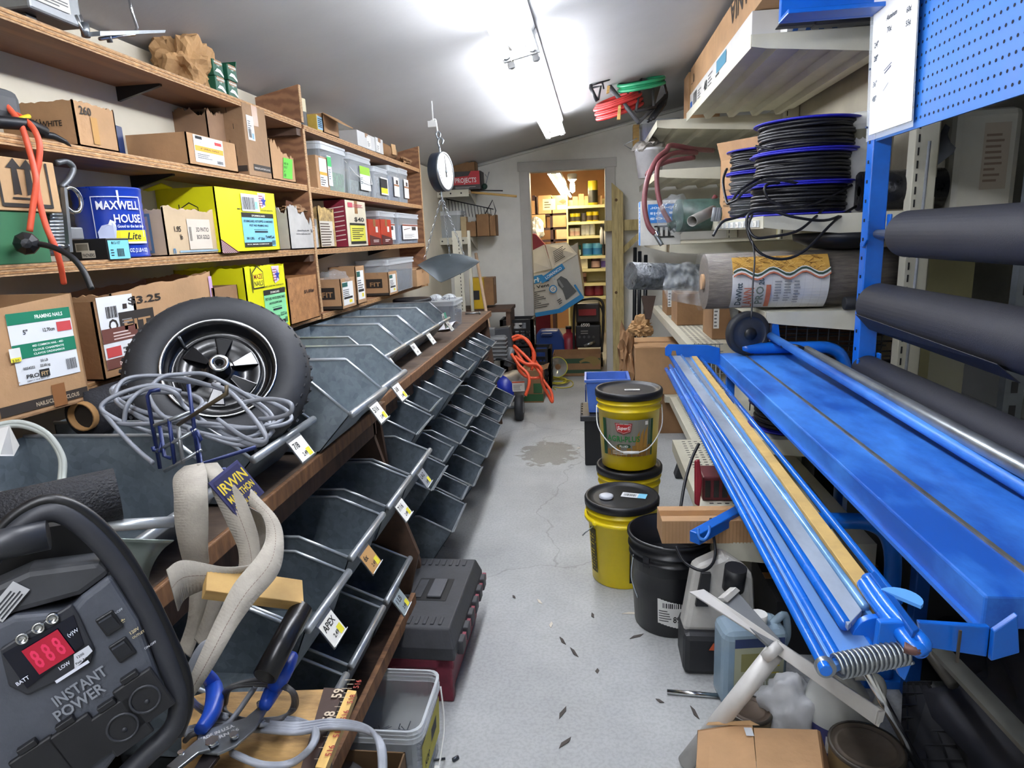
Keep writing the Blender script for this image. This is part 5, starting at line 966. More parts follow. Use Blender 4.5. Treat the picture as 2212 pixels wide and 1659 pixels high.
wl = MB(); wl.T = Matrix.Translation(A(1122, 880, y=5.2)-o) @ Matrix.Rotation(math.pi/2, 4, 'Y'); wl.lathe([(.03, -.03), (.07, -.035), (.1, -.03), (.108, -.012), (.108, .012), (.1, .03), (.07, .035), (.03, .03)], 32).build('wheel', RUBBER, t); wl = MB(); wl.T = Matrix.Translation(A(1122, 880, y=5.2)-o) @ Matrix.Rotation(math.pi/2, 4, 'Y'); wl.lathe([(0, .038), (.04, .036), (.05, .03)], 20).build('hub', GM, t)
MB().tube([A(1122, 880, y=5.2)-o, A(1122, 880, y=5.2)-o+V((-.3, 0, 0))], .012, 8).build('axle', STEEL, t); MB().tube(smooth_path([cl(1045, 800, ty), cl(1075, 775, ty-.1), cl(1118, 790, ty-.1), cl(1122, 800, ty)]), .008, 8).build('pressure_line', BLACK, t); MB().box(c0+V((-.1, -.02, -.2)), c0+V((-.06, .02, -.1))).build('rubber_foot', BLACK, t)
decal(t, 'warning_label', c0+V((.06, -.125, -.0)), (.9, .1, 0), (0, 0, 1), [('#c8502c', 0, .07, .1, .012), ('LINES', .008, .01, .08, .05, 5, '#777777')], '#d8d2c8', .1, .085, .012)
# orange hose
t = thing('air_hose', 'bright orange air hose looped over the compressor and down to the floor', 'hose', A(1165, 868, z=0)); off = Matrix.Translation(-t.location)
def hz(pts, r=.0125):
    mb = MB(); mb.T = off; mb.tube(smooth_path([P(*q) for q in pts]), r, 9).build('hose_run', ORANGE, t)
hz([(1102, 732, 5.5), (1120, 725, 5.5), (1142, 738, 5.45), (1152, 765, 5.4), (1148, 790, 5.4), (1130, 780, 5.35), (1110, 748, 5.4), (1125, 760, 5.35), (1150, 785, 5.3), (1168, 808, 5.25), (1172, 830, 5.3), (1185, 855, 5.35), (1193, 868, 5.36), (1190, 845, 5.45), (1172, 818, 5.5), (1166, 795, 5.5), (1148, 770, 5.5)])
hz([(1112, 770, 5.3), (1135, 785, 5.25), (1160, 788, 5.25), (1170, 800, 5.25), (1165, 815, 5.3), (1140, 815, 5.3), (1122, 800, 5.3), (1118, 780, 5.3)]); hz([(1105, 765, 5.2), (1122, 790, 5.15), (1140, 808, 5.12), (1143, 830, 5.1), (1135, 855, 5.1)]); hz([(1108, 735, 5.45), (1130, 730, 5.42), (1148, 750, 5.4), (1155, 770, 5.4), (1148, 800, 5.4)])
x0, x1, z0, z1 = BR(1128, 800, 1172, 866, 5.75); c = Carton('carton', 'brown carton with a green print under the orange hose', x0, x1, 5.75, 6.0, 0, z1, CARDD, flaps='f:20:.05'); w = c.dx; c.dec('n', 0, 0, [('#2d5a34', 0, c.h*.05, w, c.h*.22), ('#2d5a34', w*.55, c.h*.3, w*.4, c.h*.3)], name='print')
def milk_crate(lab, x0, x1, y0, y1, z0, h):
    t = thing('milk_crate', lab, 'crate', ((x0+x1)/2, (y0+y1)/2, z0), 0, 'black milk crates'); a, b = (x1-x0)/2, (y1-y0)/2; k = .022
    MB().box((-a, -b, 0), (a, b, .012)).build('base', BLACK, t)
    for nm, f in (('side', lambda s, z, d: ((s, -b, z), (s, b, z), d)),):
        pass
    for s in (-1, 1):
        for ax in ('x', 'y'):
            m = MB(); T_ = (lambda p, q, r: (s*a-(k if s > 0 else 0)+p, q, r)) if ax == 'x' else (lambda p, q, r: (q, s*b-(k if s > 0 else 0)+p, r)); L2 = b if ax == 'x' else a
            def bx(q0, q1, r0, r1): A_, B_ = T_(0, q0, r0), T_(k, q1, r1); m.box(tuple(min(i, j) for i, j in zip(A_, B_)), tuple(max(i, j) for i, j in zip(A_, B_)))
            bx(-L2, L2, h-.03, h); bx(-L2, L2, 0, .03); bx(-L2, -L2*.55, h*.68, h-.03); bx(L2*.55, L2, h*.68, h-.03); bx(-L2, L2, h*.6, h*.68); bx(-L2, -L2+.03, 0, h); bx(L2-.03, L2, 0, h)
            for j in range(6): q = -L2+2*L2*(j+.5)/6; bx(q-.008, q+.008, .03, h*.6)
            for j in range(3): r = .03+(h*.57)*(j+.6)/3.6; bx(-L2, L2, r-.006, r+.006)
            m.build('lattice_side', BLACK, t)
    return t
x0, x1, z0, z1 = BR(1082, 690, 1152, 752, 6.2); milk_crate('upper black milk crate of spray cans stacked against the back wall', x0, x1, 6.2, 6.5, z0, z1-z0)
for k in range(4): t = thing('spray_can', 'white-capped can standing in the upper milk crate', 'can', (x0+.07+.075*k, 6.33, z0+.013), 0, 'cans in the milk crate'); MB().lathe([(0, 0), (.03, 0), (.03, .17), (.02, .185), (.022, .19), (.022, .225), (0, .228)], 14).build('body', WHITE if k % 2 else GREYC, t)
xx0, xx1, zz0, zz1 = BR(1082, 752, 1152, 815, 6.2); milk_crate('lower black milk crate under the one with spray cans', xx0, xx1, 6.2, 6.5, 0, z0-.002)
x0, x1, z0, z1 = BR(1150, 752, 1190, 812, 6.35); milk_crate('black milk crate standing in front of the door casing', x0-.05, x1, 6.3, 6.6, 0, z1)
t = thing('paint_bottle', 'red and white bottles lying in the crate by the door', 'bottle', ((x0+x1)/2, 6.4, .014)); MB().lathe([(0, 0), (.035, 0), (.035, .12), (.015, .16), (.015, .2), (0, .2)], 14).build('body', mat('#a8323a', .4), t); MB().lathe([(.036, .03), (.036, .1)], 14).build('label', WHITE, t)
# banana box
x0, x1, z0, z1 = BR(1212, 765, 1298, 818, 6.86); z1 -= z0*0
c = Carton('banana_box', 'brown and green banana carton standing in the doorway', x0-.08, x1, 6.86, 7.2, 0, z1, CARDD, open=True); w = c.dx
def banana(o_, k): return ('P', '#8a7440', [(o_+.09*math.cos(g)*1.25+.0, .06+.02*k+.12*math.sin(g)) for g in [i*.22 for i in range(2, 11)]]+[(o_+.075*math.cos(g)*1.25, .055+.02*k+.1*math.sin(g)) for g in [i*.22 for i in range(10, 1, -1)]])
c.dec('n', 0, 0, [('#2f4a34', 0, z1*.14, w, z1*.16), ('#2f4a34', w*.12, z1*.6, w*.86, z1*.22)]+[banana(w*.68+.02*k, k*.5) for k in range(4)], name='print')
t = thing('clip_lamp', 'clear wire-caged work lamp shade lying on the floor by the door', 'lamp', A(1205, 822, z=0)); o = t.location; M = Matrix.Translation((0, 0, .14)) @ Matrix.Rotation(math.radians(80), 4, 'X')
mb = MB(); mb.T = M; mb.lathe([(.03, -.1), (.07, -.02), (.1, .03)], 20).build('shade', mat('#cfd6d8', .15, .3, 0, alpha=.6), t); mb = MB(); mb.T = M; mb.tube([(.102*math.cos(g), .102*math.sin(g), .03) for g in [i*math.pi/12 for i in range(24)]], .005, 6, closed=True).build('rim', mat('#b8b23a', .5), t)
t = thing('yellow_cord', 'tangled yellow extension cord on the floor by the door', 'cord', A(1205, 828, z=0)); off = Matrix.Translation(-t.location); rr = random.Random(4); pts = []
for k in range(60): a = k*.8; pts.append(A(1205+rr.uniform(14, 22)*math.cos(a)+rr.uniform(-4, 4), 822+rr.uniform(4, 8)*math.sin(a), z=.006+.03*rr.random()))
pts += [A(1232, 822, z=.006), A(1236, 834, z=.006), A(1215, 838, z=.006), A(1195, 836, z=.006), A(1200, 842, z=.006)]
mb = MB(); mb.T = off; mb.tube(smooth_path(pts, 4), .005, 6).build('cord', mat('#c2b53a', .5), t); 
# vent box tipped in the doorway
YV = 7.0
def vp(u, v, y=YV): return A(u, v, y=y)
vt = thing('vent_carton', 'tilted white and blue carton of a turbine vent in the doorway', 'box', vp(1185, 690)); o = vt.location
fc = [vp(1190, 585), vp(1248, 550), vp(1262, 643), vp(1213, 675)]; fl_ = [vp(1118, 600, 7.18), vp(1190, 585), vp(1213, 675), vp(1125, 690, 7.18)]; tp_ = [vp(1120, 555, 7.2), vp(1185, 525, 7.3), vp(1225, 523, 7.25), vp(1248, 550), vp(1190, 585), vp(1118, 600, 7.18)]
WC = mat('#c9c7bd', .7, 0, .05, 5)
back = V((.0, .32, .12))
mb = MB(); pp = [q-o for q in fc+fl_]; qv = [fl_[0]-o, fl_[1]-o, fc[1]-o, fc[2]-o, fc[3]-o, fl_[3]-o]
mb.add([a for a in qv]+[a+back for a in qv], [(0, 5, 4, 1), (1, 4, 3, 2), (2, 3, 9, 8), (5, 11, 10, 4), (4, 10, 9, 3), (6, 7, 8, 9, 10, 11)]); mb.build('body', WC, vt)
mb = MB(); mb.slab([q-o for q in (vp(1120, 556, 7.25), vp(1176, 528, 7.3), vp(1192, 580, 7.02), vp(1120, 597, 7.18))][::-1], .006).build('flap', WC, vt); mb = MB(); mb.slab([q-o for q in (vp(1178, 528, 7.3), vp(1224, 523, 7.25), vp(1247, 549, 7.0), vp(1193, 581, 7.02))][::-1], .006).build('flap', WC, vt)
BLP = '#2f86bf'
def facedec(q, items, nm='print'):
    o_ = q[3]-o; u_ = q[2]-q[3]; v_ = q[0]-q[3]; w_, h_ = u_.length, v_.length; v2 = v_-u_.normalized()*v_.dot(u_.normalized()); decal(vt, nm, o_, u_, v2, items(w_, v2.length), off=.02)
facedec(fc, lambda w, h: [(BLP, 0, h*.86, w, h*.14), ('LOMANCO', w*.2, h*.89, h*.1, '#e8eef2', w*.7), (BLP, 0, 0, w, h*.12), (BLP, w*.93, 0, w*.07, h*.4), ('P', '#5a5c5c', [(w*.4, h*.2), (w*.9, h*.24), (w*.86, h*.44), (w*.84, h*.62), (w*.72, h*.76), (w*.52, h*.74), (w*.45, h*.6), (w*.5, h*.46)]), ('P', '#8c8e8c', [(w*.52, h*.5), (w*.6, h*.5), (w*.6, h*.72), (w*.52, h*.7)]), ('P', BLP, [(w*.22+w*.15*math.cos(g), h*.6+w*.15*math.sin(g)) for g in [i*math.pi/8 for i in range(16)]]), ('P', '#d8d6cc', [(w*.22+w*.11*math.cos(g), h*.6+w*.11*math.sin(g)) for g in [i*math.pi/8 for i in range(16)]]), ('12"', w*.14, h*.57, h*.08, '#33506a', w*.16), ('LINES', w*.1, h*.2, w*.2, h*.14, 3, '#444444')])
facedec(fl_, lambda w, h: [(BLP, 0, h*.78, w, h*.18), ('Whirly', w*.06, h*.81, h*.15, '#e8eef2', w*.7), ('Turbine Vent', w*.0, h*.66, h*.1, '#222222', w*.86), ('LINES', w*.03, h*.2, w*.8, h*.42, 9, '#555555'), (BLP, 0, 0, w, h*.1), ('P', BLP, [(0, h*.1), (w*.3, h*.16), (0, h*.2)])])
decal(vt, 'print', vp(1200, 570, 7.04)-o, vp(1236, 548, 7.02)-vp(1200, 570, 7.04), (-.1, .3, .5), [('LINES', 0, .01, .16, .14, 7, '#555555')], off=.01)
# generator, fuel can
t = thing('generator', 'black portable generator in a tube frame behind the doorway', 'generator', A(1285, 770, y=7.35)); t.location.z = 0; o = t.location
def gp(u, v, y=7.3): return A(u, v, y=y)-o
MB().tube(smooth_path([gp(1240, 760), gp(1240, 680), gp(1248, 652), gp(1285, 645), (gp(1302, 655)), gp(1303, 690), gp(1300, 760)]), .014, 10).build('frame', BLACK, t); MB().tube(smooth_path([gp(1240, 760, 7.8), gp(1240, 690, 7.8), gp(1248, 660, 7.8), gp(1300, 665, 7.8), gp(1300, 760, 7.8)]), .014, 10).build('frame', BLACK, t)
a, b = gp(1244, 700), gp(1296, 655); MB().box((a.x, .0, a.z), (b.x, .4, b.z)).build('fuel_tank', mat('#2c2a2c', .4), t, bevel=.02); a, b = gp(1244, 752), gp(1298, 702); MB().box((a.x, -.04, a.z), (b.x, .3, b.z)).build('engine', mat('#26282c', .5, .2), t, bevel=.015)
a = gp(1246, 682); decal(t, 'label', (a.x+.02, -.001, a.z), (1, 0, 0), (0, 0, 1), [('#8a2a30', 0, 0, .19, .07), ('6500', .02, -.12, .05, '#c8c8c4'), ('LINES', .02, -.2, .12, .05, 2, '#8a8a88')], off=.06)
for k in range(4): a = gp(1252+10*k, 728); MB().cyl((a.x, -.06, a.z), (a.x, -.03, a.z), .014, n=12).build('outlet', mat('#4a4c50', .5), t)
MB().cyl(gp(1262, 748, 7.27), gp(1284, 738, 7.3), .02, n=10).build('muffler', STEEL, t); MB().box((a.x-.2, .0, 0), (a.x+.1, .4, .1)).build('base', BLACK, t)
t = thing('blue_case', 'dark blue plastic fuel can with a moulded handle behind the banana box', 'fuel can', A(1185, 800, y=7.4)); t.location.z = 0; o = t.location
MB().slab([A(u, v, y=7.3)-o for u, v in ((1157, 790), (1157, 725), (1166, 714), (1205, 714), (1218, 735), (1222, 790))][::-1], .2).build('body', mat('#1d3f86', .4), t, bevel=.02); a = A(1168, 722, y=7.28)-o; MB().box((a.x, -.13, a.z-.03), (a.x+.13, -.09, a.z+.01)).build('handle', mat('#16306a', .4), t, bevel=.01)
t = thing('red_gas_can', 'dark red engine part between the fuel can and the generator', 'gas can', A(1230, 780, y=7.45)); t.location.z = 0; MB().lathe([(0, 0), (.09, 0), (.1, .05), (.1, .3), (.06, .36), (.03, .38), (.03, .42), (0, .42)], 18).build('body', mat('#8a1f30', .4), t); MB().cyl((0, 0, .42), (0, 0, .45), .035, n=12).build('cap', BLACK, t)
# ------------------------------------------------ back room
BRW = mat('#b98d63', .8, 0, .1, 2)
plane_wall('wall_backroom_far', [(-3, 10.6, 0), (3, 10.6, 0), (3, 10.6, 3.4), (-3, 10.6, 3.4)], BRW)
plane_wall('wall_backroom_left', [(-3, YB+.1, 0), (-3, 10.6, 0), (-3, 10.6, 3), (-3, YB+.1, 3)][::-1], BRW)
plane_wall('wall_backroom_right', [(3, 10.6, 0), (3, YB+.1, 0), (3, YB+.1, 3.4), (3, 10.6, 3.4)][::-1], BRW)
plane_wall('ceiling_backroom', [(-3, YB+.1, 1.97), (-3, 10.6, 1.97), (3, 10.6, 3.2), (3, YB+.1, 3.2)], mat('#c4bda6', .7))
t = thing('strip_light', 'glowing strip light on the ceiling of the room behind the doorway', 'ceiling light', A(1200, 380, y=8.2)); o = t.location
TB2 = mat('#ffe9c0', .3, 0, 0, emit=BACK_POWER)
a, b = A(1196, 373, y=7.6)-o, A(1225, 424, y=10.2)-o
MB().tube([a+V((-.05, 0, 0)), b+V((-.05, 0, 0))], .02, 10).build('fluorescent_tube', TB2, t); MB().tube([a+V((.05, 0, 0)), b+V((.05, 0, 0))], .02, 10).build('fluorescent_tube', TB2, t); MB().slab([a+V((-.07, 0, .03)), a+V((.07, 0, .03)), b+V((.07, 0, .03)), b+V((-.07, 0, .03))], .04).build('channel', WHITE, t)
t = thing('ceiling_fixture', 'white lamp holder on the back room ceiling', 'ceiling light', A(1236, 388, y=8.6)); MB().lathe([(0, .06), (.05, .06), (.05, 0), (.02, -.03), (.03, -.06), (.03, -.14), (0, -.16)], 16).build('lamp', TB2, t); MB().lathe([(.051, .07), (.06, .06), (.055, .0)], 16).build('cup', WHITE, t)
# cream gondola of cans
YG = 8.9; x0 = A(1229, 560, y=YG).x; x1 = x0+1.0
t = thing('paint_shelving', 'cream metal shelving of paint cans in the back room', 'shelving', (x0, YG, 0)); PG = mat('#d6cf9c', .5, 0, .05, 4)
MB().box((0, .42, .1), (1.2, .44, 1.9)).build('back_panel', PG, t); MB().box((-.02, .0, .0), (0, .44, 1.95)).build('end_panel', PG, t)
SV = [443, 478, 509, 553, 581, 612, 641]; SZ2 = []
for v in SV:
    zz = A(1270, v, y=YG).z; SZ2.append(zz); MB().box((0, 0, zz-.035), (1.2, .42, zz)).build('shelf', PG, t)
def can(lab, u, z_, r, h, c1, c2=None, cat='paint can', group='paint cans in the back room', y=YG+.12):
    t = thing('paint_can', lab, cat, (A(u, 500, y=y-r).x, y, z_+.001), 0, group); MB().lathe([(0, 0), (r, 0), (r, h), (r*.96, h+.003), (r*.9, h-.004), (0, h-.004)], 18).build('body', mat(c1, .4), t)
    if c2: MB().lathe([(r*1.006, h*.1), (r*1.006, h*.62)], 18).build('label', mat(c2, .5), t)
    MB().lathe([(r*.96, h+.001), (r*.98, h+.006), (r*.86, h+.003), (0, h+.002)], 18).build('lid', STEEL, t)
can('tall yellow and black pail standing on the top of the cream shelving', 1282, SZ2[0], .062, .3, '#c9b32a', '#2a2a22')
for k, u in enumerate((1238, 1248)): can('yellow-topped can at the left of the upper can row', u, SZ2[1], .037, .105, '#d2c424', '#3a3630')
can('dark can in the middle of the upper can row', 1262, SZ2[1], .034, .1, '#46424a')
for u in (1274, 1287): can('yellow can at the right of the upper can row', u, SZ2[1], .042, .118, '#e0cc1c', '#4a3c2c')
for u in (1236, 1247): can('white can with a red mark in the second can row', u, SZ2[2], .038, .1, '#d8d2c8', '#c8a8a0')
for u in (1261, 1269, 1280): can('taller white can in the second can row', u, SZ2[2], .035, .17, '#e0e2e4', '#c4c8cc')
for u in (1234, 1246): can('dark green can in the third can row', u, SZ2[3], .05, .135, '#1f4a34', '#d0d8cc')
for u in (1269, 1291): can('light blue paint can in the third can row', u, SZ2[3], .068, .155, '#5aa6cc', '#2468a0')
can('dark can at the end of the third can row', 1307, SZ2[3], .05, .15, '#3a3440', '#6a5a4a')
c = Carton('square_tub', 'square cream plastic tub on the fourth shelf', A(1247, 570, y=YG).x, A(1270, 570, y=YG).x, YG+.05, YG+.2, SZ2[4]+.001, .13, mat('#d8d4b4', .5), cat='tub', open=True)
can('brown and pink can beside the square cream tub', 1286, SZ2[4], .06, .15, '#4a2c2c', '#c8a8a0'); can('white and violet can at the end of the fourth shelf', 1306, SZ2[4], .055, .15, '#c8c8d8', '#5a4c9c')
can('small pink and white can alone on the fifth shelf', 1257, SZ2[5], .05, .13, '#b89088', '#4a3432')
for u in (1272, 1291): can('dark red can in the bottom can row', u, SZ2[6], .068, .15, '#6a1c30', '#7c2438')
can('pale can at the end of the bottom can row', 1309, SZ2[6], .05, .15, '#b0b09c')
for k in range(5): x_ = A(1237+13*k, 440, y=YG+.1).x; Carton('carton', 'wide brown carton on the very top of the cream shelving', x_, x_+.07, YG+.14, YG+.3, SZ2[0]+.001, .12+.03*(k % 2), CARDL, group='cartons on top of the shelving') if k not in (3,) else None
t = thing('sprayer', 'black and white hand sprayers hanging by the door casing', 'sprayer', A(1303, 500, y=YG-.05)); 
for k in range(2): MB().lathe([(0, -.16), (.022, -.16), (.024, .0), (.012, .04), (.012, .06), (0, .06)], 12, c=(-.02+.05*k, 0, 0)).build('bottle', WHITE, t); MB().box((-.035+.05*k, -.03, .06), (-.005+.05*k, .03, .09)).build('trigger', BLACK, t)
MB().tube([(.01, 0, .1), (.01, .0, -.3)], .012, 8).build('hanger', BLACK, t)
# dark shelving with cartons
YS = 9.4
t = thing('dark_shelving', 'dark wood shelving of cartons at the left of the back room', 'shelving', (A(1190, 600, y=YS).x, YS, 0)); o = t.location; DK = mat('#3a2328', .6)
xa, xb = A(1120, 500, y=YS).x-o.x, A(1226, 500, y=YS).x-o.x
hz_ = [A(1180, v, y=YS).z for v in (462, 492, 518)]
for q in hz_: MB().box((xa, 0, q-.03), (xb, .5, q)).build('shelf', DK, t)
for u in (1155, 1192): q = A(u, 500, y=YS).x-o.x; MB().box((q-.02, 0, 0), (q+.02, .5, hz_[0]+(.25 if u < 1160 else 0))).build('upright', DK, t)
for k, (u0, v0, u1, sh, lab, m_) in enumerate([(1164, 423, 1192, 0, 'left carton with white labels on the top of the dark shelving', CARDL), (1194, 423, 1224, 0, 'right carton with a diamond label on the top of the dark shelving', CARDL), (1142, 465, 1178, 1, 'carton with a round label on the middle dark shelf', CARDL), (1194, 466, 1223, 1, 'carton with pen writing on the middle dark shelf', CARDL), (1201, 496, 1224, 2, 'stack of cream paper cartons on the lower dark shelf', mat('#cbb894', .8)), (1146, 434, 1156, 0, 'slim carton at the left of the dark shelving', CARD)]):
    x0, x1 = A(u0, 480, y=YS-.02).x, A(u1, 480, y=YS-.02).x; z_ = hz_[sh]+.001; h = A(u0, v0, y=YS).z-z_; c = Carton('carton', lab, x0, x1, YS-.02, YS+.35, z_, h, m_)
    if k < 2: c.dec('n', c.dx*.35, h*.2, [('LINES', .02, .03, .1, h*.4, 3, '#555544')] if k == 0 else [('P', '#6a5a3c', [(.02, h*.45), (.08, h*.3), (.14, h*.45), (.08, h*.58)]), ('#e8dcb4', .0, .0, .16, h*.25)], '#e8d8ac' if k == 0 else None, .17, h*.6)
t = thing('maroon_panel', 'dark red seat back standing behind the vent carton', 'chair', A(1160, 600, y=7.8)); t.location.z = 0; a, b = A(1146, 505, y=7.8), A(1172, 545, y=7.8); MB().slab([(-.25, 0, 0), (.14, 0, 0), (.14, 0, b.z+.05), (.0, 0, a.z), (-.25, 0, a.z+.02)], .05).build('back', mat('#7a1c2e', .6), t, bevel=.01)
t = thing('white_bag', 'white plastic bag and roll beside the dark shelving', 'bag', V((A(1160, 500, y=9.15).x, 9.3, hz_[2]+.15))); o2 = crumple('bag', (0, 0, 0), (.1, .08, .14), WHITE, 21, .4, 3); o2.parent = t
# pallet-wood post beside the door
YP = 6.55; x0, x1 = A(1323, 600, y=YP).x, A(1347, 600, y=YP).x; zt = A(1322, 394, y=YP).z; zt2 = A(1346, 416, y=YP).z
t = thing('timber_post', 'tall pale timber board leaning beside the doorway with a cross rail', 'timber', ((x0+x1)/2, YP, 0)); w = (x1-x0)/2
MB().slab([(-w, 0, 0), (w, 0, 0), (w, 0, zt2), (-w, 0, zt)], .04).build('upright_board', POSTW, t, bevel=.002); a, b = A(1306, 500, y=YP), A(1400, 476, y=YP); MB().box((a.x-t.location.x, .042, a.z), (b.x-t.location.x, .09, a.z+.1)).build('cross_rail', POSTW, t, bevel=.002)
a = A(1348, 545, y=YP); MB().slab([(w, .05, a.z-.02), (w+.16, .05, a.z+.13), (w+.16, .05, a.z+.19), (w, .05, a.z+.05)], .03).build('brace', POSTW, t)
for v in (632, 432): a = A(1331, v, y=YP-.001); MB().cyl((a.x-t.location.x, -.002, a.z), (a.x-t.location.x, .004, a.z), .014, n=12).build('knot', mat('#5a4426', .8), t)
# ================================================================ right side: cream gondola shelving
YN = 3.0
gd = thing('gondola_shelving', 'cream metal gondola shelving bay nearer the viewer', 'shelving', (1.36, YN, 0))
def gsh(par, x0, x1, y0, y1, z, ribs=True, nm='shelf', lip=.05, o=None, perf=False):
    o = par.location; m = MB(); m.T = Matrix.Translation(-o)
    m.box((x0, y0, z-.012), (x1, y1, z)); m.box((x0-.004, y0, z-lip), (x0, y1, z+.002)); s = m.build(nm, CREAM, par, bevel=.0015)
    m = MB(); m.T = Matrix.Translation(-o); m.slab([(x0, y0-.001, z), (x0, y0-.001, z-lip*.9), (x0+.06, y0-.001, z-lip*1.1), (x1, y0-.001, z-.11), (x1, y0-.001, z)], -.004); e = m.build('end_bracket', CREAM, par)
    m = MB(); m.T = Matrix.Translation(-o); m.cyl((x0+.12, y0-.003, z-.028), (x0+.12, y0+.002, z-.028), .006, n=10); m.build('bracket_hole', BLACK, e)
    if ribs:
        for k in range(4):
            x = x0+(x1-x0)*(.2+.22*k); m = MB(); m.T = Matrix.Translation(-o); m.add([(x-.03, y0+.01, z-.012), (x-.015, y0+.01, z-.04), (x+.015, y0+.01, z-.04), (x+.03, y0+.01, z-.012), (x-.03, y1, z-.012), (x-.015, y1, z-.04), (x+.015, y1, z-.04), (x+.03, y1, z-.012)], [(0, 1, 5, 4), (1, 2, 6, 5), (2, 3, 7, 6), (0, 3, 2, 1)]); m.build('rib', CREAM, s)
        m = MB(); m.T = Matrix.Translation(-o)
        n = int((y1-y0)/.03)
        for k in range(n): y = y0+.03*(k+.5); m.box((x0+.02, y-.008, z-.0135), (x0+.032, y+.008, z-.0118))
        m.build('perforations', BLACK, s, kind='stuff')
    if perf:
        m = MB(); m.T = Matrix.Translation(-o)
        for i in range(int((y1-y0)/.035)):
            for j in range(5): m.box((x0+.04+.03*j, y0+.02+.035*i, z-.0005), (x0+.056+.03*j, y0+.028+.035*i, z+.0006))
        m.build('perforations', BLACK, s, kind='stuff')
XR = 1.34
ZT = 2.2
gsh(gd, .665, XR, YN, 4.8, ZT); gsh(gd, .74, XR, YN, 4.7, 1.49); gsh(gd, .765, XR, YN, 3.95, 1.085); gsh(gd, .66, XR, 2.64, 4.3, .62, lip=.055); gsh(gd, .55, XR, 3.42, 4.6, .32, perf=True, ribs=False); gsh(gd, .42, .95, 2.2, 3.38, .39, perf=True, ribs=False, lip=.06)
def post(par, x, y, z1, w=.045, m=CREAM, z0=0):
    o = par.location; b = MB(); b.T = Matrix.Translation(-o); b.box((x-w, y-.03, z0), (x+w, y+.03, z1)); q = b.build('upright', m, par, bevel=.003)
    for k in range(int((z1-z0-.3)/.05)): b = MB(); b.T = Matrix.Translation(-o); b.box((x-w+.012, y-.0315, z0+.2+.05*k), (x-w+.018, y-.0295, z0+.23+.05*k)); b.build('slot', BLACK, q)
post(gd, XR, YN-.02, 2.4); post(gd, XR, 4.85, 2.4)
m = MB(); m.T = Matrix.Translation(-gd.location); m.box((XR+.05, YN, 0), (XR+.07, 6.7, 2.3)); m.build('back_panel', mat('#a39c8a', .7, 0, .1, 3), gd)
g2 = thing('gondola_shelving', 'cream metal gondola shelving bay against the back wall', 'shelving', (1.2, 4.9, 0))
gsh(g2, .48, XR, 4.88, 6.66, ZT-.02); gsh(g2, .49, XR, 4.9, 6.6, 1.86); gsh(g2, .52, XR, 4.4, 6.4, 1.36); gsh(g2, .52, XR, 3.62, 5.6, .85, perf=True); gsh(g2, .53, XR, 4.7, 6.5, .3)
post(g2, XR, 6.6, 2.3)
# small parcels at the right-hand end
# ------------------------------------------------ top shelf load
def rbox(name, lab, x0, x1, y0, y1, z, h, m=CARD, **k):
    c = Carton(name, lab, x0, x1, y0, y1, z, h, m, **k); return c
y0 = 2.98; y1 = ys(1436, .70, ZT+.13)
c = rbox('lamp_carton', 'long brown lamp carton lettered in black on the top gondola shelf', .70, 1.0, 2.72, 4.9, ZT+.125, .168, CARD)
c.dec('l', 1.25, .04, [('SYLVANIA', .78, .13, -.14, '#33291f', -.75)], name='print'); c.dec('l', .02, .03, [('#33291f', .02, .03, .05, .006), ('P', '#33291f', [(.1, .03), (.14, .03), (.13, .08), (.11, .08)])], name='print')
c.dec('l', 0, 0, [('#6f5333', .9, .02, .002, .14)], name='crease')
c = rbox('lamp_carton', 'white lamp carton marked 48 under the long brown carton', .69, .98, 3.12, 4.85, ZT+.002, .12, mat('#c9c8c4', .6, 0, .05, 4))
w = 1.73; c.dec('l', 0, 0, [('#2f5fa8', .03, .015, .08, .05), ('BAR', .15, .03, .14, .07), ('LINES', .34, .03, .12, .06, 4, '#555555'), ('48', .56, .03, .075, '#222222', .1), ('LINES', .7, .03, .14, .07, 4, '#555555'), ('#3f7d96', .95, .045, .26, .06), ('#222222', .93, .01, .1, .03)], name='print')
c = rbox('carton', 'brown carton standing behind the lamp cartons', .69, .9, 4.93, 5.15, ZT-.018, .30, CARD)
c = rbox('hanger_box', 'white and blue striped carton end at the near end of the top shelf', .8, 1.05, 3.0, 3.1, ZT+.002, .07, WHITE); c.dec('n', 0, 0, [('P', '#2f5fa8', [(.02+.05*k, 0), (.04+.05*k, 0), (.06+.05*k, .07), (.04+.05*k, .07)]) for k in range(4)], name='print')
t = thing('plastic_tube', 'black plastic downspout lying under the blue header', 'pipe', (.8, 2.92, ZT+.0)); MB().box((.08, -.0, .0), (.5, .07, .07)).build('tube', mat('#1b1c20', .4), t, bevel=.01); MB().slab([(-.06, -.01, .0), (.08, -.01, .0), (.08, -.01, .075), (-.02, -.01, .05)], .05).build('elbow', mat('#202126', .5), t, bevel=.006)
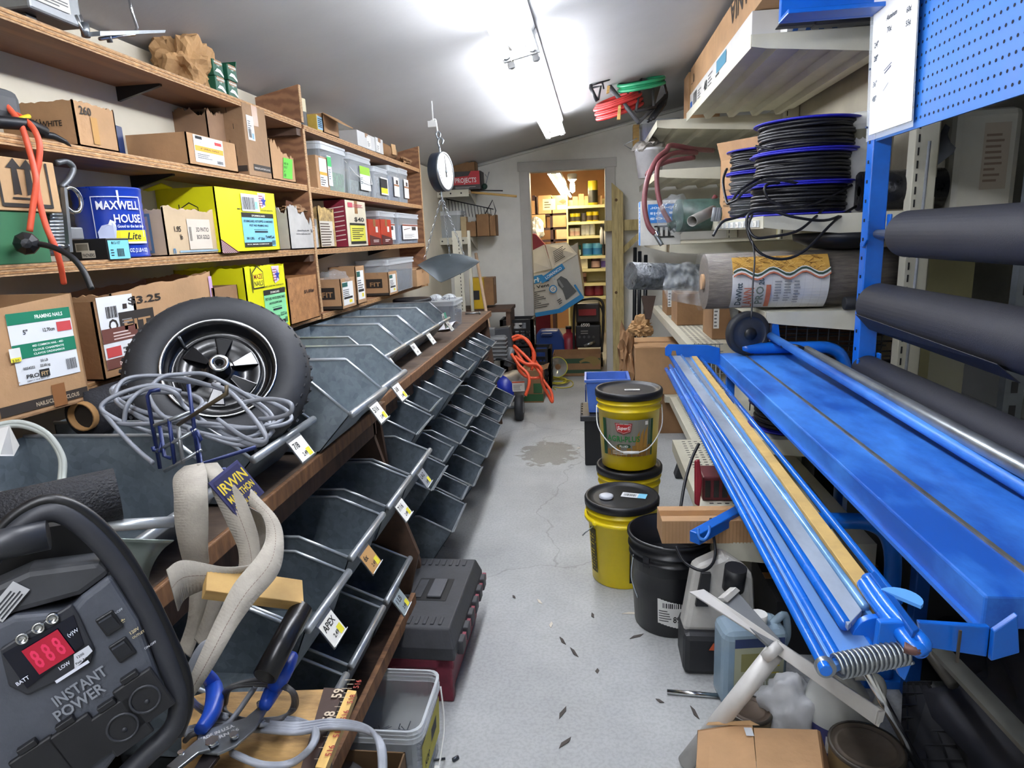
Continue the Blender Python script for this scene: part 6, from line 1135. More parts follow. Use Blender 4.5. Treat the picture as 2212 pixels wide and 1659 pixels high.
# things at the far end of the top shelf: hose coils, wire carrier, sprinkler
def coil(name, lab, c, r, m, turns, rr_, ax, cat='hose'):
    t = thing(name, lab, cat, c, ax)
    for k in range(turns):
        R = r-.012*(k % 3); z = rr_*1.7*(k-turns/2)*.5; MB().tube([(R*math.cos(g), R*math.sin(g), z) for g in [i*math.pi/16 for i in range(32)]], rr_, 8, closed=True).build('hose_turn', m, t)
    return t
REDH = mat('#b8302e', .4, 0, .1, 10)
hc = P(1335, 225, 4.55)
coil('hose_coil', 'coil of red hose hanging off the end of the top shelf', hc, .16, REDH, 9, .012, (math.radians(14), math.radians(-16), 0))
coil('hose_coil', 'coil of green hose lying on the top shelf end', P(1385, 180, 4.45), .15, mat('#1f8a5c', .4), 4, .012, (.25, -.12, 0))
t = thing('wire_carrier', 'dark wire-frame tray tipped on the end of the top shelf', 'tray', P(1380, 215, 4.6)); off = Matrix.Translation(-t.location); PK = mat('#3a3a3c', .5, 0, .2, 10)
def wf(pts, r=.012, nm='frame_bar', m=PK):
    mb = MB(); mb.T = off; mb.tube([P(*q) for q in pts], r, 6).build(nm, m, t)
wf([(1308, 175, 4.5), (1380, 265, 4.35)], .016); wf([(1308, 175, 4.5), (1425, 145, 4.75)], .014); wf([(1380, 265, 4.35), (1440, 205, 4.7)]); wf([(1425, 145, 4.75), (1440, 205, 4.7)])
wf([(1385, 172, 4.5), (1374, 240, 4.4)], .01); wf([(1385, 172, 4.5), (1432, 180, 4.6)], .01); wf([(1410, 180, 4.55), (1412, 232, 4.5)], .01); wf([(1374, 240, 4.4), (1415, 232, 4.5)], .01)
mb = MB(); mb.T = off; mb.slab([P(1388, 178, 4.55), P(1428, 182, 4.62), P(1414, 228, 4.55), P(1378, 236, 4.45)], .003).build('net', mat('#56524a', .7, alpha=.7), t); wf([(1355, 200, 4.45), (1375, 180, 4.45)], .012, 'knob', BLACK)
mb = MB(); mb.T = off; mb.slab([P(1312, 185, 4.42), P(1318, 185, 4.42), P(1316, 200, 4.42), P(1310, 202, 4.42)][::-1], .01).build('wood_slip', PINE, t); mb = MB(); mb.T = off; mb.slab([P(1337, 216, 4.4), P(1342, 216, 4.4), P(1340, 258, 4.4), P(1333, 258, 4.4)][::-1], .01).build('wood_slip', PINE, t)
for k in range(3): wf([(1400+6*k, 262-3*k, 4.4), (1428+4*k, 225, 4.6), (1440, 200+4*k, 4.75)], .012, 'strap', BLACK)
t = thing('sprinkler', 'black spiked garden sprinkler poking out at the top shelf end', 'sprinkler', P(1300, 185, 4.3)); off = Matrix.Translation(-t.location)
for pts, r in (([(1374, 136, 4.35), (1316, 170, 4.3)], .008), ([(1316, 170, 4.3), (1278, 182, 4.3)], .012), ([(1278, 172, 4.3), (1276, 190, 4.3), (1290, 218, 4.3)], .012), ([(1276, 190, 4.3), (1298, 186, 4.3), (1292, 216, 4.3)], .008), ([(1300, 172, 4.3), (1304, 192, 4.3)], .006)):
    mb = MB(); mb.T = off; mb.tube([P(*q) for q in pts], r, 8).build('arm', BLACK, t)
mb = MB(); mb.T = off; mb.ball(P(1312, 168, 4.3), .02).build('nozzle', mat('#1c3a34', .5), t); mb = MB(); mb.T = off; mb.ball(P(1279, 174, 4.3), .016).build('cap', BLACK, t)
# lavender tub and white bucket in the far bay
x0, x1, z0, z1 = BR(1366, 262, 1405, 330, 6.3)
t = thing('wood_block', 'wooden block beside the lavender tub at the far end of the top shelf', 'wood', (x0+.03, 6.3, ZT-.019)); MB().box((-.02, 0, 0), (.03, .12, z1-ZT)).build('block', PINE, t)
tub('plastic_tote', 'lavender plastic tote at the far end of the shelving', x0+.07, x0+.40, 6.2, 6.5, ZT-.019, z1-ZT+.02, mat('#8c90c8', .4), .7, cat='tote')
t = thing('bucket', 'white bucket stuffed with bags on the far shelf', 'bucket', (A(1395, 400, y=5.6).x+.03, 5.6, 1.861)); MB().lathe([(0, 0), (.09, 0), (.115, .2), (.122, .2), (.122, .22), (.112, .22)], 24).build('body', mat('#c8c8cc', .4), t); o2 = crumple('bag', (0, 0, .23), (.1, .1, .06), mat('#8f8a84', .5, 0, .4, 8), 31, .6, 3); o2.parent = t; MB().tube([(-.12, 0, .21), (-.2, 0, .26), (-.1, -.03, .3)], .004, 6).build('bail', STEEL, t)
# ------------------------------------------------ spool shelf
ZS = 1.492
SPB = mat('#2323a8', .35, 0, .1, 6)
DRIP = mat('#131318', .42, 0, .1, 20)
def spool(lab, x, y, z, r, h, seed, wrap=False):
    t = thing('tubing_spool', lab, 'spool', (x, y, z), seed, 'blue spools of black drip tubing'); rr = random.Random(seed)
    for zz in (0, h-.008): MB().lathe([(.03, zz), (r-.004, zz), (r, zz+.004), (r-.004, zz+.008), (.03, zz+.008)], 48).build('flange', SPB, t)
    n = 7; rt = (h-.02)/n/2; mb = MB()
    pts = []
    for k in range(n*2):
        lay = k % 2; a0 = rr.random()*6
        R = r*(.86 if lay else .82)+rr.uniform(-.004, .004); zc_ = .012+rt+(k//2)*rt*2+lay*rt*.3; tl = rr.uniform(-.008, .008)
        mb.tube([((R+.003*math.sin(5*g+k))*math.cos(g), (R+.003*math.sin(5*g+k))*math.sin(g), min(h-.016, max(.014, zc_+tl*math.sin(g+a0)))) for g in [i*math.pi/18 for i in range(36)]], rt*1.02, 6, closed=True)
    mb.build('tubing', DRIP, t, kind='stuff')
    MB().lathe([(.03, .004), (.03, h-.004)], 16).build('core', SPB, t)
    if wrap: MB().lathe([(r*.9, .012), (r*.92, h*.5), (r*.9, h-.012)], 40).build('plastic_wrap', mat('#aab0b4', .08, 0, .1, 6, .6, 12, alpha=.08), t)
    return t
sx, sy = .955, 3.24
for k, nm in enumerate(('bottom', 'middle', 'top')): spool('%s blue spool of black tubing in the front stack' % nm, sx+.012*(k-1), sy, ZS+.132*k, .225, .131, k+1)
sx2, sy2 = A(1568, 330, y=3.85).x+.215, 3.85
for k, nm in enumerate(('bottom', 'middle', 'top')): spool('%s blue spool of black tubing in the rear stack' % nm, sx2, sy2, ZS+.118*k, .21, .117, k+11, wrap=k < 2)
# loose tubing ends hanging from the spools
t = thing('loose_tubing', 'loose black tubing ends trailing off the spools and over the shelf lip', 'tubing', P(1650, 480, 2.85)); off = Matrix.Translation(-t.location)
def lt(pts, r=.0058):
    mb = MB(); mb.T = off; mb.tube(smooth_path([P(*q) for q in pts]), r, 7).build('tube_end', DRIP, t)
lt([(1650, 380, 2.95), (1600, 410, 2.9), (1575, 440, 2.9), (1567, 425, 2.95), (1562, 390, 3.0), (1570, 365, 3.1)]); lt([(1800, 410, 2.85), (1720, 395, 2.8), (1660, 388, 2.8), (1612, 410, 2.8), (1590, 432, 2.8), (1575, 438, 2.85)]); lt([(1840, 400, 2.85), (1760, 440, 2.8), (1690, 450, 2.75), (1640, 452, 2.75), (1590, 470, 2.75), (1560, 480, 2.75), (1540, 510, 2.75)])
lt([(1850, 445, 2.85), (1790, 475, 2.75), (1720, 470, 2.72), (1660, 455, 2.72), (1618, 462, 2.72), (1615, 500, 2.72), (1640, 545, 2.7), (1690, 560, 2.7), (1740, 540, 2.7), (1800, 480, 2.75), (1845, 448, 2.85)]); lt([(1625, 462, 2.72), (1617, 490, 2.72), (1630, 512, 2.7), (1660, 512, 2.7), (1720, 500, 2.72), (1760, 470, 2.78), (1790, 440, 2.85)]); lt([(1625, 520, 2.7), (1630, 560, 2.68), (1626, 620, 2.66), (1623, 690, 2.64)], .0035); lt([(1632, 316, 2.92), (1660, 322, 2.88), (1708, 332, 2.85)], .006); lt([(1700, 395, 2.85), (1655, 400, 2.83), (1660, 430, 2.83), (1700, 445, 2.83), (1760, 450, 2.85)])
# printed carton behind the spools
c = rbox('carton', 'open brown carton printed with wiring pictures standing on the spool shelf', .84, 1.14, 3.98, 4.30, ZS, .34, CARD, open=True, flaps='b:70:.1', rz=math.radians(36))
w = .32; c.dec('l', .03, .08, [('#6a5236', 0, .09, .26, .004), ('#6a5236', 0, .2, .26, .004), ('#6a5236', 0, .09, .004, .11), ('#6a5236', .256, .09, .004, .11), ('P', '#5a4630', [(.06, .12), (.1, .11), (.11, .15), (.08, .17)]), ('P', '#5a4630', [(.15, .14), (.2, .12), (.23, .17), (.18, .18)]), ('LINES', 0, 0, .06, .07, 3, '#6a5236'), ('LINES', .1, 0, .06, .07, 3, '#6a5236'), ('LINES', .19, 0, .06, .07, 3, '#6a5236')], name='print')
c = rbox('carton', 'large brown carton behind the front stack of spools', 1.05, 1.3, 3.5, 3.95, ZS, .36, CARDD)
t = thing('bucket', 'white pail with a dark label at the back of the spool shelf', 'bucket', (1.20, 3.2, ZS)); MB().lathe([(0, 0), (.1, 0), (.11, .36), (.118, .36), (.118, .4), (.105, .41), (0, .41)], 28).build('body', mat('#cfcfc8', .4), t); MB().lathe([(.1035, .26), (.112, .34)], 28, a0=2.6, a1=4.4).build('label', mat('#4a4630', .5), t)
# black wrapped roll on the spool shelf
t = thing('plastic_roll', 'roll of black plastic sheeting on the spool shelf behind the blue post', 'roll', (1.24, 3.07, ZS)); MB().cyl((-.1, 0, .085), (.22, .0, .085), .08, n=24).build('roll', mat('#16171b', .3, 0, .5, 30, .5, 40), t); MB().cyl((-.1, .0, .085), (.222, .0, .085), .02, n=12).build('core', BLACK, t)
# shelf-edge hose cluster
t = thing('rubber_hose', 'dusty red rubber hose drooping off the shelf with brass ends', 'hose', P(1440, 400, 4.2)); off = Matrix.Translation(-t.location); RD = mat('#744044', .5, 0, .15, 12)
def rh(nm, pts, r, m):
    mb = MB(); mb.T = off; mb.tube(smooth_path([P(*q) for q in pts]), r, 10).build(nm, m, t)
rh('hose', [(1540, 325, 4.5), (1500, 322, 4.3), (1450, 314, 4.2), (1440, 325, 4.15), (1418, 345, 4.1), (1398, 390, 4.05), (1392, 440, 4.05), (1400, 485, 4.05), (1415, 505, 4.05)], .016, RD); rh('hose', [(1505, 330, 4.3), (1460, 330, 4.2), (1432, 345, 4.1), (1420, 365, 4.05), (1420, 410, 4.05), (1430, 450, 4.05), (1450, 485, 4.05)], .015, RD); rh('hose', [(1500, 340, 4.35), (1440, 350, 4.3), (1405, 368, 4.25), (1398, 378, 4.2)], .015, RD)
rh('coupling', [(1445, 490, 4.05), (1462, 482, 4.05)], .026, mat('#1d3a32', .5)); rh('fitting', [(1450, 488, 4.05), (1460, 500, 4.05)], .014, STEEL); rh('fitting', [(1415, 505, 4.05), (1430, 530, 4.05)], .014, STEEL); rh('clamp', [(1417, 500, 4.05), (1421, 510, 4.05)], .019, CHROME); rh('hose', [(1545, 425, 4.0), (1530, 450, 3.95), (1520, 460, 3.95)], .015, RD)
# white and blue hardware carton
x0, x1, z0, z1 = BR(1384, 432, 1450, 527, 4.42); 
c = rbox('fastener_carton', 'white and blue fastener carton standing upside down under the red hose', x0, x1+.06, 4.42, 4.62, 1.361, z1-1.36, mat('#c2c2be', .6)); h = c.h; w = c.dx
c.dec('n', 0, 0, [('#2f78c4', w*.18, h*.5, w*.8, h*.42)]+[(s, w*.95, h*(.86-.12*k), -h*.1, '#d8e4f0', -w*.72) for k, s in enumerate(('sub-floor', 'de bois', 'pisos'))]+[('P', '#222222', [(w*.36, h*.16), (w*.86, h*.16), (w*.82, h*.2), (w*.4, h*.2)]), ('#222222', w*.42, h*.2, w*.06, h*.2), ('#222222', w*.55, h*.2, w*.06, h*.2), ('#222222', w*.68, h*.2, w*.06, h*.2), ('P', '#222222', [(w*.34, h*.4), (w*.86, h*.4), (w*.86, h*.44), (w*.34, h*.44)])], name='print')
c.dec('l', .02, 0, [('#2f78c4', .05, 0, .1, h), ('HALEX', .075, h*.3, .0, '#ffffff')][:1], name='print'); decal(c.o, 'lettering', (-w/2, .0, h*.88), (0, 0, -1), (0, -1, 0), [('HALEX', 0, .01, .07, '#e8eef4', h*.6)], off=.002)
# clear-wrapped roll and odd tubes in front of it
t = thing('wrapped_roll', 'plastic-wrapped green roll on the shelf under the printed carton', 'roll', P(1500, 465, 4.0)); MB().cyl((-.1, -.02, 0), (.4, .1, 0), .095, n=20).build('roll', mat('#3d544c', .4, 0, .4, 10), t); o2 = crumple('wrap', (-.12, -.02, 0), (.09, .1, .11), mat('#c0c6ca', .06, 0, .1, 6, .5, 14, alpha=.16), 41, .35, 4, 0, True); o2.parent = t
t = thing('pvc_tube', 'short grey plastic tube lying on the shelf lip', 'pipe', P(1495, 478, 3.6)); MB().tube([(0, 0, 0), P(1540, 455, 3.8)-P(1495, 478, 3.6)], .028, 16, cap=False).build('tube', mat('#8d8a84', .5), t, solid=.003)
for k in range(3): t = thing('cable_bundle', 'grey cable bundle tied beside the rear spools', 'cable', P(1540+5*k, 478, 3.55), 0, 'tied grey cable bundles'); MB().tube([(0, 0, -.0), (.01, 0, .07)], .012, 8).build('bundle', GREYC, t)
t = thing('price_channel', 'clear price strip clipped to the spool shelf lip', 'price strip', (.733, 3.05, 1.447)); MB().box((-.003, 0, 0), (0, .9, .03)).build('strip', CLEARR, t)
for k in range(7): decal(t, 'price_tag', (-.0035, .1+.12*k, .002), (0, -1, 0), (0, 0, 1), [('LINES', .006, .004, .04, .016, 3, '#555555')], '#dcdad2', .06, .026, .001)
# ------------------------------------------------ landscape-fabric roll, wire roll, bag
ZD = 1.087; pr = P(1540, 592, 2.98)
t = thing('landscape_fabric_roll', 'clear-wrapped roll of landscape fabric with a printed straw label', 'roll', (.52, 3.14, ZD)); r = .128; L2 = .9
MB().cyl((0, 0, r), (L2, .02, r), r-.004, n=40).build('roll', mat('#6c6258', .6, 0, .3, 14, .3, 40, (1, 6, 6), col2='#453e37'), t); MB().cyl((-.02, 0, r), (L2+.01, .02, r), r+.002, n=40).build('plastic_sleeve', mat('#b4babc', .08, 0, .1, 6, .5, 20, alpha=.08), t); MB().cyl((-.012, 0, r), (.004, 0, r), .035, n=20).build('core', CARD, t)
# label wrapped on the roll: local print frame u=+x, around the roll
def rollbend(q): 
    a = (q.z-.13)/r; rr = r+.003+(-q.y); return V((q.x, -rr*math.cos(a), r+rr*math.sin(a)))
items = [('P', '#c8c8c8', [(0, 0), (.4, 0), (.4, .1), (.3, .1), (.2, .1), (.1, .1), (0, .1)])]
def wavy(c, base, th, n=24): return [('P', c, [(.4*i/n, base+.012*math.sin(i*.8)), (.4*(i+1)/n, base+.012*math.sin((i+1)*.8)), (.4*(i+1)/n, base+th+.012*math.sin((i+1)*.8)), (.4*i/n, base+th+.012*math.sin(i*.8))]) for i in range(n)]
mbk = [('#cfcfcc', .4*i/12, k*.0125, .4/12, .0126) for i in range(12) for k in range(13)]
rr = random.Random(2); straw = [('#c79a45', .4*i/8, .165+.0125*k, .05, .0126) for i in range(8) for k in range(6)]
for k in range(150): x, y, a = rr.uniform(.01, .37), rr.uniform(.17, .235), rr.uniform(-.9, .9); dx, dy = .014*math.cos(a), .014*math.sin(a); straw.append(('P', rr.choice(['#e0bb6a', '#8a6428', '#d8ab52', '#6e4c1c']), [(x-dx, y-dy), (x+dx, y+dy), (x+dx, y+dy+.0022), (x-dx, y-dy+.0022)]))
lab_items = mbk+straw+wavy('#d8d8d4', .155, .02)+wavy('#2a4438', .163, .008)+wavy('#b8694c', .150, .006)
decal(t, 'label', (.1, 0, 0), (1, 0, 0), (0, 0, 1), lab_items, off=.0, bend=rollbend, label='printed straw picture label')
decal(t, 'lettering', (.105, -.006, .02), (0, 0, 1), (-1, 0, 0), [('DeWitt', .01, -.035, .036, '#3c4a4c', .1), ('LAWN', .0, -.085, .06, '#b8694c', .09), ('PRO', .015, -.125, .045, '#6a7468', .08), ('200', .1, -.125, .03, '#4a5a5c', .04), ('#b8694c', .0, -.155, .1, .02)], off=.006, bend=rollbend)
decal(t, 'lettering', (.275, -.006, .02), (1, 0, 0), (0, 0, 1), [('LINES', 0, .03, .03, .09, 8, '#8a8c8c'), ('LINES', .04, .03, .03, .09, 8, '#8a8c8c'), ('LINES', .08, .02, .03, .1, 8, '#8a8c8c')], off=.006, bend=rollbend)
t = thing('wire_netting_roll', 'shiny plastic-wrapped roll of wire netting sticking out past the shelf', 'roll', P(1362, 596, 3.55)); a, b = V((0, 0, 0)), P(1530, 600, 3.7)-P(1362, 596, 3.55)
MB().cyl(a, b, .072, n=28).build('roll', mat('#5c6064', .3, .4, .3, 26, .8, 40, (1, 1, 1), col2='#101114'), t); MB().cyl(a+(b-a)*-.01, b, .074, n=28).build('wrap', mat('#aab0b4', .08, 0, .1, 6, 1.0, 30, alpha=.08), t)
bag = thing('plastic_bag', 'clear crumpled plastic bag tied over the netting roll', 'bag', P(1490, 610, 3.3)); off = Matrix.Translation(-bag.location)
from mathutils import noise as NZ
def bagf(a, b):
    # left edge full, gathered at the right
    ul = 1436+4*math.sin(b*7); ur = 1536; u_ = ul+(ur-ul)*a; top = 566+18*a*a*1.2+6*math.sin(a*9); bot = 648+18*a-(0 if a < .9 else 4)
    if a > .55: top += (a-.55)*36
    v_ = top+(bot-top)*b; d = 3.3+.05*NZ.noise(V((a*5, b*5, 1)))+.03*NZ.noise(V((a*12, b*12, 4)))-.05*math.sin(b*math.pi)
    return P(u_, v_, d)
mb = MB(); mb.T = off; mb.grid(bagf, 34, 24).build('film', FILM, bag)
mb = MB(); mb.T = off; mb.grid(lambda a, b: bagf(a, b)+V((.01, .09*math.sin(math.pi*min(1, b*1.05)), 0)), 20, 14).build('film_back', FILM, bag)
mb = MB(); mb.T = off; mb.tube(smooth_path([P(1532, 592, 3.25), P(1548, 596, 3.1), P(1575, 592, 2.98), P(1620, 575, 2.92)]), .004, 6).build('tie', CLEARR, bag)
t = thing('rubber_mallet', 'black rubber mallet with a wooden handle on the shelf lip', 'mallet', A(1847, 655, y=2.98)); t.location.z = ZD+.03; MB().cyl((-.045, 0, 0), (.05, 0, 0), .028, n=16).build('head', RUBBER, t, bevel=.003); MB().cyl((.05, 0, 0), (.25, .02, 0), .017, n=12).build('handle', PINE, t)
t = thing('shelf_dish', 'shallow black dish tucked under the spool shelf', 'dish', (1.12, 3.18, 1.38)); MB().lathe([(0, -.05), (.12, -.035), (.2, .0), (.205, .03), (.195, .03), (.19, .0)], 32).build('bowl', BLACK, t)
# cartons on the lower far shelf
for k, (u0, v0, u1, Y, lab) in enumerate([(1462, 648, 1534, 4.35, 'plain brown carton on the low far shelf below the bag'), (1538, 650, 1562, 3.75, 'brown carton with a white label strip next to the plain one'), (1440, 650, 1458, 4.9, 'brown carton with a tall white label at the far left of the low shelf')]):
    x0, x1, z0, z1 = BR(u0, v0, u1, 718, Y); c = rbox('carton', lab, x0, x1+.05, Y, Y+.3, .852, max(.2, z1-.85), CARDD)
    if k: c.dec('n', .006, .06, [('LINES', .004, .01, .02, .1, 5, '#666666')], '#d8d8d4', .03, .14)
t = thing('metal_pail', 'tan and silver pail on the low far shelf', 'pail', (A(1575, 680, y=3.75).x+.1, 3.8, .852)); MB().lathe([(0, 0), (.1, 0), (.1, .11), (.105, .12), (.12, .22)], 24).build('body', STEEL, t); MB().lathe([(.1015, .0), (.1015, .1)], 24).build('band', CARD, t)
t = thing('wire_cage', 'grey wire basket under the far end of the blue table', 'basket', P(1525, 790, 3.25)); off = Matrix.Translation(-t.location)
for k in range(7):
    mb = MB(); mb.T = off; mb.tube([P(1500+9*k, 742, 3.3), P(1503+9*k, 845, 3.2)], .0028, 5, sm=False).build('wire', STEEL, t)
    mb = MB(); mb.T = off; mb.tube([P(1497, 745+16*k, 3.28), P(1562, 743+16*k, 3.3)], .0028, 5, sm=False).build('wire', STEEL, t)
# dark wire mesh pile and rolls behind the blue post
t = thing('mesh_pile', 'pile of black wire mesh sheets on the lower shelf', 'wire mesh', (1.0, 3.3, .622)); rr = random.Random(9)
for k in range(22):
    mb = MB(); z_ = .02+.018*k; x_ = rr.uniform(-.3, -.2); mb.tube([(x_, -.25, z_), (x_+.56, -.25+rr.uniform(-.02, .02), z_+rr.uniform(-.01, .01))], .004, 5, sm=False); mb.build('mesh_wire', BLACK, t)
for k in range(14):
    mb = MB(); mb.tube([(-.28+.045*k, -.255, .01), (-.28+.045*k+.01, -.255, .40)], .003, 5, sm=False).build('mesh_wire', BLACK, t)
c = rbox('carton', 'dark brown board stack at the back of the lower shelf', .8, 1.3, 3.35, 3.9, .622, .4, mat('#5a4030', .8))
for k in range(2): spool('%s blue spool of tubing on the low shelf under the table' % ('lower' if k == 0 else 'upper'), .86, 2.84, .623+.104*k, .19, .103, k+21)
t = thing('paper_pad', 'paper pad lying on top of the low spools', 'paper', (.74, 2.86, .845)); MB().slab([(-.08, -.12, 0), (.12, -.14, .0), (.14, .1, .012), (-.06, .12, .0)], .012).build('pad', mat('#c8c4b8', .7), t); decal(t, 'writing', (-.06, -.1, .003), (1, 0, 0), (0, 1, 0), [('LINES', .02, .03, .12, .12, 6, '#b06a64')], off=.009)
# clutter beyond the post: upright strips, jug, curled sheet, dark roll
t = thing('curled_sheet', 'grey curled plastic sheet hanging beside the shelf upright', 'sheet', P(2030, 340, 2.75)); off = Matrix.Translation(-t.location)
mb = MB(); mb.T = off; mb.add([P(2042, 268, 2.75), P(2076, 292, 2.75), P(2060, 330, 2.72), P(2020, 360, 2.7), P(1995, 445, 2.72), P(1962, 442, 2.78), P(1975, 400, 2.78), P(2005, 330, 2.78), P(2030, 290, 2.78)], [(0, 1, 2, 8), (8, 2, 3, 7), (7, 3, 4, 6), (6, 4, 5)], 0, True); mb.build('sheet', mat('#7c8088', .5, 0, .1, 6), t, solid=.002)
t = thing('white_jug', 'white plastic jug with a faded label beyond the pegboard', 'jug', (1.62, 3.15, 1.46)); MB().box((-.13, -.1, 0), (.13, .1, .42)).build('body', mat('#c9c6b8', .4, 0, .05, 4), t, bevel=.03); MB().cyl((-.02, 0, .42), (-.02, 0, .47), .03, n=14).build('cap', WHITE, t); decal(t, 'label', (-.02, -.1, .1), (1, 0, 0), (0, 0, 1), [('LINES', .01, .03, .07, .2, 9, '#8a7868')], '#b8ac9a', .1, .26, .002)
MB().box((-.24, -.06, .04), (-.13, .06, .3)).build('handle', mat('#c9c6b8', .4, 0, .05, 4), t, bevel=.02)
t = thing('outer_shelf', 'wooden shelf standing beyond the gondola on the right', 'shelf', (1.85, 3.1, 0)); MB().box((-.38, -.15, 1.4), (.6, .3, 1.455)).build('board', CREAM, t); MB().box((.3, -.1, 0), (.36, .3, 2.3)).build('support', CREAM, t)
t = thing('steel_upright', 'galvanised slotted steel upright behind the screen rolls', 'upright', (1.64, 2.75, 0)); MB().box((-.035, -.02, 0), (.035, .02, 2.2)).build('channel', mat('#6e747a', .5, .5, .15, 8), t)
for k in range(20): MB().box((-.012, -.0215, .3+.095*k), (.012, -.0195, .345+.095*k)).build('slot', BLACK, t)
t = thing('dark_roll', 'black roll standing at the far right beyond the pegboard', 'roll', (1.95, 2.9, 0)); MB().cyl((0, 0, 0), (0, 0, 1.95), .13, n=24).build('roll', BLACKM, t); MB().cyl((0, 0, 1.95), (0, 0, 1.97), .04, n=16).build('core', CARD, t)
t = thing('plastic_film', 'hanging translucent plastic film behind the screen rolls', 'film', (1.5, 2.9, .8)); MB().grid(lambda a, b: (-.1+.5*a, .02*math.sin(9*a), -.28+.5*b+.03*math.sin(14*a)*(1-b)), 20, 6).build('film', mat('#c8ccd4', .3, 0, .1, 6, .5, 10, alpha=.22), t)
stick('wire_rod', 'thin grey rod leaning on the shelf upright', 'rod', (1.3, 2.9, .02), (1.34, 2.93, 1.75), .006, GREYC)
# distant lit shelf seen through the gap
t = thing('parts_shelf', 'bright distant parts shelf seen through the gap in the gondola', 'shelf', (1.8, 4.6, 0)); MB().box((-.5, 0, 1.5), (.8, .3, 1.53)).build('board', PG, t); MB().box((-.5, 0, 1.76), (.8, .3, 1.79)).build('board', PG, t); MB().box((-.5, .3, 0), (.8, .32, 2.1)).build('back', PG, t)
for k in range(6): MB().box((-.4+.17*k, .02, 1.531), (-.3+.17*k, .2, 1.531+.1+.03*(k % 3))).build('parts_bin', [WHITE, CARDL, GREYC][k % 3], t)
# ================================================================ blue screen-rolling bench
ZB_ = .9
bt = thing('screen_bench', 'long blue steel screen-cutting bench with a post rack of rolls', 'workbench', (.8, 2.0, 0)); BO = bt.location
def bb(a, b, nm, m=BLUE, bev=.003, par=None):
    q = MB(); q.T = Matrix.Translation(-BO); q.box(tuple(min(i, j) for i, j in zip(a, b)), tuple(max(i, j) for i, j in zip(a, b))); return q.build(nm, m, par or bt, bevel=bev)
def bsl(pts, t_, nm, m=BLUE, bev=.002):
    q = MB(); q.T = Matrix.Translation(-BO); q.slab(pts, t_); return q.build(nm, m, bt, bevel=bev)
def btb(pts, r, nm, m=BLUE, n=12, sm=True, par=None):
    q = MB(); q.T = Matrix.Translation(-BO); q.tube(smooth_path(pts, 6) if sm else [V(p) for p in pts], r, n); return q.build(nm, m, par or bt)
TX0, TX1, TY0, TY1 = .578, 1.0, .97, 3.05
bb((TX0, TY0, ZB_-.055), (TX1, TY1, ZB_), 'table_top', BLUEW, .004)
bb((.674, TY0, ZB_), (.682, TY1-.06, ZB_+.004), 'steel_strip', mat('#8a8474', .35, .7, .3, 10), 0)
bb((.55+.02, TY0+.005, ZB_-.058), (TX0+.02, TY1, ZB_-.05), 'under_flange', BLUE, 0)
# rail and chrome bar behind the table
q0, q1 = A(1742, 757, z=.965), A(2212, 1012, z=.965); dd = (q1-q0).normalized(); btb([q0, q0+dd*2.4], .019, 'chrome_bar', STEEL, 16, False)
q2, q3 = A(1662, 724, z=.985), A(2212, 1052, z=.93); dd = (q3-q2).normalized(); btb([q2, q2+dd*2.6], .016, 'blue_rail', BLUEW, 12, False); btb([A(1690, 748, z=.97), A(1720, 748, z=.985), q0], .008, 'cable', BLACK)
# measuring wheel at the far end
wc = A(1610, 765, z=ZB_); wc = V((wc.x, wc.y-.03, ZB_+.098))
wt = thing('measuring_wheel', 'black rubber-tyred wheel standing on the far end of the blue table', 'wheel', wc, (math.radians(90), 0, math.radians(12)))
MB().lathe([(.074, -.02), (.09, -.022), (.096, -.012), (.096, .012), (.09, .022), (.074, .02)], 48).build('tyre', RUBBER, wt); MB().lathe([(.075, .018), (.07, .014), (.05, .02), (.03, .026), (0, .026)], 40).build('disc', mat('#3c4048', .35, .3, .1, 6), wt); MB().lathe([(.027, .027), (.026, .034), (0, .034)], 24).build('hub_cap', BLACK, wt)
bsl([wc+V((.1, .02, -.07)), wc+V((.15, .02, -.07)), wc+V((.13, .02, .06)), wc+V((.11, .02, .06))], .03, 'wheel_bracket')
# bent-tube legs
for y, zt, xo in ((2.98, .93, 0), (2.0, .56, -.19)):
    pth = [V((.66+xo*.3, y, zt)), V((.9+xo, y, zt)), V((1.04+xo, y, zt-.01)), V((1.10+xo, y, zt-.09)), V((1.11+xo, y, zt-.3)), V((1.11+xo, y, .03))]
    q = MB(); q.T = Matrix.Translation(-BO); q.tube(smooth_path(pth, 6), .026, 8); q.build('bent_leg', BLUE, bt)
    bb((1.04+xo, y-.03, 0), (1.2+xo, y+.03, .03), 'foot')
bb((.60, 2.97, .02), (.635, 3.0, ZB_-.055), 'leg'); bb((.94, 1.9, .02), (.98, 1.94, ZB_-.055), 'leg', mat('#0b3f86', .4))
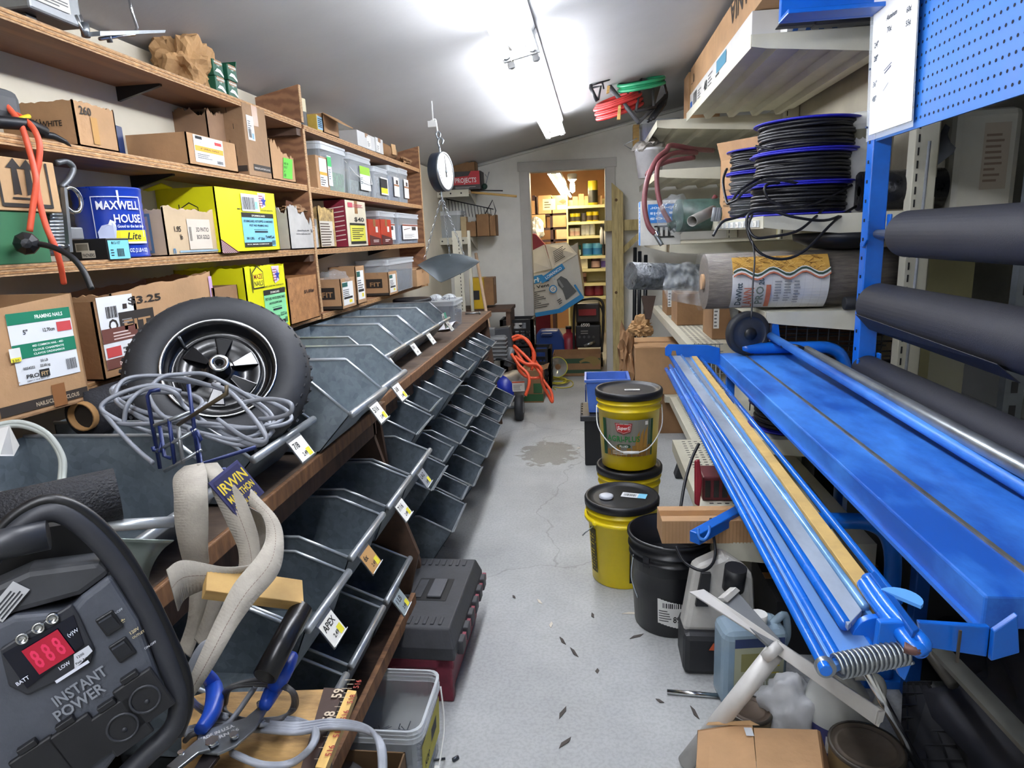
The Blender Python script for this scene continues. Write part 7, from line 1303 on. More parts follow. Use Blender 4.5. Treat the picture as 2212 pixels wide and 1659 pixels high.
# post with roll hooks
PX, PY = 1.07, 2.72
bb((PX-.033, PY-.028, 0), (PX+.033, PY+.028, 2.3), 'post', BLUE, .004)
for k in range(20): bb((PX-.036, PY-.004, .75+.07*k), (PX-.0325, PY+.004, .762+.07*k), 'slot', BLACK, 0)
MESHM = mat('#25262f', .6, 0, .12, 200, .25, 500)
for k, (z_, r_, yf, lab) in enumerate(((1.405, .077, 2.44, 'top'), (1.145, .081, 2.635, 'middle'), (.885, .058, 2.70, 'bottom'))):
    bsl([(PX-.036, PY-.06, z_+.05), (PX-.036, PY-.06, z_-.02), (PX-.036, PY-.03, z_-.045), (PX-.036, PY+.0, z_-.045), (PX-.036, PY+.0, z_-.03), (PX-.036, PY-.03, z_-.025), (PX-.036, PY-.045, z_-.01), (PX-.036, PY-.045, z_+.05)], .008, 'roll_hook', BLUE); bb((PX+.033, PY-.06, z_), (PX+.042, PY-.03, z_+.07), 'roll_hook')
    t = thing('screen_roll', '%s roll of dark window screen on the blue rack' % lab, 'screen roll', (PX+.005, 1.6, z_), 0, 'rolls of window screen')
    MB().tube([(0, .45-1.6, 0), (0, yf-1.6, 0)], r_, 40).build('screen', MESHM, t); MB().tube([(0, .4-1.6, 0), (0, PY-.02-1.6, 0)], .016, 14).build('rod', STEEL, t)
    if k == 1: MB().slab([(-.082, yf-1.6-.01, -.03), (-.078, yf-1.6-.9, -.05), (-.02, yf-1.6-.9, -.098), (-.03, yf-1.6-.01, -.088)], .002).build('loose_edge', MESHM, t)
# pegboard panel and header
bb((1.045, .75, 1.735), (1.053, PY+.03, 2.62), 'pegboard', mat('#2a70c2', .55, 0, .06, 4), 0)
q = MB(); q.T = Matrix.Translation(-BO)
for i in range(70):
    for j in range(22):
        y, z_ = 2.66-.0275*i, 1.765+.0375*j
        q.add([(1.0443, y+.0052*math.cos(g), z_+.0052*math.sin(g)) for g in [n*math.pi/3 for n in range(6)]], [(5, 4, 3, 2, 1, 0)])
q.build('peg_holes', mat('#161c2c', .9, 0, 0), bt, kind='stuff')
bb((.70, PY+.0, 2.165), (1.045, PY+.025, 2.6), 'header_panel', BLUE); bb((.70, PY-.1, 2.165), (1.045, PY, 2.18), 'header_shelf', BLUE)
# price sheet in a plastic sleeve
t = thing('price_sheet', 'handwritten white price sheet in a clear sleeve on the pegboard', 'paper', (1.035, 2.72, 1.76)); 
u_ = V((.02, -1, 0)).normalized(); w_, h_ = .335, .47
decal(t, 'sheet', (0, 0, 0), (.0, -1, 0), (-.03, .0, 1), [('Screen', .2, .43, .035, '#3c4650', .12, .2), ('Fiberglass', .24, .39, .022, '#3c4650', .08, .3), ('Aluminum', .11, .355, .022, '#3c4650', .08, .3), ('60¢', .26, .335, .024, '#3c4650'), ('70¢', .12, .315, .024, '#3c4650'), ('55¢', .26, .295, .024, '#3c4650'), ('24"', .02, .29, .026, '#33404c'), ('28"', .02, .245, .026, '#33404c'), ('36"', .02, .16, .026, '#6c7680'), ('48"', .02, .11, .026, '#6c7680'), ('P', '#3c4668', [(.11, .195), (.17, .21), (.17, .213), (.11, .198)]), ('P', '#3c4668', [(.115, .185), (.165, .2), (.165, .204), (.115, .189)]), ('P', '#9aa2aa', [(.11, .13), (.15, .15), (.15, .153), (.11, .133)])], '#e2e2e0', w_, h_, off=.004)
MB().slab([(-.001, .03, -.02), (-.001, -w_-.005, -.02), (-.018, -w_-.005, h_+.02), (-.018, .03, h_+.02)], .0006).build('sleeve', CLEAR, t)
for zz in (.03, .23, .4): MB().cyl((-.012, .016, zz), (-.004, .016, zz), .004, n=10).build('punch_hole', mat('#20345c', .5), t)
# ------------------------------------------------ clamp bars
ZR = .885
TAN = mat('#b99a5c', .7, 0, .15, 10, .1, 30); WORN = mat('#8f9aa8', .45, .1, .3, 6, .05, 20, (1, .4, 1))
def ln(f, n_, z=ZR): return A(*f, z=z), A(*n_, z=z)
def bar(f, n_, r, nm, m=BLUE, z=ZR, flat=None):
    a, b = ln(f, n_, z); return btb([a, b], r, nm, m, 12, False)
def plate(f0, n0, f1, n1, nm, m, z=ZR, th=.006):
    a, b = ln(f0, n0, z); c, d = ln(f1, n1, z); return bsl([a, b, d, c], th, nm, m, .001)
cb_t = bt
BARB = mat('#1166cc', .25, 0, .12, 5, coat=.4)
bar((1439, 797), (1784, 1446), .0075, 'clamp_bar_edge', BARB, .868); bar((1448, 790), (1812, 1430), .008, 'clamp_bar_ridge', BARB, .872); plate((1446, 797), (1800, 1440), (1468, 792), (1884, 1398), 'clamp_bar_face', mat('#2f74c8', .4, .1, .2, 5, .05, 14, (1, .3, 1), col2='#6f8cb0'), .874, .012); bar((1470, 790), (1880, 1398), .0065, 'clamp_bar_edge', BARB, .866)
bar((1447, 768), (1826, 1350), .009, 'middle_bar', BARB, .893); plate((1450, 768), (1832, 1350), (1474, 768), (1862, 1318), 'middle_bar_face', WORN, .899, .01); bar((1470, 766), (1868, 1312), .007, 'middle_bar_ridge', mat('#7fb0e0', .25, .3, .2, 8, coat=.3), .896)
plate((1477, 768), (1868, 1318), (1488, 768), (1890, 1352), 'grey_channel', mat('#7d8490', .5, .2, .2, 8), .888, .012); plate((1488, 768), (1892, 1352), (1494, 768), (1904, 1352), 'inner_rail', mat('#4f86c4', .4), .891, .012)
plate((1494, 769), (1890, 1318), (1505, 769), (1925, 1310), 'wood_strip', TAN, .897, .014); bar((1509, 767), (1940, 1300), .007, 'outer_rail', BARB, .888)
# far and near carrying arms
f0, f1 = A(1440, 752, y=3.03), A(1556, 764, y=3.03)
bsl([A(1437, 768, y=3.03), A(1449, 772, y=3.03), A(1452, 758, y=3.03), A(1460, 758, y=3.03), A(1462, 768, y=3.03), A(1555, 790, y=3.03), A(1555, 752, y=3.03), A(1530, 746, y=3.03), A(1444, 744, y=3.03), A(1437, 752, y=3.03)], .012, 'far_arm')
YA = .93
def na(u, v, y=YA): return A(u, v, y=y)
bsl([na(1995, 1398), na(2132, 1420), na(2140, 1355), na(1985, 1345)][::1], .01, 'near_arm'); bsl([na(2138, 1356), na(2190, 1320), na(2194, 1402), na(2132, 1420)], .01, 'near_arm_end'); bb(na(2055, 1420)+V((0, -.013, 0)), na(2068, 1352)+V((0, -.010, 0)), 'wear_mark', mat('#3a342c', .8), 0)
YC = .86
def nc(u, v, y=YC): return A(u, v, y=y)
def disc(u, v, r, y, nm, m=BLUE, ang=0):
    c_ = A(u, v, y=y); q = MB(); q.T = Matrix.Translation(-BO); q.cyl(c_, c_+V((.0, .012, 0)), r, n=28); q.build(nm, m, bt, bevel=.001)
disc(1893, 1380, .033, .9, 'clamp_cam'); bsl([nc(1890, 1420), nc(1975, 1412), nc(2000, 1370), nc(1950, 1345), nc(1900, 1345)], .012, 'clamp_plate')
btb([A(1875, 1250, z=.92), A(1930, 1325, z=.915), A(1990, 1385, z=.905), A(1990, 1398, z=.9), A(1975, 1400, z=.9), A(1955, 1378, z=.903), A(1900, 1310, z=.91), A(1866, 1260, z=.918)], .0105, 'clamp_lever', BARB)
bsl([A(1872, 1262, z=.914), A(1884, 1256, z=.914), A(1980, 1385, z=.9), A(1965, 1395, z=.9)], .02, 'lever_web', mat('#0a4a9c', .35)); btb([A(1953, 1398, z=.9), A(1980, 1404, z=.9), A(1996, 1396, z=.9)], .0075, 'worn_tip', mat('#6a4a44', .5, .3, .3, 12))
a = A(1945, 1290, z=.93); q = MB(); q.T = Matrix.Translation(-BO); q.slab([a+V((.028*math.cos(g), .028*math.sin(g), 0)) for g in [-.9+i*math.pi/12 for i in range(13)]], .005); q.build('finger_tab', mat('#5a9ae0', .3, 0, .05, 6), bt)
# spring
q = MB(); q.T = Matrix.Translation(-BO); s0, s1 = A(1806, 1440, y=.83), A(1958, 1408, y=.86); ax = (s1-s0); e1 = ax.cross(V((0, 0, 1))).normalized(); e2 = e1.cross(ax.normalized())
q.tube([s0+ax*(i/(15*12))+e1*.015*math.cos(i*math.pi/6)+e2*.015*math.sin(i*math.pi/6) for i in range(15*12)], .0028, 6); q.build('spring', STEEL, bt)
disc(1786, 1447, .013, .815, 'spring_bolt', STEEL); disc(1785, 1450, .008, .80, 'bolt_head', BARB); disc(1990, 1408, .011, .84, 'bolt_head', BARB); bsl([nc(1925, 1420), nc(1965, 1420), nc(1948, 1462), nc(1935, 1450)], .01, 'lower_tab')
# hook arm below the bars
a, b = P(1500, 1162, 2.2), P(1625, 1092, 2.4); M, l = oriented(a, b, 0, 0)
q = MB(); q.T = Matrix.Translation(-BO) @ M; q.box((0, -.02, -.02), (l, .02, .02)); q.build('support_arm', BLUE, bt, bevel=.003); q = MB(); q.T = Matrix.Translation(-BO); q.tube(smooth_path([P(1508, 1142, 2.16), P(1510, 1160, 2.15), P(1522, 1165, 2.15), P(1532, 1150, 2.16), P(1532, 1136, 2.17)]), .005, 8); q.build('hook', BLUEW, bt)
# dark strut and leg under the near end
a, b = P(2030, 1405, 1.45), P(2300, 1690, 1.1); M, l = oriented(a, b, 0, 0, (0, -1, .4)); q = MB(); q.T = Matrix.Translation(-BO) @ M; q.box((0, -.018, -.006), (l, .018, .006)); q.build('strut', mat('#4a4a44', .5, .3, .15, 8), bt)
a, b = A(1540, 900, z=.45), A(1940, 1560, z=.10)
q = MB(); q.T = Matrix.Translation(-BO); q.tube([P(1740, 1050, 2.3), P(1950, 1330, 1.7), P(2060, 1480, 1.5)], .014, 8); q.build('dark_brace', mat('#33312c', .5, .3), bt)
# ================================================================ floor things
def pail(lab, x, y, z, col, lid=True, r=.147, h=.365, label=None, bail=True, m=None, bz=None, rz=0, lidr=None):
    t = thing('bucket', lab, 'bucket', (x, y, z), rz); pm = m or mat(col, .35, 0, .05, 6); r0 = r*.87
    f = lambda k: r0+(r-r0)*k
    pf = [(0, 0), (r0-.004, 0), (r0, .005), (f(.76), h*.76), (f(.76)+.006, h*.77), (f(.78)+.006, h*.785), (f(.78), h*.79), (f(.85), h*.85), (f(.85)+.008, h*.86), (f(.86)+.008, h*.875), (f(.86), h*.88), (f(1), h)]
    if not lid: pf += [(f(1)+.006, h), (f(1)+.006, h*.985)][:1]+[(f(1)-.004, h), (f(.8)-.004, h*.5), (r0-.006, .006), (0, .006)]
    MB().lathe(pf, 44).build('body', pm, t)
    if lid: MB().lathe([(r+.002, h-.03), (r+.009, h-.028), (r+.010, h-.004), (r+.006, h+.004), (r-.004, h+.004), (r-.008, h-.004), (r-.03, h-.006), (0, h-.006)], 44).build('lid', BLACK, t)
    else: MB().lathe([(r+.002, h-.012), (r+.008, h-.01), (r+.008, h), (r, h+.002)], 44).build('rim', pm, t)
    return t
def wrap(t, r0, r1, h, a0, items, z0=0, off=.0):
    def f(q):
        k = q.z/h; rr = r0+(r1-r0)*k+.0015+(q.x)*1.0; a = a0+q.y/r1; return V((rr*math.cos(a), rr*math.sin(a), q.z))
    return f
SU = A(1358, 826, z=.765)
lo_ = pail('lower yellow bucket with a black lid under the fluid bucket', SU.x, SU.y, 0, '#e4c81a')
t = pail('yellow bucket of tractor fluid with a black lid stacked on another bucket', SU.x, SU.y, .372, '#e6c91a')
R0, R1, HH = .147*.87, .147, .365
fb_ = wrap(t, R0, R1, HH, math.radians(-97), None)
it = [('#7c7a70', -.115+.23*i/14, .075+.025*k, .23/14, .0252) for i in range(14) for k in range(7)]
it += [('#1f4a2c', -.125+.02*k, .075, .02, .175) for k in (0,)]+[('#1f4a2c', .105, .075, .025, .175)]+[('P', '#a0762e', [(.03+.02*k, .08), (.055+.02*k, .08), (.06+.02*k, .2+.01*k), (.045+.02*k, .17+.01*k)]) for k in range(3)]+[('#8a6628', -.1+.025*k, .075, .02, .03+.012*(k % 3)) for k in range(9)]
it += [('P', '#8f1c1c', [(-.055, .235), (.025, .235), (.018, .195), (-.015, .182), (-.047, .195)]), ('P', '#c8c0b8', [(-.05, .231), (.02, .231), (.0145, .198), (-.015, .187), (-.0435, .198)]), ('P', '#a82020', [(-.048, .229), (.018, .229), (.013, .199), (-.015, .189), (-.042, .199)]), ('SuperS', -.044, .2045, .024, '#f0ece8', .056, .2), ('AGRI-PLUS', -.095, .147, .038, '#1d7a34', .155), ('P', '#1d4a2c', [(-.04, .118), (.012, .118), (.018, .126), (.012, .134), (-.04, .134), (-.046, .126)]), ('FLUID', -.034, .12, .014, '#e8e8e0', .04), ('LINES', -.07, .085, .12, .022, 3, '#d8d4c8'), ('#e8e4dc', .085, .225, .014, .018)]
decal(t, 'label', (0, 0, 0), (0, 1, 0), (0, 0, 1), it, off=.0002, bend=fb_, label='printed wheat-field label with a red shield')
MB().tube(smooth_path([(-.15, -.02, .29), (-.145, -.07, .2), (-.09, -.145, .135), (-.03, -.17, .105), (.03, -.17, .105), (.09, -.145, .13), (.145, -.07, .2), (.15, -.02, .29)]), .003, 6).build('bail', WHITE, t); MB().tube([(-.035, -.169, .105), (.035, -.169, .105)], .0075, 10).build('grip', WHITE, t)
decal(t, 'lid_sticker', (-.02, -.03, .3606), (1, 0, 0), (0, 1, 0), [('LINES', .004, .006, .05, .014, 2, '#555555')], '#dcdcd4', .07, .025, .0015)
t = pail('front yellow bucket with a black lid and a white spout cap', *A(1343, 1072, z=.362)[:2], 0, '#ead018'); fr_ = A(1343, 1072, z=.362)
MB().lathe([(.03, .362), (.03, .37), (.022, .374), (0, .375)], 20, c=(-.065, -.01, 0)).build('spout_cap', mat('#b8bcc4', .4), t); decal(t, 'lid_sticker', (-.005, .0, .36), (.96, -.25, 0), (.25, .96, 0), [('BAR', .01, .012, .05, .025), ('#7ac0dc', .07, 0, .035, .05)], '#dfe2e2', .105, .05, .0015)
MB().tube(smooth_path([(-.12, -.1, .27), (-.15, -.13, .26), (-.165, -.11, .235)]), .003, 6).build('bail', STEEL, t); MB().lathe([(.148, .275), (.158, .277), (.158, .292), (.148, .294)], 44).build('carry_ring', mat('#ead018', .35, 0, .05, 6), t); MB().ball((-.115, -.105, .285), .012).build('bail_boss', mat('#ead018', .35, 0, .05, 6), t)
fb_ = wrap(t, R0, R1, HH, math.radians(-72), None); decal(t, 'label', (0, 0, 0), (0, 1, 0), (0, 0, 1), [('#1a1a1a', -.02+.01*k, .03, .0101, .19) for k in range(13)]+[('#c8c8c0', -.012+.01*k, .09, .0101, .11) for k in range(11)]+[('AW', .0, .135, .05, '#1a1a1a', .08), ('HYDRAULIC', -.005, .095, .03, '#1a1a1a', .1)], off=.0002, bend=fb_); 
fb2 = wrap(t, R0, R1, HH, math.radians(-150), None); decal(t, 'label', (0, 0, 0), (0, 1, 0), (0, 0, 1), [('#4a4420', -.03, .05, .05, .2), ('LINES', -.028, .06, .046, .17, 12, '#c4a90e')], off=.0002, bend=fb2)
kb = A(1449, 1142, z=.37)
t = pail('black open bucket with a white shipping label', kb.x, kb.y, 0, '#17181c', lid=False, r=.152)
MB().tube(smooth_path([(-.14, -.05, .29), (-.15, -.09, .22), (-.13, -.13, .16)]), .003, 6).build('bail', STEEL, t); fb_ = wrap(t, .152*.87, .152, HH, math.radians(-96), None); decal(t, 'label', (0, 0, 0), (0, 1, 0), (0, 0, 1), [('#d8d8d4', -.05+.012*k, .06-.0025*k, .0122, .1) for k in range(11)]+[('BAR', -.03, .125, .1, .02), ('89X', .01, .068, .035, '#1c1c1c', .05), ('LINES', -.045, .07, .05, .05, 5, '#555555')], off=.0002, bend=fb_)
MB().slab([(-.11, -.105, .27), (-.09, -.12, .27), (-.09, -.122, .31), (-.11, -.107, .31)], .01).build('bail_ear', mat('#17181c', .35, 0, .05, 6), t)
# long kraft box lying across
a = A(1428, 1165, z=.40); b = A(1618, 1170, z=.40)
c = Carton('carton', 'long kraft carton lying across the black bucket and the low shelf', a.x, b.x+.06, a.y, a.y+.13, .386, .085, CARD, rz=math.radians(2)); c.dec('n', .0, 0, [('#a17d55', .01+.012*k, .002, .003, .08) for k in range(28)], name='corrugation')
# basket and box beyond the buckets
q = A(1275, 1008, z=0)
q = A(1264, 1006, z=0); t = thing('storage_box', 'black plastic storage box standing behind the buckets', 'box', (q.x+.14, q.y+.14, 0)); MB().box((-.14, -.14, 0), (.2, .16, .30)).build('body', BLACK, t, bevel=.008); MB().box((-.165, -.165, .30), (.225, .185, .335)).build('lid', mat('#2a2b30', .5), t, bevel=.006)
for k in range(5): MB().box((-.158, -.12+.06*k, .33), (-.15, -.09+.06*k, .345)).build('clip', BLACK, t)
t = thing('plastic_basket', 'blue plastic basket on top of the black storage box', 'basket', (q.x+.135, q.y+.13, .346)); BK = mat('#4c74c8', .4)
def bk(k, z_): return [(-.1*k-.02, -.12*k, z_), (.14*k, -.12*k, z_), (.14*k, .12*k, z_), (-.1*k-.02, .12*k, z_)]
mb = MB(); rg = [bk(.85, 0), bk(1, .2), bk(1.1, .2), bk(1.1, .215), bk(.98, .215), bk(.84, .006)]; vs = sum(rg, []); fs = [(i*4+j, i*4+(j+1) % 4, i*4+4+(j+1) % 4, i*4+4+j) for i in range(5) for j in range(4)]+[(3, 2, 1, 0), (20, 21, 22, 23)]; mb.add(vs, fs); mb.build('body', BK, t)
for k in range(5): MB().box((-.128, -.07+.035*k, .06), (-.12, -.055+.035*k, .14)).build('vent_slot', mat('#24407c', .6), t)
# torn carton
x0 = A(1372, 800, y=4.75).x
c = Carton('carton', 'torn open brown carton with ripped flaps behind the buckets', x0, x0+.55, 4.75, 5.25, .302, .34, CARD, open=False)
o2 = crumple('torn_flap', (-.32, -.05, .24), (.05, .1, .18), CARDD, 51, .9, 3); o2.parent = c.o
c = Carton('carton', 'plain brown carton carrying the torn one behind the buckets', x0+.02, x0+.52, 4.78, 5.2, 0, .3, CARDD)
o = crumple('kraft_paper', P(1385, 708, 4.68), (.07, .05, .06), PAPER, 61, .7, 4); tag(o, 'torn kraft packing paper sticking up out of the torn carton', 'paper')
t = thing('steel_post', 'brown wooden stake rising from the torn carton', 'stake', P(1396, 690, 4.6)); MB().slab([P(u, v, 4.6)-t.location for u, v in ((1385, 640), (1415, 640), (1404, 690), (1394, 690))], .03).build('stake', mat('#3a2a20', .7), t)
for k, u in enumerate((1372, 1382, 1395)): stick('black_tube', ['leftmost', 'middle', 'rightmost'][k]+' of three black tubes leaning against the back wall by the timber', 'tube', A(u-2, 730, y=6.3), A(u, 535+8*k, y=6.45), .018, mat('#1c2024', .4))
# ------------------------------------------------ toolbox
nr = A(989, 1514, z=0)
far = A(1030, 1262, z=.2); L_t = .50; ang = math.atan2(far.x-nr.x, far.y-nr.y)*.6
t = thing('toolbox', 'black and maroon plastic toolbox on the floor beside the bins', 'toolbox', (nr.x-.135, nr.y+.25, 0), -ang); W_ = .135
MAR = mat('#6e2434', .6, 0, .25, 20, .05, 60); TBK = mat('#3a3b3f', .6, 0, .15, 14, .08, 60)
mb = MB(); lo1 = [(-W_*.85, -.225, 0), (W_*.85, -.225, 0), (W_*.85, .225, 0), (-W_*.85, .225, 0)]; hi1 = [(-W_, -.25, .125), (W_, -.25, .125), (W_, .25, .125), (-W_, .25, .125)]
mb.add(lo1+hi1, [(3, 2, 1, 0), (4, 5, 6, 7), (0, 1, 5, 4), (1, 2, 6, 5), (2, 3, 7, 6), (3, 0, 4, 7)]); mb.build('tray_body', MAR, t, bevel=.008, seg=3)
MB().box((-W_*.62, -.256, .0), (-W_*.45, -.23, .125)).build('corner_rib', MAR, t, bevel=.006); MB().box((W_*.55, -.256, .0), (W_*.95, -.225, .125)).build('corner_rib', MAR, t, bevel=.006); MB().box((-W_, -.256, .095), (W_, -.235, .125)).build('end_rib', MAR, t, bevel=.006); MB().box((-W_*.95, -.256, .0), (-W_*.72, -.225, .125)).build('corner_rib', MAR, t, bevel=.006)
for k in range(4): MB().box((-.02+.022*k, -.236, 0), (-.008+.022*k, -.222, .02)).build('foot_rib', MAR, t)
mb = MB(); a1 = [(-W_-.006, -.258, .122), (W_+.006, -.258, .122), (W_+.006, .258, .122), (-W_-.006, .258, .122)]; b1 = [(x*1.0, y*1.0, .158) for x, y, _ in a1]; c1 = [(x*.88, y*.9, .205) for x, y, _ in a1]
mb.add(a1+b1+c1, [(3, 2, 1, 0), (8, 9, 10, 11)]+[(i+4*l, (i+1) % 4+4*l, (i+1) % 4+4*l+4, i+4*l+4) for l in range(2) for i in range(4)]); mb.build('lid', TBK, t, bevel=.006, seg=3)
for y in (-.195, .195):
    for k in range(8): MB().box((-.1+.026*k, y-.022, .203), (-.088+.026*k, y+.022, .2085)).build('lid_rib', TBK, t, bevel=.002)
MB().box((-.05, -.075, .203), (.075, .075, .2065)).build('handle_recess', mat('#0e0f11', .5), t, bevel=.002); MB().box((.005, -.06, .206), (.055, .06, .214)).build('handle', mat('#55565a', .5), t, bevel=.004); MB().box((-.045, -.06, .206), (-.015, .06, .2085)).build('recess_plate', TBK, t)
for k in range(6):
    y = -.2+.08*k; MB().box((W_+.0, y, .11), (W_+.022, y+.045, .15)).build('lid_hinge', TBK, t, bevel=.004); MB().box((W_+.004, y+.046, .118), (W_+.018, y+.074, .14)).build('latch', mat('#8a3a48', .5), t)
t.scale.z = 1.22
# clear square bucket at the counter end
q = A(905, 1600, z=.03)
xr, yn = A(880, 1580, z=.16).x, A(880, 1580, z=.16).y
t0 = A(905, 1462, z=.235); t1 = A(880, 1580, z=.235); 
tb = tub('nail_tub', 'open clear square bucket of nails on the floor by the counter end', t1.x-.26, t1.x+.03, t1.y-.0, t0.y+.03, 0, .235, FM('#5a5f66'), .12, None, lid=False)
nails(tb, -.1, .1, -.1, .1, .03, .03, 120, mat('#5a5f66', .4, .6), .05, .0014, 8)
decal(tb, 'label', (.125, -.1, .05), (0, 1, 0), (.05, 0, 1), [('#3a3a3a', .1, .05, .06, .04), ('K20', .03, .03, .03, '#222222')], '#c2b848', .2, .12, .012)
MB().tube(smooth_path([(.15, .1, .2), (.165, .05, .1), (.16, -.06, .02)]), .0025, 6).build('bail', WHITE, tb); MB().tube([(.16, -.03, .05), (.155, -.1, .01)], .008, 8).build('grip', WHITE, tb)
x0 = t1.x-.28; c = Carton('carton', 'open cardboard box of plastic bags in front of the clear bucket', x0, t1.x-.0, t1.y-.3, t1.y-.03, 0, .2, mat('#6e5438', .85), open=True)
o2 = crumple('plastic_bags', (0, 0, .15), (.1, .1, .05), FILM, 71, .6, 3); o2.parent = c.o
stick('loose_nail', 'long bent nail on the floor by the open cardboard box', 'nail', A(925, 1643, z=.004), A(962, 1638, z=.004), .003, NAIL, 6); stick('loose_nail', 'short bolt on the floor past the long nail', 'bolt', A(978, 1642, z=.006), A(990, 1635, z=.006), .006, NAIL, 6)
# ------------------------------------------------ clutter under the blue bench
# steam cleaner
q = A(1545, 1470, z=0)
t = thing('carpet_cleaner', 'white and black carpet cleaner standing under the bench', 'carpet cleaner', (q.x, q.y+.08, 0)); WP = mat('#b4b2ac', .4, 0, .1, 8)
MB().box((-.1, -.06, 0), (.14, .1, .15)).build('base', mat('#232428', .5), t, bevel=.02); MB().slab([(-.1, -.03, .14), (.14, -.03, .14), (.13, .0, .34), (.04, .02, .40), (-.06, .0, .36)], .1).build('shell', WP, t, bevel=.02); MB().slab([(-.06, -.034, .24), (-.02, -.034, .24), (-.01, -.02, .35), (-.04, -.02, .35)], .02).build('handle_slot', mat('#1b1c20', .6), t); MB().cyl((.06, -.02, .3), (.065, -.03, .38), .035, n=18).build('cap', BLACK, t); decal(t, 'warning', (-.02, -.062, .1), (1, 0, 0), (0, 0, 1), [('P', '#c0542c', [(0, 0), (.03, 0), (.015, .028)])], off=.002)
# blue liquid jug
q = A(1610, 1530, z=0)
t = thing('cleaner_jug', 'translucent jug of blue cleaner with a printed label lying upside down', 'jug', (q.x+.02, q.y+.04, 0), math.radians(8)); JB = mat('#9db4c4', .2, 0, .05, 6, alpha=.7)
MB().box((-.1, -.05, 0), (.1, .07, .27)).build('body', JB, t, bevel=.03, seg=3); MB().box((-.092, -.042, .004), (.092, .062, .15)).build('liquid', mat('#3f78a4', .15, 0, 0, alpha=.85), t, bevel=.02); MB().cyl((.02, 0, .27), (.02, 0, .3), .025, n=14).build('cap', WHITE, t); MB().tube(smooth_path([(.06, 0, .26), (.1, 0, .29), (.11, 0, .22), (.09, 0, .17)]), .012, 8).build('handle', JB, t)
decal(t, 'label', (-.07, -.05, .03), (1, 0, 0), (0, 0, 1), [('#2f3f6a', 0, .19, .15, .03), ('#8a8858', .02, .11, .06, .06), ('simple', .14, .075, -.04, '#e0e4da', -.09), ('green', .14, .045, -.04, '#e0e4da', -.08), ('LINES', .09, .1, .05, .06, 5, '#c8b84c'), ('BAR', .005, .005, .02, .04)], '#a9ac94', .15, .22, .003)
# white vinyl rail bracket: tube with three straps
t = thing('gutter_bracket', 'white metal downspout with bent arms leaning on the clutter', 'downspout', A(1482, 1648, z=0)); off = Matrix.Translation(-t.location); WT = mat('#c4c2be', .4, .1, .08, 8)
mb = MB(); mb.T = off; mb.tube([A(1482, 1648, z=.0), P(1672, 1410, 1.72)], .024, 20).build('tube', WT, t)
def strap(us, d, nm='arm', th=.012, m=WT):
    mb = MB(); mb.T = off; mb.slab([P(u, v, dd) for (u, v), dd in zip(us, d)][::-1], th); mb.build(nm, m, t, bevel=.002)
strap([(1488, 1278), (1520, 1272), (1690, 1388), (1682, 1404)], (1.86, 1.86, 1.72, 1.72)); strap([(1560, 1302), (1592, 1276), (1686, 1382), (1682, 1406), (1660, 1394)], (1.84, 1.86, 1.73, 1.71, 1.72), 'dark_arm', .014, mat('#6f7274', .45, .3, .1, 8)); strap([(1562, 1292), (1590, 1268), (1600, 1276), (1572, 1302)], (1.83, 1.85, 1.85, 1.83), 'arm_tip', .03)
strap([(1682, 1386), (1912, 1538), (1898, 1572), (1670, 1408)], (1.70, 1.55, 1.55, 1.70), 'arm', .014); strap([(1900, 1538), (1914, 1536), (1908, 1560), (1892, 1568)], (1.55, 1.55, 1.55, 1.55), 'arm_end', .03); mb = MB(); mb.T = off; mb.tube([P(1660, 1398, 1.71), P(1676, 1416, 1.70)], .028, 20).build('tube_collar', WT, t)
mb = MB(); mb.T = off; q_ = P(1476, 1640, 1.80); 
# white jug
q = A(1830, 1620, z=.0); jy = A(1830, 1500, z=.22)
t = thing('bleach_jug', 'white plastic jug with a violet label and a loop handle', 'jug', (jy.x, jy.y+.06, 0)); WJ = mat('#aeb0ac', .35, 0, .05, 6)
MB().lathe([(0, 0), (.085, 0), (.09, .02), (.09, .14), (.075, .19), (.04, .23), (.03, .25), (.03, .27), (0, .27)], 28).build('body', WJ, t); MB().tube(smooth_path([(.03, -.02, .25), (.085, -.03, .25), (.1, -.03, .2), (.085, -.02, .14)]), .013, 8).build('handle', WJ, t); MB().lathe([(.091, .03), (.091, .12)], 28, a0=3.6, a1=5.6).build('label', mat('#3d3f72', .5), t); MB().lathe([(.0918, .05), (.0918, .1)], 12, a0=4.1, a1=5.0).build('label_panel', mat('#b8b8b8', .5), t); MB().lathe([(.034, .255), (.034, .285), (0, .286)], 20).build('cap', mat('#4a4a72', .4), t)
# paint cans
def pcan(lab, c, r, h, rust='#5c5246'):
    t = thing('paint_can', lab, 'paint can', (c.x, c.y, c.z-h)); MB().lathe([(0, 0), (r, 0), (r, h-.01), (r+.003, h-.004), (r, h)], 36).build('body', mat('#8b7a58', .45, .3, .2, 8), t); MB().lathe([(r, h), (r-.006, h+.001), (r-.01, h-.006), (r-.016, h-.001), (r-.02, h-.001), (r-.024, h-.004), (0, h-.004)], 36).build('lid', mat(rust, .55, .35, .25, 10), t); MB().lathe([(r+.004, h-.006), (r+.004, h+.002), (r-.002, h+.003)], 36).build('rim', mat('#4a453e', .4, .5), t); return t
pcan('large paint can with a dusty lid at the bottom right', A(1872, 1612, z=.2), .083, .2); pcan('smaller paint can half hidden by the white tube', A(1620, 1532, z=.12), .058, .12, '#5a4c40')
for k, (u, v) in enumerate(((1825, 1578), (1898, 1588))): pass
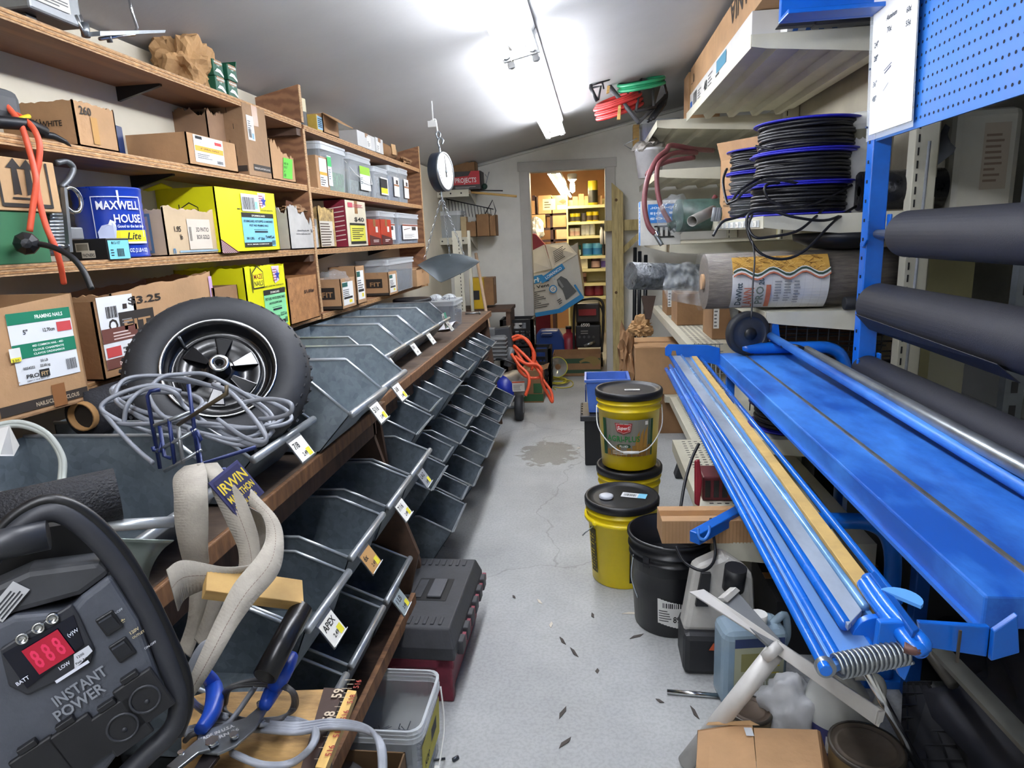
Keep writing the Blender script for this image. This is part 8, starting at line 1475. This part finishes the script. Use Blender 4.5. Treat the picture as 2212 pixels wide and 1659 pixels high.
# bag and cardboard sheet
o = crumple('plastic_sack', A(1705, 1540, z=.09), (.09, .08, .1), mat('#b4b6b8', .35, 0, .12, 8, .5, 12), 81, .28, 4, .2, True); tag(o, 'crumpled white plastic sack between the jugs', 'sack')
t = thing('cardboard_piece', 'flattened brown cardboard carton on the floor at the bottom edge', 'cardboard', A(1650, 1640, z=.1)); t.location.z = 0; o_ = t.location
q = [A(1508, 1580, z=.15), A(1625, 1562, z=.16), A(1640, 1720, z=.16), A(1500, 1720, z=.13)]; MB().slab([p-o_ for p in q][::-1], .005).build('panel', CARD, t); q = [A(1628, 1572, z=.16), A(1765, 1576, z=.17), A(1785, 1720, z=.17), A(1640, 1720, z=.16)]; MB().slab([p-o_ for p in q][::-1], .005).build('panel', CARD, t); q = [A(1765, 1576, z=.17), A(1772, 1580, z=.165), A(1812, 1720, z=.10), A(1786, 1720, z=.17)]; MB().slab([p-o_ for p in q][::-1], .005).build('side_flap', CARDD, t); q = [A(1525, 1566, z=.155), A(1640, 1566, z=.16), A(1620, 1556, z=.17), A(1530, 1560, z=.16)]; MB().slab([p-o_ for p in q][::-1], .004).build('flap', CARDL, t)
a_, b_ = A(1508, 1580, z=.15)-o_, A(1500, 1720, z=.13)-o_; a_, b_ = A(1625, 1562, z=.16)-o_, A(1508, 1580, z=.15)-o_; MB().slab([a_, b_, V((b_.x, b_.y, 0)), V((a_.x, a_.y, 0))], .005).build('wall', CARDD, t)
decal(t, 'tape', A(1612, 1592, z=.158)-o_, (1, 0, 0), (0, 1, 0), [], '#c8ccd0', .02, .03, .004)
# rods and a dark floor mat rack
stick('chrome_rod', 'long chrome rod slanting down beside the paint can', 'rod', A(2010, 1700, z=.08), P(1862, 1432, 1.55), .011, CHROME); stick('pen_rod', 'short polished rod lying on the floor by the cleaner', 'rod', A(1441, 1494, z=.009), A(1562, 1504, z=.009), .008, CHROME)
t = thing('plastic_ramp', 'black ribbed plastic ramp lying under the bench', 'ramp', A(2040, 1580, z=.06)); t.location.z = 0; o_ = t.location; BP = mat('#1a1b1e', .5, 0, .2, 10)
q = [A(u, v, z=z_)-o_ for u, v, z_ in ((1950, 1480, .06), (2010, 1480, .12), (2160, 1720, .12), (1940, 1720, .06))]; MB().slab(q[::-1], .05).build('deck', BP, t)
for k in range(8):
    f_ = k/8; a_ = q[0].lerp(q[3], f_); b_ = q[1].lerp(q[2], f_); MB().slab([a_, b_, b_+V((0, 0, .012)), a_+V((0, 0, .012))], .006).build('rib', BP, t)
for k in range(4): f_ = k/4+.1; a_ = q[0].lerp(q[1], f_); b_ = q[3].lerp(q[2], f_); MB().slab([a_, b_, b_+V((0, 0, .010)), a_+V((0, 0, .010))], .005).build('rib', BP, t)
t = thing('tape_ring', 'loop of yellow-edged banding under the dark strut', 'banding', A(2110, 1530, z=.06)); MB().tube([(.07*math.cos(g), .05*math.sin(g), 0) for g in [i*math.pi/14 for i in range(28)]], .004, 6, closed=True).build('loop', mat('#7a7a30', .5), t)
t = thing('red_crate', 'dark red wire heater guard with cords on the low shelf', 'heater', (A(1530, 1075, z=.39).x+.05, A(1530, 1075, z=.39).y, .393)); MB().box((-.08, -.04, 0), (.14, .1, .1)).build('body', mat('#5c1a22', .5), t, bevel=.006)
for k in range(6): MB().box((-.07+.033*k, -.043, .015), (-.05+.033*k, -.038, .085)).build('grille_slot', BLACK, t)
t2 = thing('red_paddle', 'red plastic handle hanging by its cord at the low shelf edge', 'handle', P(1508, 1030, 2.55)); MB().slab([P(u, v, 2.55)-t2.location for u, v in ((1502, 995), (1512, 992), (1518, 1040), (1512, 1095), (1502, 1090))][::-1], .02).build('paddle', mat('#8a1c2c', .4), t2, bevel=.006)
cable('black_lead', [P(1510, 958, 2.6), P(1495, 990, 2.58), P(1480, 1040, 2.5), P(1470, 1098, 2.45)], .006, BLACK, parent=None); tag(COL.objects[-1], 'black cord drooping from the low shelf to the kraft carton', 'cord')
cable('black_lead', [P(1460, 1180, 2.2), P(1480, 1215, 2.18), P(1520, 1232, 2.15), P(1545, 1200, 2.2), P(1535, 1120, 2.3)], .005, BLACK); tag(COL.objects[-1], 'black lead looped over the front of the black bucket', 'lead')
t = thing('shop_vacuum_hose', 'dark grey plastic nozzle lying on the floor behind the buckets', 'nozzle', A(1480, 1035, z=0)); MB().slab([(-.06, 0, 0), (.12, 0, 0), (.12, 0, .05), (.03, 0, .16), (-.01, 0, .16)], .1).build('nozzle', mat('#2a2c30', .5), t, bevel=.01); MB().tube([(.1, .05, .04), (.2, .08, .06)], .02, 10).build('neck', BLACK, t)
# dark cartons and crates in the shade under the bench
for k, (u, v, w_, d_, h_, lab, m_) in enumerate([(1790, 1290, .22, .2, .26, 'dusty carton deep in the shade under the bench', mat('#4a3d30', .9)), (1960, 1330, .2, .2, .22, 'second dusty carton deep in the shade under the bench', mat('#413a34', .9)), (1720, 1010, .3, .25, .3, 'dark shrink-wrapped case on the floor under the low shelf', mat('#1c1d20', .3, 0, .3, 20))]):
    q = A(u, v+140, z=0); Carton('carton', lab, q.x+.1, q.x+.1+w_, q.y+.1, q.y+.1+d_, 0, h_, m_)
o = crumple('added_dark_tarp', (1.22, 1.35, .2), (.3, .62, .26), mat('#14161f', .6, 0, .2, 6), 91, .35, 4, .2, True); tag(o, 'added dark tarp heap deepening the shade under the near end of the bench', 'tarp')  # dark heap added to blacken the space under the near end
c = Carton('carton', 'added black case as dark backing behind the blue bench legs', 1.0, 1.45, 2.02, 2.6, 0, .5, mat('#17181b', .7), cat='case')  # black block added as a backing so the gap behind the legs goes dark
c = Carton('carton', 'added low black case darkening the floor under the blue bench', .62, .95, 2.14, 2.5, 0, .2, mat('#1a1a1c', .8), cat='case')  # added black block, stands in for the deep shade over the pale floor
# scraps on the concrete
rr = random.Random(12)
for k, (u, v, s_) in enumerate([(1190, 1350, .02), (1215, 1385, .025), (1240, 1410, .03), (1375, 1375, .03), (1365, 1325, .04), (1215, 1540, .03), (1220, 1605, .028), (1425, 1515, .014), (1165, 1300, .02), (1500, 1540, .03), (1280, 1330, .018), (1110, 1290, .012), (1250, 968, .02), (1290, 1450, .012)]):
    p_ = A(u, v, z=.001); a = rr.random()*3; t = thing('floor_scrap', 'small dark scrap of debris on the bare aisle floor', 'debris', p_, a, 'scraps on the aisle floor'); MB().slab([(-s_, -.004, 0), (s_*.4, -.006, 0), (s_, .002, .002), (-s_*.3, .006, .001)], -.002).build('chip', mat('#4a4440' if k % 4 else '#cfc8b8', .8), t)
# orange lead hanging from the second shelf on the left
t = thing('orange_cord', 'orange extension cord hanging in front of the left shelves with a black hook strap', 'cord', P(60, 520, 1.5)); off = Matrix.Translation(-t.location); OC = mat('#d8583a', .5, 0, .08, 20)
for pts in ([(-20, 205, 1.42), (15, 230, 1.42), (45, 270, 1.42), (62, 320, 1.42), (75, 370, 1.42), (78, 400, 1.42), (72, 440, 1.42), (64, 500, 1.42)], [(0, 235, 1.44), (40, 250, 1.44), (70, 275, 1.43), (85, 310, 1.43), (84, 350, 1.43), (78, 385, 1.43), (84, 430, 1.43), (100, 490, 1.44), (118, 530, 1.45), (130, 570, 1.47), (138, 612, 1.5)], [(-20, 460, 1.42), (10, 500, 1.42), (30, 528, 1.41), (48, 538, 1.41)]):
    mb = MB(); mb.T = off; mb.tube(smooth_path([P(*q) for q in pts]), .0062, 9).build('cord', OC, t)
mb = MB(); mb.T = off; mb.tube(smooth_path([P(-20, 530, 1.42), P(40, 526, 1.41), P(100, 530, 1.4), P(150, 552, 1.4), P(180, 585, 1.4), P(198, 625, 1.4)]), .0062, 8).build('rubber_strap', BLACK, t)
mb = MB(); mb.T = off; kc = P(57, 526, 1.39); nn = (V((0, 0, CH))-kc).normalized(); mb.T = off @ frame(nn.orthogonal().normalized(), nn.cross(nn.orthogonal()).normalized(), nn, kc); mb.lathe([(0, .02), (.01, .018), (.022, .004), (.024, -.004), (.016, -.012), (0, -.014)], 9, sm=False); mb.build('knob', BLACK, t)
